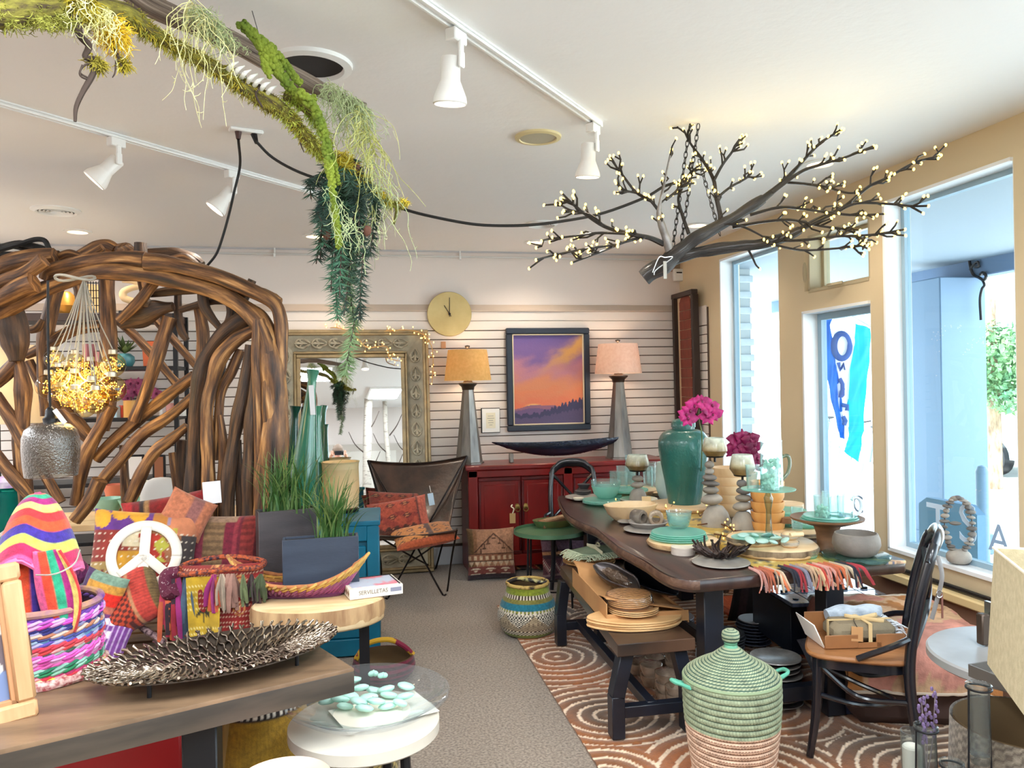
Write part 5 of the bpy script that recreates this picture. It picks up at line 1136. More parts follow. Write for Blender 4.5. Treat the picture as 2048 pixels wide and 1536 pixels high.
def mustard(u,v):
 c=np.tile(C(168,130,34),(len(u),1))*(1-.12*((np.floor(u*160)%2)[:,None]));b=((v*2.6+.15)%1);m=(b<.3);put(c,m,C(40,34,34));put(c,(b>.04)&(b<.26)&(np.floor(u*90)%2==0),C(232,226,214));put(c,v>.9,np.where((np.floor(v*140)%2==0)[:,None],C(70,70,84),C(220,220,222))[v>.9]);return c
def basket_vc(name,label,loc,prof,fn,n=96,m=FAB,handles=None,seg=6):
 t=thing(name,label,'basket',loc);P=cat([np.array([a,0,b])for a,b in prof],seg);zz=np.array([q[2]for q in P]);rr=np.array([q[0]for q in P])
 def f(u,v):r=np.interp(v,np.linspace(0,1,len(rr)),rr);z=np.interp(v,np.linspace(0,1,len(zz)),zz);a=u*2*PI-PI/2;return np.column_stack([r*np.cos(a),r*np.sin(a),z])
 part('body',MB().grid(f,n*2,70,fn),m,t,ang=0);part('inside',MB().lathe([(0,.02),(rr[0]*.96,.02)]+[(max(.01,r-.008),z)for r,z in zip(rr,zz)],40),mat('basket_inside',(96,74,46),.9),t);return t
p=PD(520,1480,2.75);mu=np.array([p[0],p[1],0]);rr_=95*2.75/FPX
t=basket_vc('mustard_basket','mustard woven basket with black and white striped bands under the stool',tuple(mu),[(rr_*.95,0),(rr_*1.12,.16),(rr_*1.08,.34),(rr_*.9,.5),(rr_*.82,.56)],mustard)
part('strap',MB().tube(cat([(-.115,-.14,.1),(-.11,-.155,.3),(-.09,-.14,.5)],6),.014,8,flat=.4),mat('jute_strap',(150,116,66),.9),t)
p=PD(408,1490,3.0);t=basket_vc('mustard_basket','second mustard and black banded basket in the shadow behind the first',(p[0],p[1],0),[(.15,0),(.18,.16),(.17,.34),(.14,.46)],mustard)
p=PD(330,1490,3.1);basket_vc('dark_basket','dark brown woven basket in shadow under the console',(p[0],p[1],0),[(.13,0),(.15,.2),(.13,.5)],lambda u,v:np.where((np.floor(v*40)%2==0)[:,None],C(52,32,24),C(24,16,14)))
p=PD(345,1528,2.35);solo('blue_panel',MB().box((0,0,.17),(.12,.03,.40),eul(-.15,0,0),.004),mat('slate_blue',(96,118,150),.4),'blue grey board leaning under the console edge','board',(p[0],p[1],.02),ang)
p=PD(565,1545,1.95);pk=solo('pink_plate',MB().lathe([(0,.0),(.08,.0),(.115,.02),(.12,.03),(.117,.032),(.108,.022),(.078,.008),(0,.008)],48),mat('blush_ceramic',(222,182,160),.35),'blush pink plate at the bottom edge of the picture','plate',(p[0],p[1],.585))
pp=thing('plate_stand','small pale plinth below the pink plate','plinth',(p[0],p[1],0));part('body',MB().box((0,0,.29),(.16,.16,.58),b=.004),BLACK,pp)
sc=(PZ(575,1452,.55)+PZ(878,1424,.55))/2;sr=np.linalg.norm(PZ(575,1452,.55)-PZ(878,1424,.55))/2;sc[2]=0
st=thing('round_stool','small round white marble-topped stool with black metal legs','stool',tuple(sc))
part('top',MB().lathe([(0,.505),(sr-.008,.505),(sr,.512),(sr,.545),(sr-.006,.55),(0,.55)],64),mat('marble_white',(214,206,192),.3,0,(190,180,164),3,lo=.3,hi=.75),st)
for k in range(3):
 a=k*2*PI/3-.9;part('leg',MB().tube([(sr*.8*math.cos(a),sr*.8*math.sin(a),.505),(sr*.92*math.cos(a),sr*.92*math.sin(a),0)],.016,9),BLACK,st)
dr=px_size((.05,2.45,.6),168);dc=sc+np.array([.0,.015,.5505]);dc[:2]=PZ(735,1400,.6)[:2]
dh=.07
dish=solo('glass_dish',MB().lathe([(0,0),(.07,0),(.12,.006),(dr*.82,.034),(dr,dh-.004),(dr+.001,dh),(dr,dh+.004),(dr-.006,dh+.003),(dr*.8,.042),(.12,.012),(.07,.006),(0,.006)],72),glass('dish_glass',(253,254,255),(226,232,236),1.1,.03,haze=.05,hazec=(236,240,244)),'wide shallow clear glass dish holding mint word pebbles','dish',tuple(dc))
solo('paper_sheet',MB().box((0,0,0),(.30,.20,.0012)),mat('paper_cream',(240,232,216),.8),'cream paper sheet under the pebbles in the glass dish','paper',(dc[0]+.05,dc[1]-.0,dc[2]+.010),.35)
PEB=mat('sea_glass',(186,230,216),.4,0,(206,240,232),6,trl=.3)
words=[(747,1346,'Mom',1,.75),(766,1350,'Relax',1,.9),(722,1375,'Joy',0,.9),(748,1380,'Love',0,1),(772,1378,'Live',0,1),(655,1385,'Hope',0,1),(690,1412,'Adore',0,.9),(729,1416,'Passion',0,1),(706,1360,None,0,1),(688,1374,None,0,1),(700,1390,None,0,1),(738,1394,None,0,1),(778,1390,None,0,1),(812,1372,None,0,1),(810,1392,None,0,1),(655,1402,None,0,1),(680,1398,None,0,1),(752,1402,'Dream',0,1),(775,1412,None,0,1),(800,1405,None,0,.8),(718,1402,None,0,1)]
PLN=['at the back left','at the left under the word stones','left of centre','in the middle of the heap','right of centre','at the far right rim','at the right front','at the left front','near the left corner of the paper','at the front right','fading at the right front corner','in the very centre'];INK=mat('pebble_ink',(20,44,46),.6);g=random.Random(5)
for i,(x,y,w,heart,s)in enumerate(words):
 row=(1425-y)/80.;z=dc[2]+.026+(.05 if heart else .012*(i%3))*1;p=PZ(x,y,z);e=(g.uniform(-.2,.2)-(.75 if heart else .25),g.uniform(-.3,.3)*(.3 if heart else 1),g.uniform(-.4,.4)*(.4 if w else 1))
 lab=('mint sea glass pebble lettered %s in the glass dish'%w)if w else 'plain mint sea glass pebble %s of the glass dish'%PLN.pop(0)
 t=thing('word_pebble',lab,'pebble',tuple(p),(e[0]+PI/2,e[1],e[2])if False else e,'word pebbles in the glass dish')
 if heart:
  hp=[(.0026*16*math.sin(q)**3*.42,.0026*(13*math.cos(q)-5*math.cos(2*q)-2*math.cos(3*q)-math.cos(4*q))*.42+.003)for q in np.linspace(0,2*PI,33)[:-1]]
  part('stone',MB().prism(hp,-.008,.008,bev=.005),PEB,t,ang=80)
 else:part('stone',MB().ell((0,0,0),(.03*s,.022*s,.011),16,10,jit=.1,seed=i),PEB,t)
 if w:text(w,.0125 if len(w)<5 else .0105,INK,t,(0,.001,.0088 if heart else .0113),(0,0,0),.0004)
p=PD(690,1515,2.9);t=basket_vc('gold_basket','gold woven basket with dark checks beneath the white stool',(p[0],p[1],0),[(.14,0),(.19,.12),(.2,.26),(.17,.38)],lambda u,v:np.where(((np.floor(u*70)+np.floor(v*26))%2==0)[:,None],C(196,170,96),C(74,62,30)))
zl=.66;lc=(PZ(505,1212,zl)+PZ(762,1192,zl))/2
rad=np.linalg.norm(PZ(505,1212,zl)-PZ(762,1192,zl))/2;
lt=thing('live_edge_table','small round live-edge wood slab table on a black metal leg','table',(lc[0],lc[1]+.0,0))
lp=[(rad*(1+.04*math.sin(2*a+1)+.03*math.sin(5*a))*math.cos(a),rad*.55*(1+.05*math.sin(3*a))*math.sin(a))for a in np.linspace(0,2*PI,41)[:-1]]
def slabrim(t,poly,z0,z1,mt_,mb_,name='slab'):
 s=part(name,MB().prism(poly,z0,z1,bev=.012),mt_,t,ang=60);k=MB();n=len(poly);P=np.array(poly)*1.004
 V=[];
 for i in range(n):
  for(zz,q)in((z0+.01,.985),((z0+z1)/2,1.012+.01*math.sin(i*2.3)),(z1-.008,1.0)):V.append((P[i][0]*q,P[i][1]*q,zz))
 k.add(V,[(i*3+j,((i+1)%n)*3+j,((i+1)%n)*3+j+1,i*3+j+1)for i in range(n)for j in range(2)]);part('bark_rim',k,mb_,s,ang=70);return s
RIMW=mat('pale_bark',(206,170,124),.6,0,(150,112,78),5,(3,3,.6),bump=.4,bs=20)
slabrim(lt,lp,zl-.105,zl,SLAB,RIMW)
part('leg',MB().box((rad*.72,.02,.277),(.045,.03,.553)),BLACK,lt);part('leg',MB().box((-rad*.62,.02,.277),(.045,.03,.553)),BLACK,lt);part('foot_bar',MB().box((0,.05,.015),(rad*1.3,.04,.03)),BLACK,lt)
cp=PZ(598,1192,zl);ctA=(PZ(730,1160,zl)-PZ(468,1166,zl));L2=np.linalg.norm(ctA)/2
ct=thing('crochet_tray','boat shaped crochet tray in mustard and purple cord','tray',(cp[0],cp[1],zl+.002),math.atan2(ctA[1],ctA[0]))
g=random.Random(2)
def boat(t,lvl):
 x=L2*math.cos(t);w=.105*(1-abs(math.cos(t))**2.2)*(.45+.55*lvl)+.004;return np.array([x*(.62+.38*lvl),w*math.copysign(1,math.sin(t))*abs(math.sin(t))**.8,.012+.055*lvl+.115*lvl*abs(math.cos(t))**2.6])
for li,lvl in enumerate((0,.2,.4,.6,.8,1.)):
 P=[boat(t,lvl)for t in np.linspace(0,2*PI,65)[:-1]];c_=(C(120,44,90),C(130,56,96),C(150,70,80),C(176,116,50),C(196,142,56),C(190,120,70))[li]
 part('cord_row',MB().tube(P,.008,7,closed=True,jit=.3,js=70,col=c_),FABS,ct)
for li,(l0,l1,c_)in enumerate(((.0,.4,(140,60,100)),(.2,.6,(160,86,120)),(.5,.8,(206,160,70)),(.7,1.04,(214,170,90)))):
 mb=MB()
 for k in range(46):
  t0=2*PI*k/46;a_,b_=boat(t0,l0),boat(t0+.13,l1);n_=np.array([0,math.copysign(.012,math.sin(t0)),0]);mb.tube(cat([a_,(a_+b_)/2+n_,b_+n_*.4],3),.0062,5,col=C(*c_)*g.uniform(.75,1.2))
 part('stitch_row',mb,FABS,ct)
part('floor',MB().lathe([(0,.008),(1,.01),(.98,.0),(0,0)],40,sx=L2*.62,sy=.05),mat('tray_purple',(96,44,72),.9),ct)
sp=PZ(752,1184,zl);bxn=thing('napkin_box','white printed napkin box reading SERVILLETAS on the slab table','box',(sp[0]-.02,sp[1]+.0,zl+.0035),.22)
hbx=.045;wbx=.24
part('body',MB().box((0,0,hbx/2),(wbx,.20,hbx),b=.001),mat('box_ivory',(232,224,212),.5),bxn)
part('window',MB().box((0,.005,hbx),(wbx-.03,.165,.002)),mat('napkin_print',(196,206,226),.3,0,(226,120,140),9,lo=.5,hi=.62),bxn)
part('window_edge',MB().box((0,.092,hbx+.001),(wbx-.02,.006,.004)).box((wbx/2-.012,.0,hbx+.001),(.006,.18,.004)),BLACK,bxn)
TXT=mat('box_ink',(124,108,94),.7);text('SERVILLETAS',.026,TXT,bxn,(-.015,-.1007,hbx*.55),(PI/2,0,0),.0003,sx=.9)
part('label_block',MB().box((.088,-.1005,hbx*.55),(.05,.001,.018)),mat('label_slate',(140,140,158),.6),bxn)
for k in range(5):part('side_diamond',MB().box((-wbx/2-.0006,-.07+.035*k,hbx/2),(.001,.02,.02),eul(PI/4,0,0)),mat('side_brown',(120,88,60),.7),bxn)
SLT=mat('slate',(74,68,70),.5,0,(54,50,54),2.5,(1,1,5),bump=.15,bs=50);SLB=mat('slate_blue_grey',(62,72,88),.42,0,(48,56,72),2.5,(1,1,5),bump=.12,bs=50)
def planter(c0,c1,d,dh,zbot,deep,m,label,yawadd=0):
 a,b=PD(c0[0],c0[1],d),PD(c1[0],c1[1],d+dh);w=np.linalg.norm((b-a)[:2]);yw=math.atan2((b-a)[1],(b-a)[0]);zt_=(a[2]+b[2])/2;ctr=(a+b)/2+np.array([-math.sin(yw),math.cos(yw),0])*deep/2
 t=thing('slate_planter',label,'planter',(ctr[0],ctr[1],zbot),yw);h=zt_-zbot;th=.012
 for(x,y,sx,sy)in((0,-deep/2+th/2,w,th),(0,deep/2-th/2,w,th),(-w/2+th/2,0,th,deep-2*th),(w/2-th/2,0,th,deep-2*th)):part('side',MB().box((x,y,h/2),(sx,sy,h),b=.002),m,t)
 part('soil',MB().box((0,0,h-.02),(w-2*th,deep-2*th,.02)),mat('soil',(40,32,26),.95),t);return ctr,zt_
def grassy(c,n,L,label,seed,spread=.9,base=.05):
 t=thing('grass_plant',label,'plant',tuple(c));g=np.random.default_rng(seed)
 for m_ in range(2):
  mb=MB()
  for i in range(n//2):
   a=g.uniform(0,2*PI);l=L*g.uniform(.6,1.15);lean=g.uniform(.1,1)*spread;d=np.array([math.cos(a),math.sin(a)*.8,0]);s=np.array([-math.sin(a),math.cos(a),0]);b=np.array([g.normal()*base,g.normal()*base*.35,0])
   V=[];K=7
   for k in range(K+1):
    q=k/K;w=.0042*(1-q**1.6)+.0004;o=b+d*(lean*l*q**1.5*.8)+np.array([0,0,l*(q-.42*lean*q**2.6)]);V+=[o-s*w,o+s*w]
   mb.add(V,[(2*k,2*k+1,2*k+3,2*k+2)for k in range(K)])
  part('blades',mb,mat('grass_a',(78,118,58),.5,0,(40,84,40),5,trl=.3)if m_ else mat('grass_b',(132,160,92),.5,0,(72,110,56),5,trl=.3),t,kind='stuff')
ctr,zt_=planter((517,1027),(636,1014),3.62,.12,.0,.11,SLT,'tall charcoal slate planter of grass beside the arch post')
grassy((ctr[0],ctr[1],zt_-.02),150,.34,'dark green grass plant in the tall charcoal planter',1)
ctr,zt_=planter((564,1085),(717,1068),3.46,.08,zl+.003,.09,SLB,'low blue grey slate planter on the live-edge table')
grassy((ctr[0]+.06,ctr[1],zt_-.02),110,.34,'bright green arching grass plant in the low slate planter',2,1.1,.03)
ta_,tb_=PZ(764,1310,0),PZ(640,1290,0)
TEAL=mat('teal_paint',(14,110,138),.4,0,(10,96,124),6,bump=.06,bs=40)
zt3=PD(755,1040,depth(ta_))[2];cw=.62
tc_=thing('teal_cabinet','glossy teal painted cabinet beside the arch post','cabinet',(ta_[0]-cw/2,ta_[1]+.25,0),-.03)
part('top',MB().box((0,0,zt3-.015),(cw+.02,.52,.03),b=.006),TEAL,tc_);part('carcass',MB().box((0,.01,zt3/2-.0),(cw-.01,.48,zt3-.05)),mat('teal_dark',(10,88,112),.45),tc_)
for x in(-cw/2+.035,cw/2-.035):part('stile',MB().box((x,-.24,zt3/2-.015),(.07,.03,zt3-.03),b=.004),TEAL,tc_)
part('top_rail',MB().box((0,-.24,zt3-.075),(cw-.14,.03,.09),b=.004),TEAL,tc_);part('bottom_rail',MB().box((0,-.24,.06),(cw-.14,.03,.1),b=.004),TEAL,tc_)
part('door',MB().box((0,-.236,zt3/2-.02),(cw-.15,.02,zt3-.26),b=.01),TEAL,tc_)
part('side_panel',MB().box((cw/2-.004,0,zt3/2-.02),(.012,.4,zt3-.2),b=.004),TEAL,tc_)
def tallvase(px,pyt,pyb,d,wtop,wneck,wbot,label,m,lean=0):
 p=PD(px,pyb,d);k=d/FPX;base=np.array([p[0],p[1],zt3+.001]);H=PD(px,pyt,d)[2]-zt3;t=thing('green_vase',label,'vase',tuple(base),(0,lean,0),'tall green flame vases')
 part('body',MB().lathe([(0,0),(wbot*k*.9,0),(wbot*k,.03),(wbot*k*.98,H*.3),(wbot*k*.62,H*.62),(wneck*k,H*.86),(wneck*k,H*.93),(wtop*k,H),(wtop*k*.9,H),(wneck*k*.8,H*.93)],32),m,t)
GRV=mat('green_glaze',(66,136,108),.14,0,(40,104,84),3,(4,4,.6),coat=.8)
tallvase(600,738,1010,4.75,13,9,27,'tallest glossy green vase with a flared lip in front of the mirror',GRV,.1)
tallvase(574,812,1000,4.9,12,7,20,'shorter dark green vase left of the tallest one',mat('green_glaze_dark',(24,84,70),.18,0,(16,64,54),3,coat=.7),.09)
tallvase(632,812,1000,4.95,9,6,15,'slim green vase behind the tallest one',GRV,.03)
p=PD(624,800,4.69);solo('price_tag',MB().box((0,0,0),(.03,.012,.18),eul(0,-.05,0)),mat('label_white'),'long white price tag hanging on the tallest green vase','tag',tuple(p))
p=PD(682,1010,4.95);zc_=zt3
ln=thing('candle_lantern','cream ribbed glass lantern glowing amber on the teal cabinet','lantern',(p[0],p[1],zc_+.001));k=4.95/FPX
part('base',MB().lathe([(0,0),(34*k,0),(36*k,.02),(30*k,.03),(0,.03)],24),BLACK,ln);part('shade',MB().lathe([(34*k,.03),(36*k,50*k),(35*k,95*k),(38*k,100*k),(36*k,99*k),(33*k,50*k),(32*k,.03)],36,wob=lambda a,z:1+.02*math.cos(a*18)),mat('lantern_shade',(214,202,160),.4,trl=.35),ln)
part('flame',MB().ell((0,0,45*k),(.02,.02,.09),12,10),glow('flame_amber',(255,150,50),9),ln);lamp('lantern_lamp','POINT',(p[0],p[1],zc_+45*k),3,(1,.6,.25),.03)
p=PZ(760,1345,0)
hb=basket_vc('bolga_basket','crimson woven basket on the floor behind the glass dish',(p[0]+.02,p[1]-.1,0),[(.12,0),(.17,.06),(.16,.13)],lambda u,v:np.where((np.floor(v*9)%2==0)[:,None],C(120,26,56),C(70,24,40)))
part('handle',MB().tube(cat([(-.15,0,.12),(-.09,-.01,.2),(.02,-.02,.22),(.1,-.01,.18),(.16,0,.12)],6),.014,8),mat('yellow_wrap',(206,160,40),.8,0,(130,30,60),6,lo=.5,hi=.52),hb)
def rugcol():
 x0,x1,y0,y1=.94,2.86,1.9,5.5;nx,ny=210,390
 cen=[(1.02,5.2,.42),(1.10,4.38,.44),(1.62,4.9,.4),(2.2,5.1,.45),(1.75,4.1,.46),(2.4,4.3,.42),(1.15,3.55,.42),(1.9,3.45,.40),(2.5,3.5,.42),(1.50,2.85,.5),(2.25,2.75,.45),(.98,2.5,.4),(1.55,2.05,.42),(2.6,2.1,.4),(2.7,4.9,.4),(.96,3.0,.3)]
 def h(u,v):
  X=x0+u*(x1-x0);Y=y0+v*(y1-y0);best=np.full(len(X),9.);ring=np.zeros(len(X))
  for i,(a,b,r)in enumerate(cen):
   dx,dy=X-a,(Y-b)*(1 if i%2 else 1.15);d=np.hypot(dx,dy)
   if i%4==0:d=np.where(dy<0,np.hypot(dx,np.minimum(dy+.28,0)),d)
   if i%7==3:d=np.where(dx>0,np.hypot(np.maximum(dx-.3,0),dy),d)
   q=d/r;m=q<best;best=np.where(m,q,best);ring=np.where(m,d,ring)
  wob=np.array([mno.noise(Vector((a*5,b*5,0)))for a,b in zip(X,Y)])*.008
  f=((ring+wob)/.072)%1;return X,Y,f<.24,(f<.2)*.0+(f>=.2)*(np.sin((f-.2)/.8*PI).clip(0)**.5)
 c={}
 def fn(u,v):
  X,Y,line,bump=h(u,v);c['l']=line;c['X']=X;c['Y']=Y
  return np.column_stack([X,Y,.006+.007*bump+.004*line])
 def colf(u,v):
  n=np.array([mno.noise(Vector((a*2.2,b*2.2,3)))for a,b in zip(c['X'],c['Y'])]);t=np.clip(.5+n*1.1+(.25 if 0 else 0)-.25*np.clip((c['Y']-3.2)/2,-1,1)*0,0,1)[:,None]
  base=C(102,66,32)*(1-t)+C(182,98,18)*t;base=np.where(c['l'][:,None],C(246,218,188),base);return base
 mb=MB().grid(fn,nx,ny,colf);mb.box(((x0+x1)/2,(y0+y1)/2,.003),(x1-x0,y1-y0,.006),col=C(140,100,66));return mb
rug=solo('area_rug',rugcol(),mat('tufted_wool',attr=True,rough=.95,bump=.6,bs=180,col2=(1,1,1),vs=40,lo=.2,hi=.8,sheen=.3),'tan and caramel area rug with carved cream arcs under the dining table','rug',(0,0,0))
z_rug=.018
solo('kilim_rug',MB().box((2.68,4.62,.01),(.5,1.3,.02),rz(.05),.004).box((2.5,4.62,.021),(.03,1.25,.002),rz(.05)),mat('kilim_orange_rug',(206,104,62),.9,0,(180,80,50),20,(8,1,1),bump=.3,bs=120),'orange flat woven rug folded along the window wall','rug',(.0,0,.006))
ZT=.75
TW=mat('dark_walnut_top',(64,42,36),.34,0,(40,26,24),3,(6,1,1),bump=.08,bs=30,coat=.35)
EDGEW=mat('walnut_live_edge',(118,88,70),.55,0,(84,58,46),6,(3,3,3),bump=.5,bs=24)
left=[(1117,992),(1124,1012),(1140,1032),(1168,1046),(1192,1056),(1212,1072),(1236,1092),(1262,1106),(1292,1122),(1318,1140),(1345,1153),(1378,1160),(1400,1160)]
lw=[PZ(x,y,ZT)[:2]for x,y in left]
tpoly=[tuple(q)for q in cat([np.append(q,0)for q in lw],3)];tpoly=[(q[0],q[1])for q in tpoly]
fr0=PZ(1820,1122,ZT)[:2];tpoly+=[tuple(fr0-np.array([.03,0])),tuple(fr0+np.array([.0,.03]))]
tpoly+=[(2.50,3.6),(2.53,4.2),(2.49,4.8),(2.52,5.3),(2.48,5.68),(2.0,5.72),(1.6,5.72),(1.46,5.68)]
tpoly=np.array(tpoly);tcn=np.array([2.0,4.4,0])
dt=thing('dining_table','dark walnut live-edge dining table laid with tableware','table',tcn)
tp2=[(a-tcn[0],b-tcn[1])for a,b in tpoly]
part('tabletop',MB().prism(tp2,ZT-.055,ZT,bev=.004),TW,dt,ang=50)
k=MB();n=len(tp2);V=[]
for i,(a,b)in enumerate(tp2):
 for zz,q in((ZT-.056,-.02),(ZT-.028,.012),(ZT-.004,.0)):
  d=np.array([a,b]);L=np.linalg.norm(d);V.append((a+d[0]/L*(q+.004),b+d[1]/L*(q+.004),zz))
nl=len(left)*3-3
k.add(V,[(i*3+j,(i+1)*3+j,(i+1)*3+j+1,i*3+j+1)[::-1]for i in range(nl)for j in range(2)]);part('live_edge',k,EDGEW,dt,ang=0)
NAVY=mat('navy_black_paint',(24,30,42),.38,0,(18,22,32),6)
def leg4(x,y,w=.095):return part('leg',MB().box((x-tcn[0],y-tcn[1],(ZT-.055+z_rug)/2),(w,w,ZT-.055-z_rug),b=.004),NAVY,dt)
for x,y in((1.56,3.32),(2.17,3.32),(1.60,5.30),(2.30,5.30)):leg4(x,y)
for y in(3.32,5.30):part('stretcher',MB().box((1.9-tcn[0],y-tcn[1],.13),(.7,.05,.07),b=.003),NAVY,dt)
part('stretcher',MB().box((1.9-tcn[0],4.31-tcn[1],.13),(.05,1.9,.07),b=.003),NAVY,dt)
def T(px,py,z=ZT):return PZ(px,py,z)
def kk(p):return depth(p)/FPX
_z=[0]
def put_on(name,px,py,prof,m,label,cat_,z=ZT,n=40,group=None,zoff=.0005,rot=0,scale_px=True,**kw):
 p=PZ(px,py,z);p[2]+=zoff;k=kk(p)if scale_px else 1
 return solo(name,MB().lathe([(a*k,b*k)for a,b in prof],n,**kw),m,label,cat_,tuple(p),rot,group),p,k
GREYC=mat('grey_stoneware',(156,150,144),.55,0,(134,128,122),7);DARKC=mat('dark_stoneware',(62,60,62),.5);LWOOD=mat('light_maple',(216,182,138),.45,0,(232,204,164),3,(1,5,1),bump=.08,bs=20)
PLATE=lambda r,h=5,t=3:[(0,0),(r*.62,0),(r*.8,h*.35),(r,h),(r-1,h+t*.5),(r*.78,h*.35+t),(r*.6,t),(0,t)]
def plates(px,py,r,n_,m,lab,cat_='plate',dz=.0075,z=ZT,h=4,grp=None,shrink=0):
 p=PZ(px,py,z);k=kk(p)
 ord_=['bottom','second','third','fourth','fifth','sixth','seventh','eighth','ninth','tenth']
 for i in range(n_):
  l=lab if n_==1 else '%s, %s of its stack from below'%(lab,ord_[i])
  rr_=(r-shrink*i)*k;solo('plate',MB().lathe([(a*k,b*k)for a,b in PLATE(r-shrink*i,h)],44),m,l,cat_,(p[0],p[1],z+.0005+i*dz),0,grp or(lab+' stack' if n_>1 else None))
 return p,z+(n_-1)*dz+.004
def slab(px,py,rx,th,lab,z=ZT,m=None,name='wood_slab',bark=True,sq=1.,seed=0,cat_='slab'):
 p=PZ(px,py,z);k=kk(p);t=thing(name,lab,cat_,(p[0],p[1],z+.0005));g=random.Random(seed);ph=g.uniform(0,6)
 poly=[(rx*k*(1+.035*math.sin(2*a+ph)+.02*math.sin(5*a+ph))*math.cos(a),rx*k*sq*(1+.03*math.sin(3*a+ph))*math.sin(a))for a in np.linspace(0,2*PI,41)[:-1]]
 slabrim(t,poly,0,th,m or LWOOD,BARK if bark else RIMW);return p,z+th+.001
plates(1168,998,38,1,GREYC,'grey plate at the far left corner of the dining table')
p=T(1166,992);k=kk(p)
for i,l in enumerate(('lower dark saucer on the far grey plate','upper dark saucer on the far grey plate')):put_on('saucer',1166,992,[(0,0),(14,0),(17,4),(16,5),(0,2)],DARKC,l,'saucer',zoff=.012+.012*i)
put_on('small_bowl',1168,988,[(0,0),(8,0),(13,10),(12,10),(7,2),(0,2)],DARKC,'small dark bowl on top of the dark saucers','bowl',zoff=.038)
put_on('salt_dish',1157,1003,[(0,0),(9,0),(11,4),(0,4)],mat('ivory_glaze',(232,226,206),.4),'little ivory dish on the far grey plate','dish',zoff=.012)
plates(1203,1008,38,3,TEALG,'teal glass plate under the far glass bowls',z=ZT)
BOWLP=lambda r,h:[(0,0),(r*.5,0),(r*.82,h*.35),(r,h),(r-1.2,h),(r*.78,h*.38),(r*.46,2),(0,2)]
for i,l in enumerate(('lower','middle','upper')):put_on('glass_bowl',1212,1004,BOWLP(29+i*1.,24),TEALG if i==0 else CLEARG,'%s clear glass bowl of the far stack'%l,'bowl',zoff=.03+.02*i,group='far stack of glass bowls')
for i in range(3):put_on('glass_coaster',1229,1000,[(0,0),(14,0),(15,2.5),(0,2.5)],TEALG,'%s small teal glass dish behind the far bowls'%('lowest','middle','top')[i],'dish',zoff=.0+.014*i,group='small teal dishes')
p,zs_=slab(1262,988,52,.045,'pale round wood slab under the far tumblers',z=ZT,bark=False,seed=3)
plates(1256,985,40,2,TEALG,'teal glass plate on the far wood slab',z=zs_)
TUMB=lambda r,h:[(0,0),(r*.86,0),(r,h),(r-1.3,h),(r*.78,3),(0,3)]
for i,(x,y,h)in enumerate(((1229,984,34),(1246,986,36),(1243,978,38),(1262,980,36),(1270,984,34))):
 put_on('tumbler',x,y-8,TUMB(10,h),CLEARG,['clear tumbler leftmost on the far wood slab','clear tumbler second from left on the far slab','clear tumbler at the back of the far slab','clear tumbler beside the tall glass carafe','clear tumbler rightmost on the far slab'][i],'glass',z=zs_+.012,group='tumblers on the far wood slab')
put_on('glass_carafe',1257,972,[(0,0),(6,0),(6,62),(4.6,62),(4.6,3),(0,3)],CLEARG,'slim tall clear glass cylinder behind the tumblers','carafe',z=zs_+.012)
p,zs2=slab(1306,988,32,.03,'birch bark round under the right far glasses',seed=5)
for i,(x,y)in enumerate(((1296,980),(1312,982),(1303,972))):put_on('tumbler',x,y-4,TUMB(10.5,44),CLEARG,['tall clear glass left on the birch bark round','tall clear glass right on the birch bark round','tall clear glass at the back of the birch bark round'][i],'glass',z=zs2,group='glasses on the birch round')
STO=[mat('stone%d'%i,c,.8,0,tuple(int(v*.86)for v in c),9,bump=.25,bs=120)for i,c in enumerate(((150,142,132),(168,160,150),(128,122,116),(112,108,104)))]
def cairn(px,py,lab,stones,dz0,basew,baseh,cup,z=ZT):
 p=PZ(px,py,z);k=kk(p);t=thing('stone_candle_holder',lab,'candle holder',(p[0],p[1],z+.0005));h=0
 part('base_stone',MB().lathe([(0,0),(basew*k*.97,0),(basew*k,baseh*k*.25),(basew*k*.82,baseh*k*.62),(basew*k*.5,baseh*k*.9),(0,baseh*k)],28,wob=lambda a,z:1+.03*math.sin(2*a+1)),STO[1],t);h=baseh*k*.96
 for i,(w,hh,ox)in enumerate(stones):part('stone',MB().ell((ox*k,0,h+hh*k),(w*k,w*k*.8,hh*k),20,12,eul(.05*(i%3-1),.06*((i*2)%3-1),i),.07,2,i),STO[(i*3+1)%4],t);h+=2*hh*k*.95
 part('pin',MB().tube([(0,0,h-.005),(0,0,h+cup[2]*k)],2.6*k,8),BLACK,t);h+=cup[2]*k
 w,ht=cup[0]*k,cup[1]*k
 part('pan',MB().lathe([(0,h),(w*.66,h),(w*.72,h+3*k),(0,h+3*k)],24),BLACK,t);h+=3*k
 def cf(u,v,r,zz):q=np.clip((v-.42)/.12,0,1);return C(122,100,66)*(1-q)+C(206,214,200)*q
 part('cup',MB().lathe([(w*.7,h),(w,h+ht*.28),(w*.98,h+ht*.45),(w*.8,h+ht*.97),(w*.76,h+ht),(w*.76,h+ht*.95),(w*.9,h+ht*.4),(w*.64,h+3*k),(0,h+3*k)],36,colf=lambda u,v,r,z:(C(128,104,66)if z<h+ht*.36 else C(170,158,120)if z<h+ht*.5 else C(212,220,206))),mat('reactive_glaze',attr=True,rough=.3,col2=(1,1,1),vs=30,lo=.25,hi=.75,coat=.3),t,'two-tone glazed tealight cup');return t
put_on('saucer',1277,1002,PLATE(38,4),mat('cream_ceramic',(232,222,204),.4),'cream saucer under the far stone candle holder','saucer')
cairn(1276,1002,'far stone candle holder of three stones behind the oblong bowl',[(14,6.5,0),(14.5,6.5,0)],0,18,27,(24,30,9),ZT+.008)
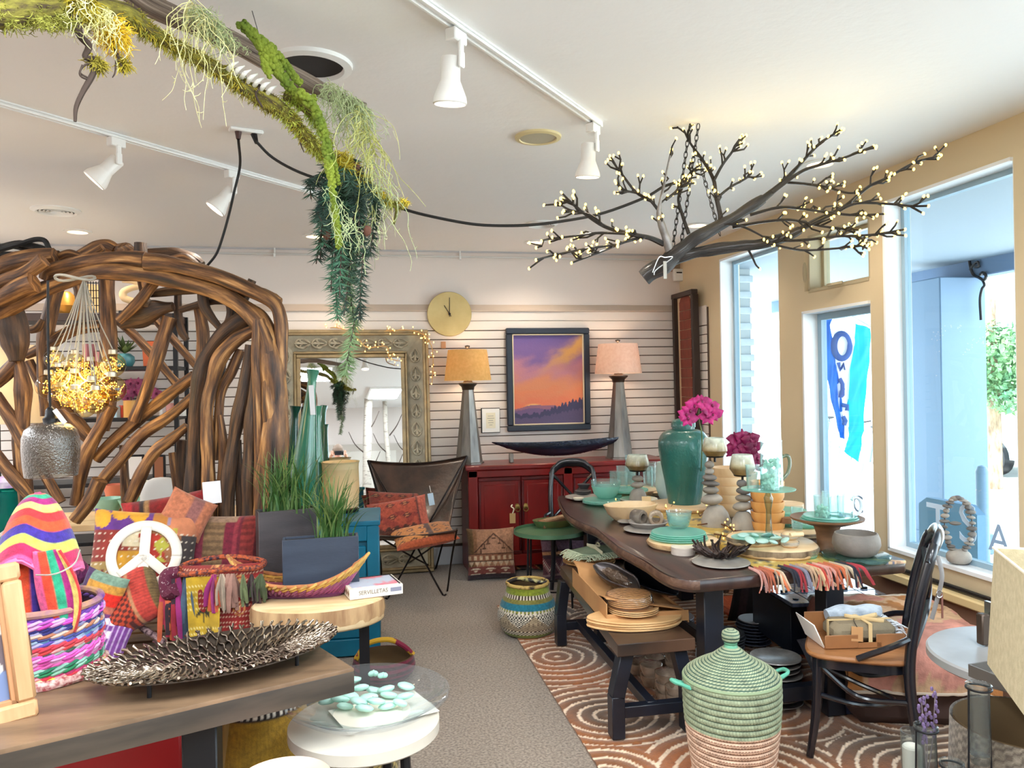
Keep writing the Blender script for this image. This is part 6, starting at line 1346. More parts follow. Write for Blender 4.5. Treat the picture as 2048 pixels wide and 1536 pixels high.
p=T(1290,1012);cd=solo('place_card',MB().box((0,0,.032),(.062,.003,.064),eul(-.3,0,.0),.001),mat('card_tan',(222,196,150),.8),'cream information card leaning on the far stone holder','card',tuple(p+np.array([0,-.03,.006])),-.25)
p=T(1268,1040);k=kk(p)
ob_=solo('oblong_bowl',MB().lathe([(0,0),(34*k,0),(48*k,12*k),(57*k,30*k),(53*k,31*k),(44*k,13*k),(30*k,5*k),(0,5*k)],48,sy=.72),LWOOD,'oblong carved pale wooden bowl on the dining table','bowl',(p[0]-.01,p[1]+.03,ZT+.0005),.1)
put_on('glass_plate',1262,1030,PLATE(28,2),TEALG,'teal glass plate lying in the oblong wooden bowl','plate',z=ZT+.03)
plates(1297,1062,50,1,GREYC,'wide grey plate under the napkin rings');put_on('grey_bowl',1296,1056,[(0,0),(30,0),(40,10),(39,12),(28,3),(0,3)],GREYC,'shallow grey bowl holding the napkin rings','bowl',zoff=.008)
plates(1253,1047,18,1,GREYC,'little grey plate edge beside the oblong bowl')
for(x,y,m,l,a)in((1277,1034,mat('dark_marble',(84,76,70),.35,0,(140,130,118),14),'dark marbled napkin ring',.5),(1312,1036,mat('cream_marble',(216,206,190),.3,0,(150,130,110),9,lo=.35,hi=.5),'cream marbled napkin ring',-.35)):
 p=PZ(x,y,ZT+.05);k=kk(p);solo('napkin_ring',MB().lathe([(8*k,-13*k),(13*k,-13*k),(15*k,-9*k),(15*k,9*k),(13*k,13*k),(8*k,13*k),(8*k,-13*k)],30,(0,0,0),eul(PI/2,0,a)),m,l+' in the shallow grey bowl','napkin ring',tuple(p))
p,zs3=slab(1368,1016,74,.03,'large pale wood slab under the teal ginger jar',seed=8,bark=False)
gj=PZ(1369,1006,zs3);k=kk(gj)
jar=thing('ginger_jar','tall crackled teal green ginger jar on the dining table','jar',tuple(gj));JG=mat('crackle_teal',(44,112,102),.3,0,(28,92,90),2.4,(1,1,.7),bump=.75,bs=70,coat=.5)
part('body',MB().lathe(cat([np.array([a*k,0,b*k])for a,b in((32,0),(33,6),(38,40),(46,84),(50,112),(48,130),(38,143),(24,148))],5)and[(q[0],q[2])for q in cat([np.array([a*k,0,b*k])for a,b in((32,0),(33,6),(38,40),(46,84),(50,112),(48,130),(38,143),(24,148))],5)]+[(22*k,148*k),(22*k,152*k),(22*k,164*k)],56),JG,jar)
part('lid',MB().lathe([(22*k,152*k),(24*k,152*k),(24*k,160*k),(20*k,166*k),(10*k,169*k),(0,170*k)],36),JG,jar)
orchid(T(1400,1002)+[0,0,.02],[T(1400,1002)+[0,0,.02],PD(1404,880,4.75),PD(1398,840,4.75),PD(1400,812,4.72),PD(1425,815,4.7)],[PD(x,y,4.68)for x,y in((1372,830),(1380,822),(1388,812),(1396,806),(1404,804),(1412,812),(1420,822),(1426,830),(1424,812),(1416,834),(1376,838))],(226,60,150),'bright pink orchid spray above the teal ginger jar',5,br=.055)
orchid(T(1462,1004)+[0,0,.02],[T(1462,1004)+[0,0,.02],PD(1474,930,4.9),PD(1478,900,4.9),PD(1490,880,4.88),PD(1512,895,4.86)],[PD(x,y,4.84)for x,y in((1472,880),(1484,876),(1476,894),(1490,892),(1502,882),(1508,896),(1496,904),(1514,918),(1510,930),(1466,902),(1482,908),(1500,880))],(160,24,92),'deep magenta orchid spray behind the stone candle holders',6,br=.06)
put_on('orchid_pot',1462,1004,[(0,0),(12,0),(15,24),(13,24),(10,3),(0,3)],mat('mint_pot',(196,224,196),.4),'small pale green pot behind the wooden bowls','pot')
put_on('orchid_pot',1400,1002,[(0,0),(12,0),(15,30),(13,30),(10,3),(0,3)],mat('ivory_glaze',(232,226,206),.4),'small ivory orchid pot hidden behind the ginger jar','pot')
put_on('ceramic_cup',1333,996,[(0,0),(14,0),(22,24),(18,72),(16,72),(20,24),(0,4)],mat('aqua_ceramic',(196,222,216),.4,0,(222,232,226),6),'pale aqua ceramic cup behind the ginger jar','cup',z=ZT)
cairn(1431,1056,'tall stone candle holder of six stones in front of the ginger jar',[(22,12,-8),(19,8,-12),(19,5.5,-12),(15,7,-14),(12,6.5,-14),(11,8,-12)],0,29,46,(25,37,8))if False else cairn(1432,1052,'tall stone candle holder of six stones in front of the ginger jar',[(22,11.5,-8),(19.5,8,-10),(19,6,-10),(14.5,6.5,-12),(11.5,6.5,-12),(10.5,7.5,-12)],0,29,44,(25,36,8))
cairn(1487,1066,'shorter stone candle holder of four stones before the wooden bowls',[(20,9.5,-1),(20,7.5,1),(15,7.5,1),(10.5,8,-2)],0,25,46,(25,40,8))
for(px,py,r,n_,hh,lab,m)in((1459,1030,34,5,20,'pale turned wooden bowl of the left stack',LWOOD),(1536,1068,33,5,20,'honey turned wooden bowl of the right stack',mat('honey_wood',(206,140,72),.45,0,(226,172,106),3,(1,5,1)))):
 for i in range(n_):
  put_on('wooden_bowl',px,py,[(0,0),(r*.72,0),(r*.97,hh*.75),(r,hh*1.3),(r-2.5,hh*1.3),(r*.7,3),(0,3)],m,lab+', '+['bottom','second','middle','fourth','top'][i]+' one','bowl',zoff=.055*i+.0005,group=lab.split(' of ')[1]+' of wooden bowls')
put_on('wooden_bowl',1460,990,[(0,0),(30,0),(52,30),(54,46),(50,46),(46,28),(28,4),(0,4)],LWOOD,'wide blond wooden bowl at the back of the table','bowl',z=ZT)
p,zs4=slab(1366,1092,70,.038,'pale wood slab under the near teal plates and glass bowls',seed=12,bark=False)
pp_,zp=plates(1357,1078,58,4,TEALG,'teal glass dinner plate of the near setting',z=zs4,dz=.0095,h=3,shrink=1.5)
for i,l in enumerate(('lower','middle','upper')):put_on('glass_bowl',1358,1058,BOWLP(24+i,22),CLEARG,'%s clear ribbed glass bowl of the near stack'%l,'bowl',z=zp+.002,zoff=.018*i,group='near stack of glass bowls',wob=lambda a,z:1+.012*math.sin(14*a))
for i in range(4):put_on('marble_coaster',1366,1108,[(0,0),(23,0),(23.5,1),(23.5,5),(0,5)],mat('coaster_white',(226,214,202),.4,0,(204,190,178),5),'%s round marble coaster at the table edge'%('bottom','second','third','top')[i],'coaster',zoff=.0085*i+.0005,group='marble coasters')
plates(1442,1128,57,1,GREYC,'grey plate under the dark coral bowl')
p=T(1440,1118);k=kk(p);cbw=thing('coral_bowl','dark bronze bowl made of branching coral arms','bowl',(p[0],p[1],ZT+.008));g=random.Random(9);BRZ=mat('dark_bronze_coral',(70,54,50),.4,.5,(44,34,34),6)
for i in range(17):
 a=2*PI*i/17+g.uniform(-.1,.1);e=np.array([math.cos(a),math.sin(a),0]);L=62*k*g.uniform(.85,1.08);s=np.array([-e[1],e[0],0]);mb=MB()
 P=[e*L*.08+[0,0,.012],e*L*.4+s*g.uniform(-.01,.01)+[0,0,.012],e*L*.72+s*g.uniform(-.015,.015)+[0,0,.035],e*L*(.98)+s*g.uniform(-.02,.02)+[0,0,.075*g.uniform(.7,1.1)]]
 mb.tube(cat(P,4),[.009,.0085,.0075,.0055],8,flat=.8)
 q=P[2];mb.tube(cat([P[1],(P[1]+q)/2+s*.012,q+s*.035*(1 if i%2 else-1)+e*.02+[0,0,.02]],4),[.007,.006,.0045],7)
 part('coral_arm',mb,BRZ,cbw)
part('hub',MB().ell((0,0,.012),(.04,.04,.009),16,6,jit=.3),BRZ,cbw)
ra,rb_=T(1520,1172-38),T(1700,1172-42)
def runner(u,v):
 n=np.array([mno.noise(Vector((a*4,b*9,2)))for a,b in zip(u,v)])*.002;return np.column_stack([1.74+u*.44+.02*np.sin(v*5),3.19+v*1.9,ZT+.0012+np.abs(n)])
rn=thing('table_runner','mustard yellow table runner with a rag tassel fringe','table runner',(1.95,3.2,ZT));
o=part('cloth',MB().grid(lambda u,v:runner(u,v)-np.array([1.95,3.2,ZT]),20,60,lambda u,v:yell(u*2.6%1,v*8%1)),FABS,rn,ang=0)
g=random.Random(4);FC=[(214,160,150),(222,200,170),(150,150,170),(206,84,70),(214,120,80),(180,60,70),(222,190,150),(196,110,80),(40,44,60),(206,170,140)]
xs_=list(np.linspace(-.245,-.17,4))+list(np.linspace(-.1,.3,15))
for i,x in enumerate(xs_):
 mb=MB();c_=C(*FC[(i*7)%len(FC)])
 for j in range(4):
  dx=g.gauss(.015 if x>.1 else 0,.022);L=g.uniform(.04,.085);y0_=-.005;e_=-.115+g.uniform(-.012,.0)
  P=cat([(x,.02,.006),(x+dx*.3,-.06,.008),(x+dx*.7,e_+.02,.002),(x+dx,e_,-.03),(x+dx*1.5,e_-.004,-.03-L*.6)]if x<.24 else[(x,.02,.006),(x+.05,-.02,.012),(x+.1+dx,-.05,.008),(x+.16+dx,-.07,.006)],4)
  mb.tube(P,[.006,.008,.007],5,flat=.35,col=c_*g.uniform(.75,1.2))
 part('tassel',mb,FABS,rn)
p,zs5=slab(1546,1104,88,.052,'large thick bark edged wood slab in the table centre',seed=15)
p,zs6=slab(1510,1086,56,.042,'smaller wood slab covered in sea glass on the big slab',z=zs5,seed=16,sq=.8)
put_on('glass_disc',1510,1074,[(0,0),(48,0),(48,1.5),(0,1.5)],TEALG,'frosted teal glass disc on the smaller slab','disc',z=zs6,sy=.78)
for i,(x,y)in enumerate(((1487,1072),(1510,1072),(1532,1072),(1552,1078),(1570,1082),(1500,1082),(1525,1084),(1547,1086))):
 p=PZ(x,y-2,zs6+.012);solo('glass_pebble',MB().ell((0,0,0),(.03,.02,.009),14,8,eul(.3,.2*(i%3),i)),mat('clear_pebble',(186,222,212),.25,0,(206,232,226),5,trl=.4),['flat glass pebble at the left of the sea glass board','flat glass pebble second from left on the board','flat glass pebble by the stem of the glass stand','flat glass pebble right of the glass stem','flat glass pebble at the right rim of the board','small front left glass pebble on the board','small front middle glass pebble on the board','small front right glass pebble on the board'][i],'pebble',tuple(p),group='glass pebbles on the board')
cs=PZ(1538,1074,zs6+.004);k=kk(cs)
gs=thing('glass_cake_stand','tall footed clear glass cake stand holding the jug','cake stand',tuple(cs));hst=(1074-980)*k
part('stem',MB().lathe([(0,0),(14*k,0),(14*k,2*k),(7*k,8*k),(5.5*k,30*k),(5*k,hst-40*k),(8*k,hst-24*k),(9*k,hst-16*k),(5*k,hst-6*k),(12*k,hst),(0,hst)],28),glass('stem_glass',(220,236,236),(110,160,160),2.6,bump=.3,bs=50),gs)
part('plate',MB().lathe([(0,hst),(52*k,hst+1*k),(53*k,hst+3*k),(50*k,hst+3.5*k),(0,hst+2.5*k)],52),TEALG,gs)
zc2=cs[2]+hst+4*k
q0=np.array([cs[0],cs[1],zc2])
jug=thing('glass_jug','clear glass jug filled with sea glass on the cake stand','jug',tuple(q0+np.array([.03,.02,0])));
part('body',MB().lathe([(0,0),(22*k,0),(22.5*k,30*k),(21*k,90*k),(22*k,95*k),(20.5*k,95*k),(19.5*k,90*k),(21*k,30*k),(20*k,3*k),(0,3*k)],36),CLEARG,jug)
part('handle',MB().tube(cat([(21*k,0,60*k),(36*k,0,62*k),(41*k,0,48*k),(36*k,0,28*k),(22*k,0,14*k)],6),3.6*k,10),glass('handle_glass',(214,238,236),(120,180,180),2.2),jug)
def glassfill(t,r,h,n_,seed,s=.014):
 g=np.random.default_rng(seed);mb=MB()
 for i in range(n_):a=g.uniform(0,2*PI);q=r*math.sqrt(g.uniform(0,.8));mb.ell((q*math.cos(a),q*math.sin(a),g.uniform(.01,h)),(s,s*.75,s*.55),7,5,eul(*g.uniform(0,3,3)))
 part('sea_glass',mb,mat('sea_glass_light',(170,226,208),.3,0,(200,236,226),6,trl=.45),t,kind='stuff')
glassfill(jug,19*k,56*k,60,3)
for i,(dx,dy)in enumerate(((-.085,-.01),(-.03,-.07))):
 t=thing('tumbler',('tumbler of sea glass left on the cake stand','tumbler of sea glass in front on the cake stand')[i],'glass',(q0[0]+dx,q0[1]+dy,zc2),group='sea glass tumblers on the cake stand')
 part('body',MB().lathe([(0,0),(11*k,0),(14*k,48*k),(12.6*k,48*k),(9.6*k,3*k),(0,3*k)]if i==0 else[(0,0),(18*k,0),(19*k,44*k),(17.6*k,44*k),(16.6*k,3*k),(0,3*k)],30),CLEARG,t)
 if i:glassfill(t,16*k,32*k,40,8)
for i,(y,dz)in enumerate(((1094,0),(1094,.036))):
 p=PZ(1580,y,zs5);k=kk(p);t=thing('birch_round',('lower birch bark round beside the glass stand','upper birch bark round beside the glass stand')[i],'slab',(p[0],p[1],zs5+dz),.3*i);slabrim(t,[(18*k*math.cos(a),16*k*math.sin(a))for a in np.linspace(0,2*PI,25)[:-1]],0,.035,LWOOD,mat('birch_bark',(206,196,180),.7,0,(110,96,84),12,(1,1,4),bump=.4,bs=30))
p=PZ(1592,1070,zs5+.075);solo('twig_stub',MB().tube([(-.03,0,0),(.035,0,.002)],.011,10),SLAB,'short cut twig on top of the birch rounds','twig',tuple(p))
for i in range(3):put_on('glass_dish',1613,1116,[(0,0),(17,0),(21,5),(20,6),(16,2),(0,2)],CLEARG if i else TEALG,'%s small clear glass dish at the table front'%('bottom','middle','top')[i],'dish',zoff=.012*i+.001,group='small clear dishes')
pw=T(1655,1098);k=kk(pw);wp=thing('wooden_cake_stand','wooden pedestal stand carrying teal plates and glass mugs','cake stand',(pw[0],pw[1],ZT+.0005));hh=(1098-1046)*k
WAL=mat('brown_turned_wood',(128,92,62),.5,0,(98,68,46),5,(1,1,5),bump=.1,bs=30)
part('pedestal',MB().lathe([(0,0),(24*k,0),(20*k,10*k),(21*k,hh*.6),(27*k,hh-.005),(0,hh-.004)],32),WAL,wp);part('plate',MB().lathe([(0,hh-.004),(40*k,hh-.004),(69*k,hh+8*k),(70*k,hh+12*k),(66*k,hh+12*k),(40*k,hh+4*k),(0,hh+3*k)],52),WAL,wp)
zw=ZT+hh+5*k+.001
plates(1660,1046-4,57,3,TEALG,'teal glass plate on the wooden pedestal',z=zw,h=3,dz=.009,shrink=3);zw2=zw+.026
for i,(x,y,hd)in enumerate(((1645,1036,1),(1673,1032,0),(1692,1036,1),(1660,1026,0))):
 p=PZ(x,y,zw2);t=thing('glass_mug',['glass mug of sea glass leftmost on the pedestal','clear glass mug in the middle of the pedestal','clear glass mug with round handle rightmost on the pedestal','clear glass mug at the back of the pedestal'][i],'mug',(p[0],p[1],zw2),0,'glass mugs on the wooden pedestal')
 part('body',MB().lathe([(0,0),(15*k,0),(16*k,44*k),(14.6*k,44*k),(13.6*k,4*k),(0,4*k)],30),CLEARG,t)
 if i==2:part('handle',MB().tube([(16*k+14*k*(1+math.sin(a))if False else 15*k+13*k*math.cos(a)+6*k,0,22*k+17*k*math.sin(a))for a in np.linspace(-2.3,2.3,14)],3.2*k,9),mat('pale_handle',(206,220,230),.15,coat=1),t)
 if i==0:glassfill(t,12*k,24*k,26,12,.012)
p,zs7=slab(1585,1064,76,.035,'reddish bark slab behind the glass stand',seed=21)
for i in range(4):put_on('glass_dish',1573,1052,[(0,0),(17,0),(20,3),(19,4),(0,2)],TEALG,'%s little teal dish on the reddish slab'%('bottom','second','third','top')[i],'dish',z=zs7,zoff=.008*i,group='little teal dishes')
put_on('cork_candle',1574,1046,[(0,0),(12,0),(12.5,11),(0,11)],mat('cork',(140,98,66),.8),'brown candle on the little teal dishes','candle',z=zs7+.034)
plates(1608,1052,38,3,TEALG,'clear teal side plate on the reddish slab',z=zs7,h=2);plates(1570,1030,42,3,TEALG,'teal plate at the back by the window',z=ZT+.09)
put_on('board_stack',1570,1036,[(0,0),(36,0),(36,30),(0,30)],LWOOD,'pale block under the back teal plates','block')
put_on('tumbler',1594,1060,TUMB(12,46),CLEARG,'clear tumbler on the reddish slab','glass',z=zs7+.02)
gp_,_,k=put_on('glass_platter',1712,1118,[(0,0),(62,0),(65,3),(65,9),(62,11),(0,11)],glass('thick_glass',(196,226,214),(60,120,104),1.4,bump=.3,bs=40,haze=.2,hazec=(120,160,146)),'thick green glass platter at the right corner of the table','platter')
p=PZ(1713,1112,ZT+.022);k=kk(p);solo('stone_bowl',MB().lathe([(0,0),(24*k,0),(38*k,7*k),(46*k,24*k),(45*k,36*k),(41*k,46*k),(38*k,47*k),(38*k,42*k),(41*k,26*k),(34*k,10*k),(0,6*k)],52,wob=lambda a,z:1+.012*math.sin(2*a)),mat('river_stone',(112,106,100),.6,0,(138,130,122),6,bump=.35,bs=60),'grey carved stone bowl on the thick glass platter','bowl',tuple(p))
put_on('glass_bottle',1478,1098,[(0,0),(7,0),(8,8),(4,20),(3,32),(7,34),(6,40),(0,40)],CLEARG,'little corked bottle among the twig lights','bottle',zoff=.03)if False else None
fairy([(1238,1000),(1262,1008),(1285,1012),(1318,1014),(1335,1018),(1352,1006)],4.3,21,18,'copper twig lights behind the oblong bowl','twig_lights',(96,58,36),(255,190,90),.0035,.0045,.05,4)
fairy([(1400,1032),(1425,1012),(1448,990)],3.9,22,6,'short copper light twig across the tall stone base','twig_lights',(96,58,36),(255,190,90),.004,.0045,.03,4)
fairy([(1395,1050),(1430,1046),(1452,1052),(1472,1062),(1500,1058),(1520,1056)],3.66,23,16,'copper light twig curling between the stone holders','twig_lights',(96,58,36),(255,190,90),.004,.0045,.045,4)
fairy([(1428,1068),(1450,1072),(1470,1078),(1492,1070)],3.5,24,8,'copper light twig in front of the shorter stone holder','twig_lights',(96,58,36),(255,190,90),.004,.0045,.04,4)
n0,n1,f0,f1=PZ(1235,1290,.45),PZ(1390,1276,.45),PZ(1120,1132,.45),PZ(1182,1120,.45)
bcn=np.array([1.27,4.0,0]);bn=thing('dining_bench','black trestle bench with a brown seat beside the dining table','bench',bcn)
sp_=[tuple((q-bcn)[:2])for q in(n0,n1,np.array([n1[0],f1[1],.45]),f0)]
part('seat',MB().prism(sp_,.395,.45,bev=.003),mat('bench_seat',(40,30,28),.35,0,(92,66,50),1.2,(1,.6,1),coat=.3,lo=.4,hi=.6),bn)
for y in(-.69,.56):
 xa=-.17 if y<0 else-.1;xb=.17 if y<0 else .15
 for s,xx in((-1,xa),(1,xb)):part('leg',MB().beam((xx*.72,y,.40),(xx*1.0,y,.20),.06,.07,(0,1,0)).beam((xx,y,.205),(xx,y,z_rug),.06,.07,(0,1,0)),NAVY,bn)
 part('cross_bar',MB().beam((xa,y,.13),(xb,y,.13),.05,.05),NAVY,bn)
part('stretcher',MB().beam((.0,-.69,.135),(.02,.56,.135),.045,.045),NAVY,bn)
p=PZ(1180,1112,.45);k=kk(p)
def wovenplacemat(px,py,r,n_,lab,m,z=.45):
 for i in range(n_):
  put_on('placemat',px,py,[(0,.002/k),(r-4,.002/k),(r,1.5),(r,4),(r-3,5),(0,4.5)],m,'%s woven placemat at the far end of the bench'%('lowest','middle','top')[i],'placemat',z=z,zoff=.017*i+.001,group='woven placemats',sx=1.)
wovenplacemat(1178,1124,52,3,'',mat('jute_weave',(176,130,78),.85,0,(132,92,52),60,bump=.8,bs=120))
p=PZ(1192,1108,.51);nk=thing('napkin_bundle','pale green fringed cloth napkins tied with ribbon on the placemats','napkins',(p[0],p[1],.503),.25)
GRN=mat('sage_linen',(176,196,164),.9,0,(150,172,144),8,bump=.4,bs=200)
for i in range(3):part('napkin',MB().grid(lambda u,v,i=i:np.column_stack([(u-.5)*.3,(v-.5)*.2,.012+.011*i+.006*np.sin(u*5+v*3+i)]),16,10),GRN,nk,ang=0).modifiers.new('t','SOLIDIFY').thickness=.008
g=random.Random(3);fm=MB()
for i in range(60):x,z=-.15,.012+.012*(i%3);y=-.1+.2*i/60;fm.tube([(x+.005,y,z),(x-.02,y+g.gauss(0,.006),z-.002),(x-.05*g.uniform(.7,1.2),y+g.gauss(0,.012),z-.02)],.0018,4)
for i in range(60):x=-.15+.3*i/60;fm.tube([(x,-.1,.03),(x+g.gauss(0,.01),-.125,.022),(x+g.gauss(0,.015),-.15,.004)],.0018,4)
part('fringe',fm,mat('fringe_cream',(214,222,190),.9),nk,kind='stuff');part('ribbon',MB().tube([(-.02,-.11,.035),(-.01,0,.052),(0,.11,.045)],.012,6,flat=.2).tube(cat([(-.01,0,.055),(.03,.03,.07),(.02,-.01,.058),(-.05,.03,.068),(-.01,0,.055)],5),.007,6,flat=.3),mat('cream_ribbon',(236,226,196),.7),nk)
p=PZ(1226,1116,.45);nb=thing('napkin_bundle','grey white marbled cloth bundle behind the green napkins','napkins',(p[0],p[1],.452));part('cloth',MB().ell((0,0,.035),(.12,.09,.035),24,10,jit=.3,js=5),mat('grey_swirl',(206,212,214),.8,0,(96,110,120),22,lo=.42,hi=.56,detail=1),nb)
KR=mat('kraft_card',(190,142,92),.7,0,(172,124,78),4);
p=PZ(1245,1180,.45);q=PZ(1255,1170,.46)
kp=PZ(1252,1200,.47);kb=thing('kraft_box','kraft cardboard box with curved cutouts lying on the bench','box',(kp[0],kp[1],.451),-.05)
def kraft(u,v):
 x=(u-.5)*.40;y=(v-.5)*.72;z=.03+.075*np.clip(1.0-u*1.0,0,1)+.03*np.cos(v*6.3)*(u<.95)+.02*(v>.8);return np.column_stack([x,y,z])
part('wrap',MB().grid(kraft,16,24),KR,kb,ang=0).modifiers.new('t','SOLIDIFY').thickness=.004
part('side',MB().box((-.2,0,.06),(.006,.72,.10)).box((.2,0,.022),(.006,.72,.044)).box((0,-.36,.035),(.4,.006,.05)),KR,kb)
def boat_tray(label,loc,rot,L,w,m,wrap=True):
 t=thing('metal_trough',label,'bowl',loc,rot)
 def f(u,v):x=2*u-1;ww=w*(1-np.abs(x)**2.6)+.004;a=(v*2-1)*1.35;return np.column_stack([x*L,ww*np.sin(a),.07*(1-np.cos(a))*(1-np.abs(x)**3)*1.2+.05*x**2])
 o=part('shell',MB().grid(f,40,16),m,t,ang=0);md=o.modifiers.new('t','SOLIDIFY');md.thickness=.006
 if wrap:part('cellophane',MB().ell((0,0,.05),(L*.6,w*.5,.03),20,12,jit=.5,js=4),glass('cellophane',(246,240,232),(226,214,200),2.2,.12,bump=1,bs=60,haze=.12,hazec=(214,180,150)),t)
boat_tray('dark metal boat tray with cellophane parcel leaning in the kraft box',(kp[0]-.03,kp[1]+.06,.535),(.25,.22,-1.12),.17,.06,mat('gunmetal',(110,106,108),.3,.85,(70,62,62),6))
boat_tray('larger black metal boat tray propped behind the cellophane parcel',(kp[0]+.16,kp[1]+.05,.53),(.35,.26,-1.2),.2,.085,mat('black_trough',(28,30,38),.25,.6),False)
PALM=mat('palm_leaf',(206,160,106),.5,0,(222,182,130),2,(1,6,1),bump=.1,bs=40)
p=PZ(1265,1250,.46);k=kk(p)
sq_=[(q[0],q[1])for q in cat([(-.23,.02,0),(-.1,-.14,0),(.1,-.17,0),(.22,-.08,0),(.23,.1,0),(.1,.17,0),(-.12,.14,0)],5,True)]
c0=np.array([p[0]+.02,p[1]+.05,.4515])
for i in range(4):solo('palm_plate',MB().prism([(a*.98,b*.8)for a,b in sq_],0,.009,bev=.003),PALM,'%s large square palm leaf plate at the near end of the bench'%('bottom','second','third','top')[i],'plate',tuple(c0+np.array([.004*(i%2),0,.0105*i])),(.05,-.04,.03,0)[i],'large palm leaf plates')
for i in range(3):solo('palm_plate',MB().lathe([(a*k,b*k)for a,b in PLATE(52,6)],40),PALM,'%s middle sized round palm leaf plate'%('bottom','middle','top')[i],'plate',tuple(c0+np.array([.01,.02,.044+.0085*i])),0,'middle sized palm leaf plates')
for i in range(6):solo('palm_plate',MB().lathe([(a*k,b*k)for a,b in PLATE(44,7)],40,sy=.95),PALM,'%s small palm leaf plate on the bench stack'%('lowest','second','third','fourth','fifth','topmost')[i],'plate',tuple(c0+np.array([-.005,.03,.074+.0085*i])),0,'small palm leaf plates')
solo('cellophane_wrap',MB().lathe([(48*k,.0),(50*k,.03),(46*k,.062),(30*k,.066),(0,.067)],30,wob=lambda a,z:1+.03*math.sin(5*a)+.02*math.sin(11*a+z*90)),glass('cellophane',(246,240,232),(226,214,200),2.2,.12,bump=1,bs=60,haze=.12,hazec=(214,180,150)),'crinkled cellophane round the small palm leaf plates','wrapping',tuple(c0+np.array([-.005,.03,.074])))
def stack(px,py,r,n_,dz,m,lab,z=z_rug,h=6,top=None,grp=None,jig=.004):
 p=PZ(px,py,z);k=kk(p)
 num=['bottom','second','third','fourth','fifth','sixth','seventh','eighth','ninth','tenth']
 for i in range(n_):
  o=solo('plate',MB().lathe([(a*k,b*k)for a,b in PLATE(r,h)],36),top if(top and i==n_-1)else m,'%s, %s from the floor'%(lab,'top one' if i==n_-1 else num[i]),'plate',(p[0]+rnd.gauss(0,jig),p[1]+rnd.gauss(0,jig),z+.001+dz*i),0,grp or lab+' stack')
GB=mat('grey_blue_plate',(150,158,168),.35,0,(120,128,140),8,coat=.2);GW=mat('grey_white_plate',(206,206,208),.35)
stack(1507,1288,33,8,.019,mat('blue_grey_plate',(96,104,122),.35,0,(76,82,100),8,coat=.3),'blue grey plate of the tall stack under the table',top=GW)
stack(1445,1296,44,5,.018,GB,'grey mottled plate of the middle stack under the table');stack(1440,1318,48,3,.014,GW,'broad pale plate of the low stack under the table')
stack(1345,1262,42,6,.015,GB,'grey plate of the stack behind the front table leg',top=GW)
stack(1552,1404,50,9,.026,mat('wrapped_grey',(156,150,144),.3,0,(110,106,102),12,coat=.4),'big wrapped grey plate of the stack behind the lidded basket')
CRK=glass('cellophane',(246,240,232),(226,214,200),2.2,.12,bump=1,bs=60,haze=.12,hazec=(214,180,150))
def wrapped(px,py,r,n_,dz,lab):
 p=PZ(px,py,z_rug);k=kk(p);t=thing('wrapped_bowls',lab,'bowls',(p[0],p[1],z_rug))
 for i in range(n_):part('bowl',MB().lathe([(0,dz*i),(r*.7*k,dz*i),(r*.95*k,dz*i+dz*.7),(r*k,dz*i+dz*1.15),(r*k-.004,dz*i+dz*1.15),(r*.6*k,dz*i+.008),(0,dz*i+.006)],28),mat('speckle_bowl',(196,186,178),.35,0,(130,116,108),14),t)
 part('cellophane',MB().lathe([(r*1.03*k,0),(r*1.06*k,dz*n_*.5),(r*1.04*k,dz*n_+.012),(r*.9*k,dz*n_+.016),(0,dz*n_+.012)],26,wob=lambda a,z:1+.035*math.sin(5*a+z*60)),CRK,t)
wrapped(1335,1402,24,3,.045,'middle stack of wrapped speckled bowls under the bench');wrapped(1352,1418,20,3,.035,'nearest stack of wrapped speckled cups under the bench');wrapped(1303,1370,22,2,.05,'wrapped brown bowls at the left under the bench');wrapped(1348,1352,17,3,.04,'wrapped bowls at the far side under the bench');wrapped(1508,1340,16,2,.04,'small wrapped bowls beside the lidded basket knob')
wrapped(1275,1345,22,1,.05,'low wrapped bowl in shadow under the bench');wrapped(1310,1330,20,1,.04,'flat parcel of wrapped dishes in shadow under the bench')
for i,(px,py)in enumerate(((1310,1172),(1334,1178),(1358,1186),(1382,1192),(1416,1196),(1446,1196))):
 p=PZ(px,py,0);t=thing('log_bundle',['dark bundle of birch candles leftmost under the table','dark bundle of birch candles second under the table','dark bundle of birch candles third under the table','dark bundle of birch candles by the front table leg','dark bundle of birch candles right of the front leg','dark bundle of birch candles furthest right'][i],'bundle',(p[0],p[1]+.1,z_rug if p[1]<5.4 else 0),0,'bundles of birch candles')
 for j in range(3):part('stick',MB().lathe([(0,0),(.034,0),(.035,.18+.02*j),(0,.18+.02*j)],14,(-.06+.06*j,.02*(j%2),0)),mat('dark_birch',(66,52,48),.8,0,(140,124,112),12,(1,1,4),lo=.5,hi=.75),t)
 part('twine',MB().tube([(.105*math.cos(a),.045*math.sin(a)+.01,.1)for a in np.linspace(0,2*PI,21)[:-1]],.004,5,closed=True),SLAB,t)
cq=[PZ(1617,1199,.41),PZ(1742,1193,.41),PZ(1546,1160,.41)];cm_=cq[0]+(cq[1]-cq[0])*.5+(cq[2]-cq[0])*.5
ck_=thing('xylophone_table','low blue black slatted bench with knobs under the table end','bench',(cm_[0],cm_[1],.057),math.atan2((cq[1]-cq[0])[1],(cq[1]-cq[0])[0]));cs_=np.linalg.norm((cq[1]-cq[0])[:2])/.74
BT=mat('blue_top_with_sheen',(150,166,196),.16,0,(66,80,112),5,coat=.6)  # pale blue puts the window's reflection into the slat colour
part('carcass',MB().box((0,0,.2),(.74,.52,.26),b=.004),NAVY,ck_)
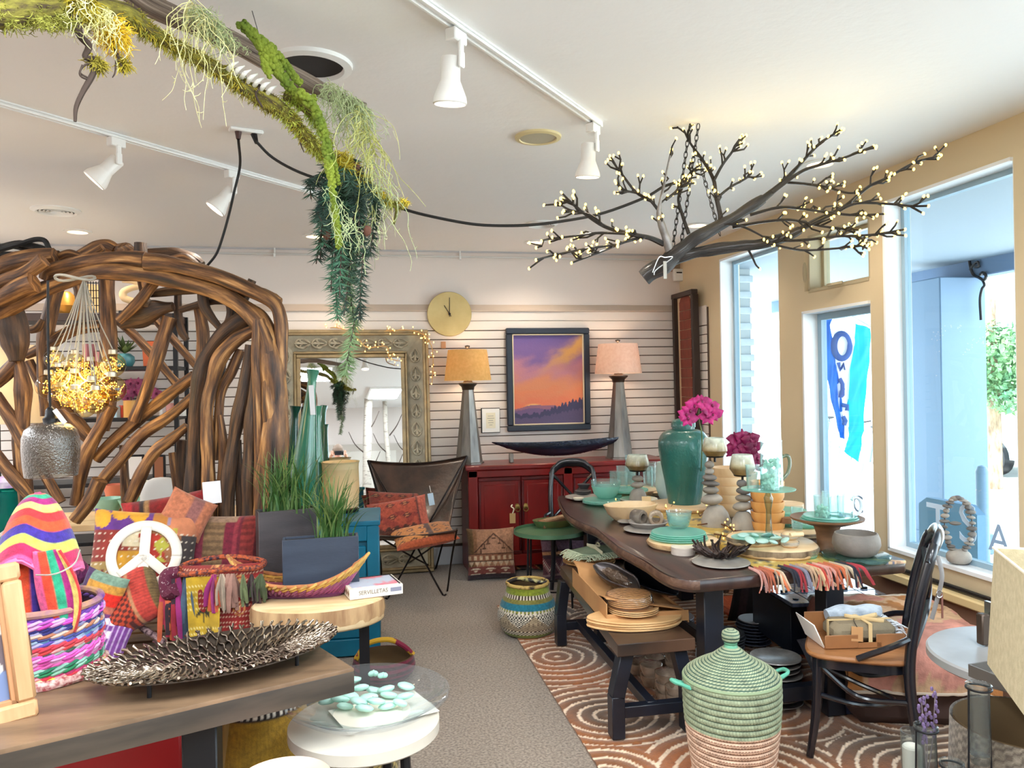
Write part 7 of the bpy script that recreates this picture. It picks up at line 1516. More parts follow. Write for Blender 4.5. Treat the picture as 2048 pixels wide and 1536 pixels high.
for k_ in range(5):part('slat',MB().box((-.296+.148*k_,.10,.34),(.142,.34,.022),b=.003),BT,ck_);part('slat',MB().box((-.296+.148*k_,-.18,.34),(.142,.2,.022),b=.003),BT,ck_);part('knob',MB().box((-.296+.148*k_,-.05,.357),(.04,.022,.012)),BLACK,ck_);part('knob',MB().lathe([(.018,0),(.02,.006),(0,.008)],14,(-.296+.148*k_,-.2,.351)),BLACK,ck_)
for x in(-.33,.33):
 for y in(-.22,.22):part('leg',MB().box((x,y,.02),(.05,.05,.11)),NAVY,ck_)
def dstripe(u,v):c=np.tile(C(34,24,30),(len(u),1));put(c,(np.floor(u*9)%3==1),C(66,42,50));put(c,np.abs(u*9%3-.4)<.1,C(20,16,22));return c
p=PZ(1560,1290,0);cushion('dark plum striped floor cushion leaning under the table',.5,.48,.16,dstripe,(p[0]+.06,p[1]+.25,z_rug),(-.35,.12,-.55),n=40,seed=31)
ck_.scale=(max(cs_,.8),.95,1)
def bentwood(label,loc,rot,seatm,cross=True,woven=False):
 t=thing('bentwood_chair',label,'chair',loc,rot);BK=mat('black_lacquer',(20,22,30),.25,0,coat=.5)
 sp=[(q[0],q[1])for q in cat([(-.2,.18,0),(0,.21,0),(.2,.18,0),(.215,0,0),(.17,-.19,0),(0,-.21,0),(-.17,-.19,0),(-.215,0,0)],5,True)]
 part('seat',MB().prism(sp,.44,.462,bev=.008),seatm,t);part('apron',MB().prism([(a*.9,b*.9)for a,b in sp],.40,.44),BK,t)
 for s in(-1,1):
  part('leg',MB().tube(cat([(s*.165,.155,.43),(s*.17,.165,.2),(s*.185,.19,z_rug)],6),[.021,.019,.016],10),BK,t)
  part('back_post',MB().tube(cat([(s*.2,-.24,z_rug),(s*.185,-.2,.25),(s*.18,-.19,.46),(s*.185,-.225,.7),(s*.17,-.27,.88),(s*.14,-.285,.93)],8),[.018,.022,.022,.021,.02,.018],10),BK,t)
 part('top_rail',MB().tube(cat([(-.185,-.262,.86),(-.1,-.30,.94),(0,-.315,.955),(.1,-.30,.94),(.185,-.262,.86)],8),[.02,.034,.038,.034,.02],12,flat=.45),BK,t)
 if cross:
  part('cross_brace',MB().tube(cat([(-.175,-.2,.5),(0,-.27,.68),(.165,-.265,.86)],8),.013,8),BK,t);part('cross_brace',MB().tube(cat([(.175,-.2,.5),(0,-.262,.68),(-.165,-.265,.86)],8),.013,8),BK,t)
 for s in(-1,1):part('bent_stretcher',MB().tube(cat([(s*.165,.15,.40),(s*.14,0,.28),(s*.19,-.19,.3)],8),.011,8),BK,t)
 part('hoop',MB().tube(cat([(-.17,.16,.28),(-.12,0,.24),(0,-.14,.23),(.12,0,.24),(.17,.16,.28)],6),.011,8),BK,t);part('arm_hoop',MB().tube(cat([(-.182,-.2,.56),(-.235,-.12,.53),(-.212,-.0,.462)],8),.013,8),BK,t);part('arm_hoop',MB().tube(cat([(.182,-.2,.56),(.235,-.12,.53),(.212,-.0,.462)],8),.013,8),BK,t)
 return t
OAK=mat('oak_seat',(140,92,54),.35,0,(170,118,74),3,(7,1,1),bump=.06,bs=40,coat=.3)
bentwood('black bentwood chair tucked at the far end of the dining table',(1.66,5.98,-z_rug),PI-.25,mat('rush_seat',(150,130,106),.8,0,(120,100,78),30,bump=.5,bs=60))
bentwood('black chair with woven seat on the near side of the table far end',(1.62,5.0,-z_rug+.01),-1.5,mat('rush_seat',(150,130,106),.8),False)if False else None
p=PZ(1225,1098,.44);ms=thing('rope_stool','low round stool with rope seat and folded stripe cloth behind the bench','stool',(p[0]+.05,p[1]+.1,0));part('seat',MB().lathe([(0,.4),(.2,.4),(.215,.42),(.2,.44),(0,.44)],32),mat('rush_seat',(150,130,106),.8),ms)
for k_ in range(4):part('leg',MB().tube([(.17*math.cos(k_*PI/2+.6),.17*math.sin(k_*PI/2+.6),.4),(.2*math.cos(k_*PI/2+.6),.2*math.sin(k_*PI/2+.6),0)],.014,8),NAVY,ms)
cl_=thing('folded_cloth','dark striped folded cloth on the rope stool','cloth',(p[0]+.02,p[1]+.1,.442));part('cloth',MB().box((0,0,.03),(.24,.2,.055),b=.02),mat('dark_stripe_cloth',(52,44,50),.9,0,(170,160,160),8,(1,12,1),lo=.5,hi=.6),cl_)
front=bentwood('black bentwood chair with an oak seat in the right foreground',(2.09,2.99,0),math.radians(54),OAK)
p=np.array([2.085,3.02,.4635]);lbx=thing('linen_box','brown open gift tray on the oak chair seat','tray',tuple(p),-.15)
BX=mat('veneer_card',(150,100,60),.45,0,(128,84,50),4,(1,6,1));w_,d_,h_=.34,.21,.055
part('base',MB().box((0,0,.004),(w_,d_,.006)),BX,lbx);part('front_side',MB().box((-.1,-d_/2,.03),(w_*.42,.005,.056),b=.002).box((.11,-d_/2,.03),(w_*.36,.005,.056),b=.002).box((.02,-d_/2,.013),(.1,.005,.022)),BX,lbx);part('back_side',MB().box((0,d_/2,.05),(w_,.005,.095),b=.002),BX,lbx)
part('flap_left',MB().box((-w_/2-.02,0,.05),(.005,d_*.9,.11),eul(0,-.42,0),.002),mat('card_white',(232,232,240),.5),lbx);part('flap_right',MB().box((w_/2+.01,0,.035),(.005,d_*.9,.08),eul(0,.35,0),.002),BX,lbx)
def clothpad(w,d,h,seed):
 mb=MB()
 for i in range(3):
  z0=h*i/3;mb.grid(lambda u,v,z0=z0,i=i:np.column_stack([(u-.5)*w,(v-.5)*d*(1-.02*i),z0+h/3*.5+h*.09*np.array([mno.noise(Vector((a*3+seed+i,b*3,i*4)))for a,b in zip(u,v)])]),16,12)
 return mb
ln_=thing('linen_bundle','taupe linen bundle tied with cream ribbon in the gift tray','linen',tuple(p+np.array([.015,-.02,.01])),-.15)
pad=MB().box((0,0,.045),(.27,.15,.078),b=.024);part('cloth',pad,mat('taupe_linen',(136,122,98),.9,0,(112,100,80),5,bump=.5,bs=160),ln_)
RB=mat('tan_ribbon',(206,178,130),.6);part('ribbon',MB().box((0,0,.086),(.276,.016,.003)).box((.012,0,.087),(.016,.156,.003)).box((.012,-.0765,.045),(.016,.003,.08)).box((-.1365,0,.045),(.003,.016,.08)),RB,ln_)
part('bow',MB().tube(cat([(.01,0,.09),(.06,-.02,.105),(.08,.01,.1),(.012,.003,.09)],5),.008,6,flat=.3).tube(cat([(.01,0,.09),(-.04,-.015,.102),(-.055,.012,.1),(.012,.003,.09)],5),.007,6,flat=.3).tube(cat([(.01,0,.09),(.05,-.045,.094),(.085,-.05,.09)],5),.008,6,flat=.25),RB,ln_)
part('tag',MB().box((-.05,-.086,.05),(.05,.002,.06),eul(-.15,.1,0)),mat('kraft_card',(190,142,92),.7),ln_);part('tag_string',MB().tube(cat([(-.05,-.085,.08),(-.045,-.05,.094),(-.02,0,.092)],4),.0018,4),BLACK,ln_)
fm=MB();g=random.Random(8)
for i in range(90):y=-.075+.15*i/90;z=.02+.06*g.random();fm.tube([(.132,y,z),(.15,y+g.gauss(0,.006),z+.002),(.172*g.uniform(.95,1.1),y+g.gauss(0,.012),z-.02)],.0016,4)
part('fringe',fm,mat('white_fringe',(226,230,236),.9),ln_,kind='stuff')
lb2=thing('linen_bundle','white and grey linens behind the tied taupe bundle','linen',tuple(p+np.array([.045,.06,.01])),-.12);part('cloth',MB().tube(cat([(-.12,0,.075),(-.06,.005,.09),(0,0,.085),(.06,.0,.092),(.12,0,.08)],5),.035,10,flat=.7,jit=.2),mat('grey_linen',(196,206,216),.9,0,(150,160,172),14,(1,5,1),bump=.5,bs=80),lb2)
q=np.array([2.33,2.80,.86]);rbn=thing('hanging_ribbon','grey ribbon with a small brown tag hanging on the near chair back','ribbon',tuple(q));part('ribbon',MB().tube(cat([(0,0,.0),(.012,-.008,-.08),(-.01,-.01,-.16),(-.05,-.02,-.25)],5),.011,6,flat=.2),mat('grey_ribbon',(120,112,108),.4),rbn);part('tag',MB().box((.0,-.02,-.2),(.008,.003,.1)),mat('brown_tag',(120,70,56),.6),rbn);part('ring',MB().tube([(-.012+.014*math.cos(a),-.02,-.15+.014*math.sin(a))for a in np.linspace(0,2*PI,17)[:-1]],.002,5,closed=True),CHROME,rbn)
b0=PZ(1466,1552,z_rug);k=kk(b0);lbk=thing('lidded_basket','tall lidded coil basket, sage green above and blush below','basket',(b0[0],b0[1],z_rug))
prof=[(74,0),(80,30),(87,80),(92,130),(94,170),(93,200)];PP=cat([np.array([a*k,0,b*k])for a,b in prof],10)
SAGE=C(150,160,130);SAGE2=C(90,112,94);BLU_=C(222,188,162);BLU2=C(150,112,92)
zz=np.array([q[2]for q in PP]);rr=np.array([q[0]for q in PP]);Hb=zz[-1];nco=17
def coilbody(u,v):
 z=v*Hb;ph=(v*nco*1.0)%1;r=np.interp(z,zz,rr)+.0055*np.sin(ph*PI)**.7;a=u*2*PI;r=r+.0012*np.sin(u*2*PI*110+np.floor(v*nco)*PI);return np.column_stack([r*np.cos(a),r*np.sin(a),z])
def fine(u,v):
 g_=v>.56;ph=(v*nco)%1;ph2=(v*nco*2.0)%1;st=(np.floor(u*190+np.floor(v*nco*(2 if 1 else 1))*.5)%2==0)
 c=np.where(g_[:,None],np.where((ph<.14)[:,None],SAGE2,SAGE*(.9+.2*st[:,None])),np.where(((ph2<.3)|(st&(ph2<.5)))[:,None],BLU2,BLU_));return c
part('body',MB().grid(coilbody,380,nco*9,fine),mat('coil_weave',attr=True,rough=.9,bump=.4,bs=200,col2=(1,1,1),vs=30,lo=.25,hi=.75),lbk,ang=0)
part('rim',MB().tube([(rr[-1]*math.cos(a),rr[-1]*math.sin(a),Hb)for a in np.linspace(0,2*PI,65)[:-1]],.0075,8,closed=True),mat('sage_cord',(140,158,124),.85),lbk)
for s in(-1,1):part('handle',MB().tube(cat([(s*rr[-1],-.03,Hb-.02),(s*(rr[-1]+.05),-.02,Hb+.0),(s*(rr[-1]+.055),.03,Hb-.005),(s*rr[-1],.05,Hb-.03)],6),.008,8,jit=.3,js=60),mat('seafoam_cord',(96,176,150),.85),lbk)
lidp=[(95,198),(89,208),(68,222),(42,236),(23,251),(13,259),(13,266),(17,273),(17,285),(10,291),(0,293)];LP_=cat([np.array([a*k,0,b*k])for a,b in lidp],8);lz=np.array([q[2]for q in LP_]);lr=np.array([max(q[0],0)for q in LP_]);cum=np.concatenate([[0],np.cumsum(np.hypot(np.diff(lr),np.diff(lz)))]);Lt=cum[-1];nl_=22
def coillid(u,v):
 s=v*Lt;ph=(v*nl_)%1;r=np.interp(s,cum,lr);z=np.interp(s,cum,lz)+.0045*np.sin(ph*PI)**.7;a=u*2*PI;return np.column_stack([r*np.cos(a),r*np.sin(a),z])
def lidc(u,v):ph=(v*nl_)%1;st=(np.floor(u*150*(1-.5*v)+np.floor(v*nl_)*.5)%2==0);c=np.where((ph<.2)[:,None],C(66,94,82),np.where(st[:,None],C(176,182,150),C(130,144,116)));put(c,(v>.68)&(v<.76),C(110,170,140));return c
part('lid',MB().grid(coillid,300,nl_*8,lidc),mat('coil_weave',attr=True),lbk,ang=0)
g0=PZ(1060,1272,0);k=kk(g0)
def bolga(u,v):
 n=np.floor(u*90).astype(int);c=np.tile(C(150,150,52),(len(u),1));st=(n%2==0)
 b=lambda a,e:(v>=a)&(v<e)
 put(c,b(0,.1),C(112,124,34));put(c,b(.1,.2),C(120,136,40));put(c,b(.2,.27)&((np.floor(v*60)+n)%2==0),C(232,222,196));put(c,b(.2,.27)&((np.floor(v*60)+n)%2==1),C(60,44,36))
 w=b(.27,.60);dk=((np.floor(v*70)+n)%2==0);put(c,w&dk,C(214,196,160));put(c,w&~dk,C(92,66,52));tri=np.abs((u*6%1)-.5)*.5<(v-.3)*.9;put(c,w&tri&((np.floor(v*40)+np.floor(u*120))%2==0),C(240,232,212));put(c,w&tri&((np.floor(v*40)+np.floor(u*120))%2==1),C(40,30,30))
 put(c,b(.57,.62)&st,C(236,226,206));put(c,b(.62,.72),C(30,126,150));put(c,b(.72,.79),C(140,134,62));put(c,b(.79,.87)&st,C(236,226,206));put(c,b(.79,.87)&~st,C(70,50,40));put(c,v>=.87,C(146,160,44));return c*(.9+.1*np.cos(u*2*PI*180))[:,None]
bg_=basket_vc('bolga_basket','round green and blue woven basket with checkered belly on the carpet',(g0[0],g0[1]+.05,0),[(34*k,0),(50*k,8*k),(60*k,30*k),(61*k,44*k),(54*k,66*k),(45*k,84*k),(41*k,102*k)],bolga,140)
part('rim',MB().tube([(41*k*math.cos(a),41*k*math.sin(a),103*k)for a in np.linspace(0,2*PI,41)[:-1]],.012,8,closed=True,jit=.2,js=50),mat('straw_rim',(196,166,96),.85,0,(60,50,40),26,lo=.5,hi=.7),bg_)
part('handle',MB().tube(cat([(-40*k,6*k,104*k),(-20*k,-2*k,112*k),(10*k,-8*k,108*k),(34*k,-14*k,103*k),(40*k,0,103*k)],6),.013,9),mat('leather_wrap',(40,34,34),.5,0,(190,180,120),16,lo=.55,hi=.62),bg_)
def quilt(u,v):
 n=np.array([mno.fractal(Vector((a*3,b*3,2)),1,2,4)for a,b in zip(u,v)]);c=np.tile(C(216,176,140),(len(u),1));c=np.where((n>.12)[:,None],C(214,150,134),c);c=np.where((n<-.2)[:,None],C(186,126,72),c);put(c,v>.8,C(214,204,190));st=(np.abs((v*34+n)%1-.5)<.07);put(c,st,c[st]*.8);return c
pq=np.array([2.56,3.40,0]);po=thing('quilted_pouf','low square pouf draped with a pink and tan kantha quilt by the window','pouf',tuple(pq),-.3)
def drape(u,v):
 x=(u-.5)*.78;y=(v-.5)*.92;ex=np.maximum(np.abs(x)-.3,0);ey=np.maximum(np.abs(y)-.33,0);e=np.sqrt(ex**2+ey**2);n=np.array([mno.fractal(Vector((a*6,b*6,5)),1,2,4)for a,b in zip(u,v)])
 z=.43-1.5*e-2.6*e**2+.016*n+.03*np.cos(u*PI-PI/2)*np.cos(v*PI-PI/2);return np.column_stack([np.sign(x)*np.minimum(np.abs(x),.33),np.sign(y)*np.minimum(np.abs(y),.38),np.maximum(z,.10)])
part('quilt',MB().grid(drape,70,80,quilt),mat('kantha_cotton',attr=True,rough=.95,bump=1,bs=70,col2=(1,1,1),vs=10,lo=.25,hi=.75),po,ang=0)
part('edge_stitch',MB().tube([tuple(q+np.array([0,-.005,0]))for q in drape(np.linspace(.1,.9,30),np.zeros(30))],.007,6,jit=.4,js=90),mat('cream_stitch',(206,190,170),.9),po);part('body',MB().box((0,0,.2),(.58,.66,.38),b=.05),mat('pouf_body',(70,50,44),.9),po)
def chevron(u,v):c=np.tile(C(150,132,118),(len(u),1));d=v-(.62-np.abs(u-.5)*.9);put(c,np.abs(d)<.09,C(26,44,110));put(c,d>.22,C(110,54,34));put(c,d<-.3,C(92,86,90));put(c,d<-.5,C(24,22,26));return c
p=PZ(1890,1490,.02);cushion('kilim floor cushion with a navy chevron below the quilted pouf',.5,.42,.16,chevron,(p[0]+.12,p[1]+.22,.03),(-.5,.05,-.35),n=50,seed=33)
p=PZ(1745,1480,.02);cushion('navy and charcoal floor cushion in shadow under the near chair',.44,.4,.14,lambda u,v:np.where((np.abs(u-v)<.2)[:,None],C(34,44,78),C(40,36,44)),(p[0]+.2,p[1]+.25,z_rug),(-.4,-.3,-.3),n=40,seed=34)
rt=np.array([1.53,1.83,0]);zr_=.72
e0=PZ(1912,1330,zr_);rr0=.30;rt=e0+np.array([rr0*.98,rr0*.05,0]);rt[2]=0
sd=thing('round_side_table','round grey topped side table at the right edge','table',tuple(rt));part('tabletop',MB().lathe([(0,zr_-.035),(rr0-.01,zr_-.035),(rr0,zr_-.028),(rr0,zr_-.006),(rr0-.006,zr_),(0,zr_)],72),mat('zinc_top',(176,178,180),.3,.3,(150,148,146),3),sd)
part('column',MB().lathe([(.03,.02),(.03,zr_-.035)],20),BLACK,sd);part('foot',MB().lathe([(0,0),(.2,0),(.2,.015),(.03,.03),(0,.03)],32),BLACK,sd)
ld=1.82;a=PD(1988,1096,ld);q1=np.array([-.507,-.862,0]);q2=np.array([.862,-.507,0]);cl4=a+(q1+q2)*.19
lsh=thing('square_lamp','table lamp with a big square taupe shade at the right edge','lamp',(cl4[0],cl4[1],zr_));o_=np.array([cl4[0],cl4[1],zr_])
zt_,zb_=a[2]-zr_,PD(1966,1334,ld)[2]-zr_
def sq(r,z):return[tuple(e*r+np.array([0,0,z]))for e in(-q1-q2,q1-q2,q1+q2,q2-q1)]
V=np.array(sq(.19,zt_)+sq(.205,zb_)+sq(.186,zt_)+sq(.201,zb_));F=[(i,(i+1)%4,(i+1)%4+4,i+4)[::-1]for i in range(4)]+[(i+8,(i+1)%4+8,(i+1)%4+12,i+12)for i in range(4)]+[(i,(i+1)%4,(i+1)%4+8,i+8)for i in range(4)]+[(i+4,(i+1)%4+4,(i+1)%4+12,i+12)[::-1]for i in range(4)]
part('lamp_shade',MB().add(V,F),mat('taupe_linen_shade',(206,192,158),.9,0,(190,176,142),60,bump=.2,bs=300,trl=.15),lsh,smooth=False)
part('rim_trim',MB().tube(sq(.191,zt_),.004,6,closed=True),mat('trim_linen',(226,216,190),.8),lsh);part('base',MB().box((0,0,.012),(.12,.12,.024),b=.004),BLACK,lsh);part('column',MB().tube([(0,0,.02),(0,0,zb_+.05)],.012,10),BLACK,lsh);part('spider',MB().tube([(0,0,zb_+.05),(0,0,zt_-.02)],.004,6).tube([(-.19,0,zt_-.02),(.19,0,zt_-.02)],.003,5),BRASS,lsh)
p=PZ(2042,1372,zr_);mt_=thing('metal_tray','grey metal tray with a white stone on the round side table','tray',(p[0]+.02,p[1],zr_+.001),.1);part('shell',MB().box((0,0,.004),(.2,.2,.006)).box((0,-.1,.02),(.2,.006,.034)).box((-.1,0,.02),(.006,.2,.034)).box((0,.1,.02),(.2,.006,.034)),mat('grey_tin',(110,104,98),.4,.6),mt_)
solo('white_stone',MB().ell((0,0,.012),(.03,.022,.012),14,8),STO[1],'pale stone lying in the grey metal tray','stone',(p[0]-.03,p[1]-.04,zr_+.009))
p=PZ(1962,1290,zr_);bk=thing('brass_box','small dark bronze box standing at the back of the round table','box',(p[0]+.0,p[1]-.01,zr_+.001));part('body',MB().box((0,0,.055),(.03,.03,.10),b=.004),mat('dark_bronze'),bk);part('mirror_plate',MB().box((.03,.0,.07),(.012,.04,.14)),CHROME,bk)
p=PD(2052,1490,2.05);basket_vc('grey_basket','grey checked woven basket at the lower right edge',(p[0]+.03,p[1]+.03,0),[(.14,0),(.17,.2),(.185,.45),(.18,.665)],lambda u,v:np.where((v>.55)[:,None],np.where(((np.floor(u*60)+np.floor(v*50))%2==0)[:,None],C(140,128,112),C(96,84,72)),np.where((np.floor(v*60)%2==0)[:,None],C(196,190,182),C(170,164,156))))
zv=.45;lowt=thing('low_plinth','dark low plinth below the right edge carrying the glass vases','plinth',(1.22,1.68,0));part('body',MB().box((0,0,zv/2),(.36,.3,zv),b=.004),BLACK,lowt)
def budvase(px,pyt,pyb,rp,d,lab):
 b=PD(px+4,pyb,d);k=d/FPX;H=(pyb-pyt)*k;t=thing('bud_vase',lab,'vase',tuple(b),group='glass cylinder vases in wire stands')
 part('glass',MB().lathe([(0,0),(rp*k*.86,0),(rp*k*.95,.012),(rp*k,H-.006),(rp*k*1.18,H-.003),(rp*k*1.2,H+.002),(rp*k*1.05,H+.004),(rp*k*.92,H-.004),(rp*k*.86,.02),(0,.018)],40),glass('vase_glass',(244,246,246),(190,196,196),1.4,bump=.15,bs=14,haze=.04,hazec=(210,216,214)),t)
 for s in(-1,1):part('wire',MB().tube([(s*rp*k*1.16,0,H-.01),(s*rp*k*1.42,0,zv-b[2]+.001)],.0024,6),BLACK,t)
 part('ring',MB().tube([(rp*k*1.14*math.cos(a),rp*k*1.14*math.sin(a),H-.008)for a in np.linspace(0,2*PI,33)[:-1]],.0028,6,closed=True),BLACK,t);return b,H
budvase(1956,1370,1525,20,1.95,'tallest glass cylinder vase in a wire stand, right');b_,H_=budvase(1850,1452,1600,19,1.98,'glass cylinder vase in a wire stand holding lavender');budvase(1902,1525,1660,19,1.9,'lowest glass cylinder vase at the bottom edge')
lv=thing('lavender_sprig','dried purple lavender sprig in the middle glass vase','flower',tuple(b_));g=random.Random(6)
for i in range(3):
 e=np.array([-.012+.012*i,0,H_+.075+.02*(i==2)])if i<2 else np.array([.03,0,H_+.09]);part('stem',MB().tube(cat([(0,0,.05),e*.55+[.003,0,0],e],5),.0014,5),mat('dry_stem',(130,116,120),.9),lv);fm=MB()
 for j in range(16):q=e*(1-.045*j*.35);fm.ell(q+np.array([g.gauss(0,.004),g.gauss(0,.004),-.0035*j]),(.0045,.0045,.006),6,4)
 part('flower_head',fm,mat('lavender',(112,92,130),.9),lv)
cd0=PD(1826,1590,2.08);k=2.08/FPX;cv=thing('candle_glass','straight glass with a white candle on dark pebbles','candle',tuple(cd0));HH=(1590-1462)*k
part('glass',MB().lathe([(0,0),(21*k,0),(21.5*k,HH),(20*k,HH),(19.5*k,.01),(0,.008)],36),glass('vase_glass',(236,240,240),(150,156,156),2.2),cv);part('candle',MB().lathe([(0,52*k),(18*k,52*k),(18.5*k,96*k),(16*k,99*k),(0,97*k)],28),mat('candle_wax',(236,228,212),.5,sub=.2),cv)
fm=MB();g=np.random.default_rng(3)
for i in range(60):a=g.uniform(0,6.28);q=15*k*math.sqrt(g.uniform(0,1));fm.ell((q*math.cos(a),q*math.sin(a),g.uniform(.012,50*k)),(.008,.007,.006),7,5)
part('pebbles',fm,mat('dark_pebbles',(60,58,58),.5),cv,kind='stuff')
cst=thing('candle_stand','dark block under the candle glass','plinth',(cd0[0],cd0[1],0));part('body',MB().box((0,0,cd0[2]/2),(.09,.09,cd0[2]-.001)),BLACK,cst)
rs=PX(1918,1132,XR+.045);rs[2]=.626;k=kk(rs);sr_=thing('stone_ring','ring of threaded grey beach stones on a rounded stone base','sculpture',tuple(rs),.855);part('base',MB().ell((0,0,14*k),(.05,23*k,15*k),24,14,p=.85),STO[1],sr_)
for i in range(30):
 a=2*PI*i/30-PI/2;y,z=-24*k*math.cos(a),78*k+54*k*math.sin(a);part('stone',MB().ell((0,y+.002*math.sin(i*3),z),(.022,(8+2.2*math.sin(i*2.1))*k,(4.2+1.1*math.sin(i*1.3))*k),14,8,eul(math.sin(i*5)*.15,0,0),.06,2,i),STO[i%4],sr_)
part('stone',MB().ell((-.005,3*k+.006,81*k),(.02,11*k,4*k),12,8),STO[2],sr_);part('rod',MB().tube([(0,24*k*math.cos(a),78*k+54*k*math.sin(a))for a in np.linspace(0,2*PI,41)[:-1]],.003,5,closed=True),BLACK,sr_)
def dd_(x):return 1.78+.00118*max(x,-100)
def MP(x,y,o=0):return PD(x,y,dd_(x)+o)
h0=MP(300,20);hang=thing('mossy_branch','long weathered log and mossy branch hung under the ceiling, upper left','branch',tuple(h0))
GWD=mat('weathered_wood',src='uv',stretch=(9,1.2,1),vs=2.6,rough=.8,bump=1,bs=4,bst=(14,3,1),detail=6,ramp=[(.3,(60,50,44)),(.5,(120,104,92)),(.7,(176,160,144))])
MOSSW=mat('mossy_wood',src='uv',stretch=(6,8,1),vs=2,rough=.95,bump=1,bs=6,bst=(14,14,1),ramp=[(.35,(70,56,36)),(.5,(112,104,40)),(.7,(150,142,56))])
def hlog(pts,r,m,nm,o=0,jit=.25,n=12):
 P=cat([MP(x,y,o)for x,y in pts],7);R=np.interp(np.linspace(0,1,len(P)),np.linspace(0,1,len(r)),r)*2.1/FPX;return part(nm,MB().tube(P,R,n,jit=jit,js=9,seed=len(pts)),m,hang,world=True,ang=60),P,R
_,PA,RA=hlog([(230,-40),(300,10),(395,52),(492,98),(560,135),(615,165),(680,198),(728,218)],[26,26,24,22,22,20,18,17],GWD,'log',.1)
_,PB_,RB_=hlog([(-80,30),(0,28),(70,24),(150,20),(246,28),(300,62),(352,92),(420,130),(483,170),(530,200),(571,226),(610,270),(640,302),(680,330),(705,348),(740,375),(769,398),(795,414)],[24,24,22,20,20,16,15,16,17,17,15,13,12,9,8,7,6,5],MOSSW,'mossy_limb',0,.35)
_,PC,RC=hlog([(571,190),(600,205),(632,240),(652,280),(664,320)],[14,13,12,10,7],MOSSW,'mossy_limb',.04,.35)
hlog([(795,414),(790,440),(788,448)],[5,4,3],MOSSW,'twig');hlog([(785,408),(805,402),(812,406)],[5,4,3],MOSSW,'twig')
TWG=mat('dark_twig',(62,48,40),.9)
for pts,r in(([(150,30),(160,70),(178,92),(170,115),(195,120),(185,150),(165,185),(152,215),(150,243)],[8,6,6,4,5,5,4,4,3]),([(222,60),(235,110),(250,150)],[5,3,2]),([(165,130),(160,150),(178,158),(195,140),(175,128),(160,145),(185,160)],[2,2,2]),([(520,170),(512,190),(525,215)],[3,2,2]),([(600,285),(608,305)],[2,1]),([(232,120),(230,145),(225,155)],[2,1])):hlog(pts,r,TWG,'twig',-.03,.4,7)
def fuzz(P,R,n,L,seed,r=.0011,ang=1.):
 g=np.random.default_rng(seed);mb=MB()
 for i in range(n):
  j=g.integers(0,len(P));p=P[j];d=g.normal(size=3);d/=np.linalg.norm(d);d[2]-=.12;q=p+d*R[j]*.8
  for b in range(2):
   e=d+g.normal(size=3)*.6;e/=np.linalg.norm(e);l=L*g.uniform(.5,1.2);mb.tube([q,q+e*l*.5,q+e*l+np.array([0,0,-l*.2])],[r*1.5,r,r*.6],3,cap=False)
 return mb
seg=lambda P,a,b:(P[int(len(P)*a):int(len(P)*b)])
MO=[mat('moss_gold',(186,166,40),.95,0,(140,128,40),9),mat('moss_olive',(112,116,38),.95,0,(150,146,60),9),mat('moss_lime',(150,170,44),.95,0,(196,200,90),9)]
part('moss',fuzz(PB_,RB_,1500,.022,1),MO[1],hang,world=True,kind='stuff');part('moss',fuzz(seg(PB_,.22,.95),seg(RB_,.22,.95),1500,.02,2),MO[0],hang,world=True,kind='stuff');part('moss',fuzz(list(PC)+list(seg(PB_,.55,.8)),list(RC)+list(seg(RB_,.55,.8)),900,.024,3),MO[2],hang,world=True,kind='stuff')
def clump(x,y,rp,n,m,seed,L=.03,o=-.03):
 c=MP(x,y,o);g=np.random.default_rng(seed);R_=rp*dd_(x)/FPX;P=[c+g.normal(size=3)*R_*.4 for _ in range(60)];part('moss_clump',fuzz(P,[R_*.35]*60,n,L,seed+9),m,hang,world=True,kind='stuff')
clump(165,12,26,500,MO[0],5);clump(230,68,26,420,mat('moss_yellow',(236,200,50),.95,0,(206,170,40),9),6);clump(250,128,10,120,MO[0],7,.02);clump(195,128,13,150,MO[0],8,.02);clump(690,325,18,260,MO[0],9,.025);clump(725,362,16,240,MO[0],10,.025);clump(752,388,12,180,MO[0],12,.02);clump(808,405,8,100,MO[0],11,.015)
def tendrils(x0,x1,y0,y1,Lp,n,m,seed,o=-.05,r=.0011,curl=.02,top=None):
 g=np.random.default_rng(seed);mb=MB()
 for i in range(n):
  x=g.uniform(x0,x1);y=np.interp(x,[x0,x1],[y0,y1])+g.normal()*5;p=MP(x,y,o+g.normal()*.025);L=Lp*dd_(x)/FPX*g.uniform(.35,1.05)**1.2;K=8;P=[p];d=g.normal(size=3)*.5;d[2]=.2
  for k_ in range(K):d=d*.72+np.array([g.normal()*.28,g.normal()*.28,-.42]);P.append(P[-1]+d/np.linalg.norm(d)*L/K+np.array([g.normal(),g.normal(),0])*curl*.35)
  mb.tube(cat(P,2),[r*1.3,r,r*.6],3,cap=False)
  for b in range(4):j=g.integers(2,K);q=P[j];e=g.normal(size=3)*.6+[0,0,-.2];mb.tube([q,q+e*curl*.6,q+e*curl+[0,0,.006]],[r,r*.5],3,cap=False)
 return part('spanish_moss',mb,m,hang,world=True,kind='stuff')
PALE=mat('spanish_moss_pale',(206,202,130),.9,0,(226,222,170),9);SAGEM=mat('spanish_moss_sage',(146,160,112),.9,0,(176,186,140),9)
tendrils(378,402,-5,40,235,40,PALE,21);tendrils(385,450,5,55,80,46,SAGEM,22);tendrils(140,240,-5,30,120,44,PALE,23);tendrils(650,735,165,222,120,130,SAGEM,24,.0);tendrils(712,750,215,300,190,60,mat('moss_thread',(160,162,84),.9,0,(190,190,120),9),25);tendrils(740,762,300,400,190,34,SAGEM,26);tendrils(640,720,350,470,110,20,SAGEM,27,-.12);tendrils(0,150,40,40,22,60,MO[1],28);tendrils(430,480,55,85,50,22,SAGEM,29)
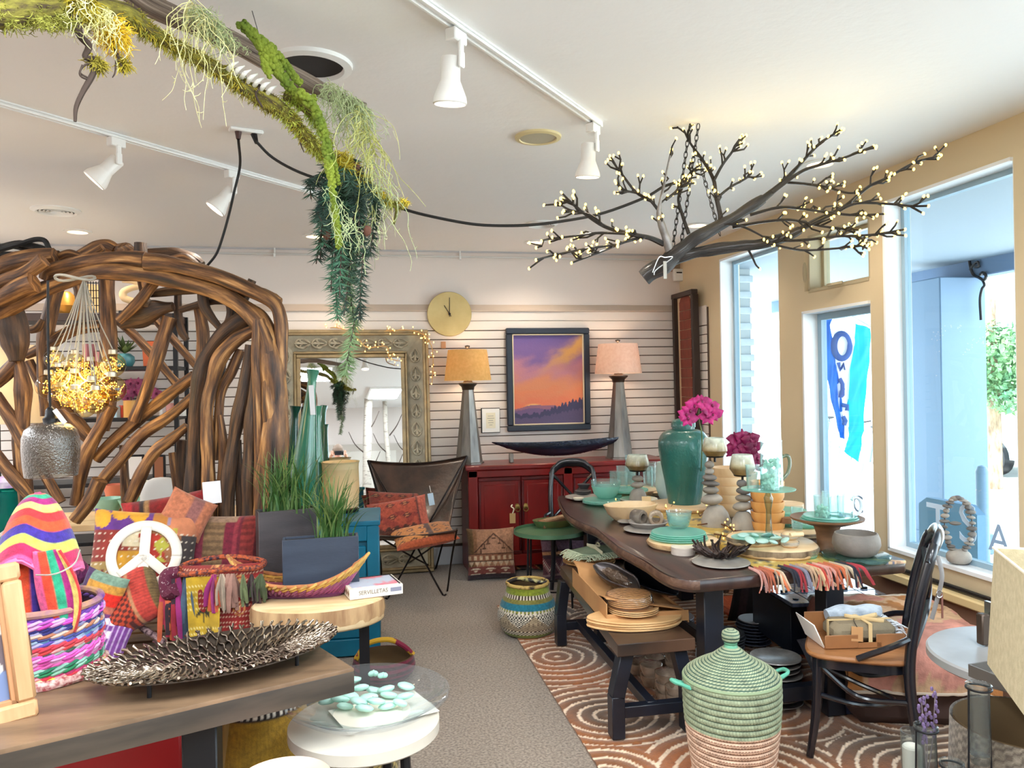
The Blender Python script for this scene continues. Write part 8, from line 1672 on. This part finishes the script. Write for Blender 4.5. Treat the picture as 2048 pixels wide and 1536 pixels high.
def amaranth(pts,r,seed,o=-.06):
 P=cat([MP(x,y,o)for x,y in pts],8);g=np.random.default_rng(seed);mb=MB().tube(P,[r*.5*dd_(500)/FPX]*len(P),6)
 for i in range(len(P)):
  rr_=r*(1-.35*i/len(P))*dd_(500)/FPX
  for j in range(7):d=g.normal(size=3);d/=np.linalg.norm(d);mb.ell(P[i]+d*rr_*.65,(rr_*.45,)*3,6,4)
 return part('amaranth_tassel',mb,mat('amaranth_green',(84,104,22),.9,0,(126,140,40),12,bump=.8,bs=120),hang,world=True,ang=0)
amaranth([(485,50),(508,72),(525,100),(530,130),(540,150)],12,1);amaranth([(500,60),(530,85),(548,95)],10,2);amaranth([(520,85),(545,115),(560,150),(580,175),(600,190)],13,3);amaranth([(535,95),(562,120),(585,150),(600,165)],12,4);amaranth([(545,130),(575,165),(605,200),(630,195)],12,5)
amaranth([(600,185),(630,220),(648,270),(656,320),(662,360),(670,420),(677,470),(678,492)],12,6,-.1);amaranth([(640,235),(655,290),(668,330),(676,365)],10,7,-.08)
for k_ in range(7):x,y=460+k_*13,132+k_*8;part('rib',MB().tube(cat([MP(x-4,y+8,-.02),MP(x+4,y-2,-.05),MP(x+16,y-8,-.03)],4),[.008,.006,.002],7),mat('bone_white',(226,224,216),.5),hang,world=True)
part('hanging_wire',MB().tube([PD(492,-20,dd_(500)+.1),MP(518,70,.08)],.0016,5),mat('wire_grey',(90,90,90),.5),hang,world=True);part('hanging_wire',MB().tube([MP(662,330,.1),PZ(668,268,ZC)],.0016,5),mat('wire_grey'),hang,world=True);part('hanging_wire',MB().tube([MP(120,15),PZ(140,-300,ZC)],.0016,5),mat('wire_grey'),hang,world=True)
gp0=MP(690,330,.05);pg=thing('pine_garland','dark green artificial pine garland hanging in front of the mirror','garland',tuple(gp0));g=np.random.default_rng(77);DP=dd_(690)+.02
PN=[mat('pine_dark',(22,44,36),.7,0,(40,70,50),14),mat('pine_mid',(44,88,66),.7,0,(70,116,84),14)];PT=mat('pine_tip',(84,110,70),.7,0,(110,134,90),14)
for s in range(30):
 x0=688+g.normal()*36;x0=min(max(x0,632),746);yb=640 if abs(x0-700)<40 else 560;yb=yb-g.uniform(0,220)if s>2 else 752;y0=g.uniform(312,380);pts=[(690+(x0-690)*.5,y0),(x0,y0+50),(x0+g.normal()*6,(y0+yb)/2),(x0+g.normal()*6+(700-x0)*(.35 if yb>620 else .0),yb)]
 if s==0:pts=[(700,320),(705,450),(700,580),(708,640),(698,700),(690,752)]
 if s==1:pts=[(690,330),(670,450),(672,560),(675,640)]
 if s==2:pts=[(710,330),(728,450),(722,560),(718,640)]
 P=cat([PD(x,y,DP+g.normal()*.04)for x,y in pts],6);st_=MB().tube(P,.0022,5);mb=MB();Ls=.043
 L=np.linalg.norm(np.diff(P,axis=0),axis=1).sum();nw=max(6,int(L/.016))
 for i in range(nw):
  t=i/nw*(len(P)-1);j=int(t);q=P[j]+(P[min(j+1,len(P)-1)]-P[j])*(t-j)
  for n_ in range(11):a=g.uniform(0,2*PI);d=np.array([math.cos(a),math.sin(a)*.8,-.45+g.normal()*.3]);d/=np.linalg.norm(d);e=q+d*Ls*g.uniform(.7,1.15);w=np.cross(d,[0,1,.2]);w=w/np.linalg.norm(w)*.0023;mb.add([q-w,q+w,e+[0,0,-.002]],[(0,1,2)])
 sp_g=part('strand',st_,TWG,pg,world=True);part('needles',mb,PT if s==0 else PN[1]if s%4==1 else PN[0],sp_g,world=True,smooth=False,kind='stuff')
for(x,y)in((712,335),(735,462),(654,470)):part('pine_cone',MB().ell(PD(x,y,DP-.03),(.013,.013,.018),10,8,jit=.3,js=6),mat('pine_cone',(92,56,40),.8),pg,world=True)
LD=3.6;l0=PD(1300,548,LD);ch2=thing('lit_branch','dark hanging branch covered with warm fairy light tips by the window','chandelier',tuple(l0))
BKW=mat('branch_bark',src='uv',stretch=(7,4,1),vs=2,rough=.6,bump=1,bs=6,bst=(12,5,1),coat=.2,ramp=[(.35,(16,12,11)),(.55,(38,30,27)),(.75,(80,70,66))])
TIPS=[];gb=np.random.default_rng(19)
def limb(pts,d,r,nm='limb',tw=0,tl=34,m=BKW):
 D_=[d[0]+(d[1]-d[0])*i/(len(pts)-1)for i in range(len(pts))];P=cat([PD(x,y,q)for(x,y),q in zip(pts,D_)],7);R=np.interp(np.linspace(0,1,len(P)),np.linspace(0,1,len(r)),r)*LD/FPX
 part(nm,MB().tube(P,R,8 if max(r)>6 else 5,jit=.3 if max(r)>6 else .1,js=12),m,ch2,world=True,ang=60);TIPS.append(P[-1])
 if tw:
  mb=MB()
  for i in range(tw):
   t=gb.uniform(.22,.99);j=int(t*(len(P)-2));q=P[j];dr=P[min(j+4,len(P)-1)]-P[max(j-1,0)];dr/=np.linalg.norm(dr)+1e-9;sd_=gb.normal(size=3);sd_-=dr*np.dot(sd_,dr);sd_/=np.linalg.norm(sd_);L=tl*LD/FPX*gb.uniform(.35,1.15);e=dr*gb.uniform(.5,1)+sd_*gb.uniform(.45,.9)+np.array([0,0,.18]);e/=np.linalg.norm(e)
   a_=q+e*L;mid=q+e*L*.5+gb.normal(size=3)*.008;mb.tube([q,mid,a_],[.005,.0042,.0034],4,cap=True);TIPS.append(a_)
   if gb.random()<.5:f=e+gb.normal(size=3)*.5;f/=np.linalg.norm(f);b_=mid+f*L*.45;mb.tube([mid,b_],[.004,.0032],4);TIPS.append(b_)
  part('twigs',mb,BKW,ch2,world=True,kind='stuff')
limb([(1288,556),(1302,545),(1325,530),(1345,512),(1370,495),(1403,470),(1465,436),(1527,398)],[3.6,3.55],[15,17,18,17,15,13,11,9]);limb([(1527,398),(1560,370),(1585,345),(1631,295),(1652,278),(1672,266)],[3.55,3.5],[7,5,4,3,2.5,2],tw=14);limb([(1545,385),(1600,345),(1640,330),(1690,315),(1748,292)],[3.5,3.4],[4,3.5,3,2.5,2],tw=10)
limb([(1335,522),(1370,510),(1423,500),(1480,492),(1527,486),(1570,474),(1600,460)],[3.6,3.5],[13,13,12,11,10,9,7]);limb([(1600,460),(1631,442),(1660,428),(1693,411),(1735,375),(1776,355),(1830,325),(1880,312)],[3.5,3.3],[6,5,4.5,4,3,2.6,2.4,2],tw=16)
limb([(1342,512),(1334,480),(1324,452),(1318,430),(1320,407),(1328,370),(1334,340),(1343,299)],[3.58,3.52],[11,9,8,6,4,3,2.6,2],tw=9,m=mat('silver_bark',(150,146,144),.4,.3,(90,84,82),9,bump=.6,bs=60));limb([(1328,488),(1300,476),(1266,469),(1208,452),(1154,415),(1123,385)],[3.58,3.45],[6,5,4.5,4,3,2],tw=20);limb([(1208,452),(1180,430),(1140,420),(1112,403)],[3.5,3.45],[3,2.5,2,2],tw=8)
limb([(1442,440),(1440,425),(1432,390),(1428,361),(1415,335),(1399,311),(1380,285),(1367,258)],[3.6,3.62],[6,5,4.5,4,3.4,3,2.4,2],tw=13);limb([(1428,361),(1445,330),(1465,303),(1475,285),(1485,270)],[3.6,3.58],[3.4,3,2.6,2.2,2],tw=8);limb([(1430,400),(1460,375),(1490,358),(1505,345)],[3.6,3.6],[3,2.6,2.2,2],tw=8);limb([(1573,365),(1610,368),(1652,374),(1690,385),(1714,386)],[3.5,3.4],[3,3,2.6,2.2,2],tw=9)
limb([(1620,450),(1670,426),(1714,407),(1780,408),(1820,412),(1857,412)],[3.45,3.25],[3.2,3,2.6,2.4,2.2,2],tw=9);limb([(1560,482),(1610,480),(1672,473),(1740,470),(1810,459)],[3.5,3.3],[3,3,2.6,2.2,2],tw=14);limb([(1465,455),(1520,445),(1580,440),(1640,452),(1700,462),(1740,490)],[3.55,3.4],[3.4,3,2.8,2.4,2.2,2],tw=16);limb([(1500,430),(1560,415),(1620,420),(1700,430),(1770,428)],[3.5,3.35],[3.4,3,2.8,2.4,2],tw=14);limb([(1540,488),(1600,500),(1660,498),(1720,492),(1735,490)],[3.5,3.38],[2.6,2.4,2.2,2,2],tw=10)
limb([(1285,475),(1250,484),(1216,498),(1180,512),(1143,526)],[3.55,3.45],[3.2,3,2.6,2.2,2],tw=10);limb([(1260,468),(1200,466),(1150,472),(1100,478),(1083,482)],[3.5,3.4],[3,2.6,2.4,2,2],tw=9);limb([(1230,490),(1170,498),(1110,510),(1072,520)],[3.5,3.4],[2.6,2.4,2,2],tw=7);limb([(1324,430),(1300,400),(1274,386),(1245,350),(1222,318)],[3.56,3.5],[3.4,3,2.8,2.4,2],tw=11);limb([(1274,386),(1250,380),(1230,362)],[3.52,3.48],[2.6,2.2,2],tw=5);limb([(1378,468),(1365,430),(1357,395),(1370,365),(1382,344),(1400,330)],[3.6,3.64],[4,3.4,3,2.6,2.2,2],tw=12)
limb([(1497,500),(1505,515),(1512,530),(1520,538)],[3.55,3.55],[2.4,2,1.8,1.6]);limb([(1332,400),(1350,385),(1362,372),(1390,366)],[3.55,3.6],[3,2.6,2.2,2],tw=8);limb([(1400,470),(1440,450),(1480,452),(1520,470),(1560,495)],[3.56,3.5],[3,2.6,2.4,2,2],tw=10)
bm2=MB().ell((0,0,0),(.0055,.0055,.008),8,6).mesh('bulb');BG=glow('branch_bulb',(255,212,100),5)
for i,q in enumerate(TIPS[:300]):ob('bulb',bm2,BG,ch2,tuple(q-l0),tuple(np.random.default_rng(i).uniform(-.6,.6,3)))
if len(TIPS)>300:
 mb=MB()
 for q in TIPS[300:]:mb.ell(q,(.0055,.0055,.008),6,4)
 part('bulb_strand',mb,BG,ch2,world=True,kind='stuff')
for(x0,y0,x1,y1)in((1344,505,1378,262),(1362,490,1395,262),(1440,470,1398,320)):
 a,b=PD(x0,y0,LD),PD(x1,y1,LD+.02);b=PZ(x1,y1,ZC)if b[2]<0 else b;dv=b-a;L=np.linalg.norm(dv);n_=int(L/.026);mb=MB()
 if y1<300:b=a+dv/dv[2]*(ZC-a[2]-.004);dv=b-a;L=np.linalg.norm(dv);n_=int(L/.026)
 dv/=L;s=np.cross(dv,[0,1,0]);s/=np.linalg.norm(s);w=np.cross(dv,s)
 for i in range(n_):c=a+dv*(i+.5)*L/n_;e=s if i%2 else w;mb.tube([c+dv*.018*math.cos(t)+e*.008*math.sin(t)for t in np.linspace(0,2*PI,11)[:-1]],.0022,4,closed=True)
 part('chain',mb,BLACK,ch2,world=True,kind='stuff')
part('wire_tie',MB().tube(cat([PD(x,y,LD-.06)for x,y in((1305,545),(1318,515),(1330,515),(1345,515),(1312,540),(1308,550))],5),.003,5),mat('tie_grey',(190,190,190),.3,.6),ch2,world=True);part('tag',MB().box(PD(1330,540,LD-.07)-l0,(.016,.003,.08)),mat('clear_cord'),ch2)
lamp('branch_lamp','POINT',tuple(PD(1450,400,3.5)),2,(1,.82,.42),.3);lamp('branch_lamp','POINT',tuple(PD(1640,420,3.4)),2,(1,.82,.42),.3)
BIR=mat('birch_trunk',(176,168,156),.7,0,(90,78,70),9,(1,1,5),lo=.55,hi=.75,bump=.3,bs=30)
for i,(x,y,r,lean,lab)in enumerate(((.55,-1.9,.085,.06,'thick birch trunk pole behind the photographer'),(1.05,-2.3,.05,-.03,'slim birch trunk pole behind the photographer'),(1.5,-2.7,.035,.02,'thin birch pole by the front wall'))):
 t=thing('birch_pole',lab,'tree trunk',(x,y,0));part('trunk',MB().tube(cat([(0,0,0),(.03,0,1),(lean,0,2),(lean*1.6,0,ZC)],6),[r*1.1,r,r,r*.9],12,jit=.1),BIR,t)
 for j in range(3):part('branch',MB().tube(cat([(.03,0,1.3+.4*j),((-1)**j*.18,.05,1.5+.4*j),((-1)**j*.3,.05,1.75+.4*j)],5),[.014,.006],6),TWG,t)
sh_=thing('wall_cupboard','panelled cream cupboard wall behind the photographer','cupboard',(.3,YF+.16,0));part('carcass',MB().box((0,0,1.0),(3.4,.3,2.0)),mat('cupboard_greige',(176,168,158),.6),sh_)
for j in range(5):part('panel',MB().box((-1.36+.68*j,.155,1.3),(.56,.02,1.1),b=.006),mat('panel_greige',(196,190,180),.6),sh_)
SKIN=mat('skin',(214,160,134),.55,sub=.1)
pe=thing('person','photographer in a grey top holding a phone up, seen in the floor mirror','person',(0,-.5,0))
def skinned(name,V,E,R,m,lv=2):
 me=bpy.data.meshes.new(name);me.from_pydata(V,E,[]);o=ob(name,me,m,pe);sk=o.modifiers.new('skin','SKIN');sk.use_smooth_shade=True
 for v,r in zip(me.skin_vertices[0].data,R):v.radius=(r,r)if np.isscalar(r)else r
 me.skin_vertices[0].data[0].use_root=True;s=o.modifiers.new('sub','SUBSURF');s.levels=s.render_levels=lv;return o
J=[(0,0,.95),(0,.01,1.12),(0,0,1.32),(0,.01,1.43),(0,.03,1.50),(0,.05,1.60),(0,.055,1.70)];Rd=[(.15,.11),(.14,.10),(.17,.11),(.13,.08),.052,.07,.07];Ed=[(0,1),(1,2),(2,3),(3,4),(4,5),(5,6)]
for s in(-1,1):
 b=len(J);J+=[(s*.17,0,1.40),(s*.24,.08,1.20),(s*.27,.16,1.16),(s*.17,.34,1.42),(s*.125,.43,1.55),(s*.115,.455,1.585)];Rd+=[.06,.05,.046,.036,.028,(.024,.036)];Ed+=[(3,b)]+[(b+i,b+i+1)for i in range(5)]
 c=len(J);J+=[(s*.09,0,.88),(s*.1,.02,.5),(s*.1,0,.1),(s*.1,.06,.04),(s*.11,.16,.035)];Rd+=[.095,.065,.042,.045,.035];Ed+=[(0,c)]+[(c+i,c+i+1)for i in range(4)]
skinned('body',J,Ed,Rd,SKIN)
part('hair',MB().ell((0,.02,1.69),(.095,.11,.10),20,14,jit=.15,js=4),mat('grey_brown_hair',(120,100,84),.7),pe)
part('nose',MB().ell((0,.135,1.625),(.014,.02,.022),10,8),SKIN,pe);part('mouth',MB().ell((0,.122,1.575),(.024,.008,.006),10,6),mat('lips',(170,96,90),.5),pe)
for s in(-1,1):
 part('eye',MB().ell((s*.032,.118,1.65),(.012,.008,.008),10,8),mat('eye_dark',(50,40,36),.2),pe);part('ear',MB().ell((s*.078,.05,1.635),(.012,.024,.034),10,8),SKIN,pe)
 for i in range(4):skinned('finger',[(s*.112,.455,1.57+.018*i),(s*.125,.478,1.572+.018*i),(s*.105,.490,1.574+.018*i),(s*(.088-.003*abs(i-1.5)),.489,1.575+.018*i)],[(0,1),(1,2),(2,3)],[.0095,.009,.0085,.007],SKIN,1)
 skinned('thumb',[(s*.112,.45,1.57),(s*.1,.452,1.555),(s*.075,.458,1.562)],[(0,1),(1,2)],[.011,.010,.008],SKIN,1)
TOP=mat('grey_top',(120,124,126),.85);b=7
skinned('top',[(0,0,.9),(0,.01,1.12),(0,0,1.32),(0,.01,1.44),(-.17,0,1.40),(-.24,.08,1.20),(-.27,.16,1.16),(-.2,.28,1.34),(.17,0,1.40),(.24,.08,1.20),(.27,.16,1.16),(.2,.28,1.34)],[(0,1),(1,2),(2,3),(3,4),(4,5),(5,6),(6,7),(3,8),(8,9),(9,10),(10,11)],[(.165,.125),(.155,.115),(.185,.125),(.12,.085),.07,.06,.056,.05,.07,.06,.056,.05],TOP)
skinned('trousers',[(0,0,.95),(-.09,0,.86),(-.1,.02,.5),(-.1,0,.1),(.09,0,.86),(.1,.02,.5),(.1,0,.1)],[(0,1),(1,2),(2,3),(0,4),(4,5),(5,6)],[(.155,.115),.105,.075,.055,.105,.075,.055],mat('dark_trousers',(44,46,54),.9))
ph=thing('phone','dark phone held up by the photographer','phone',(0,-.03,1.595));part('case',MB().box((.01,0,0),(.15,.009,.075),b=.004),BLACK,ph);part('lens',MB().lathe([(0,.005),(.006,.005),(.006,0)],12,(.06,.0045,.022),eul(-PI/2,0,0)),CHROME,ph)
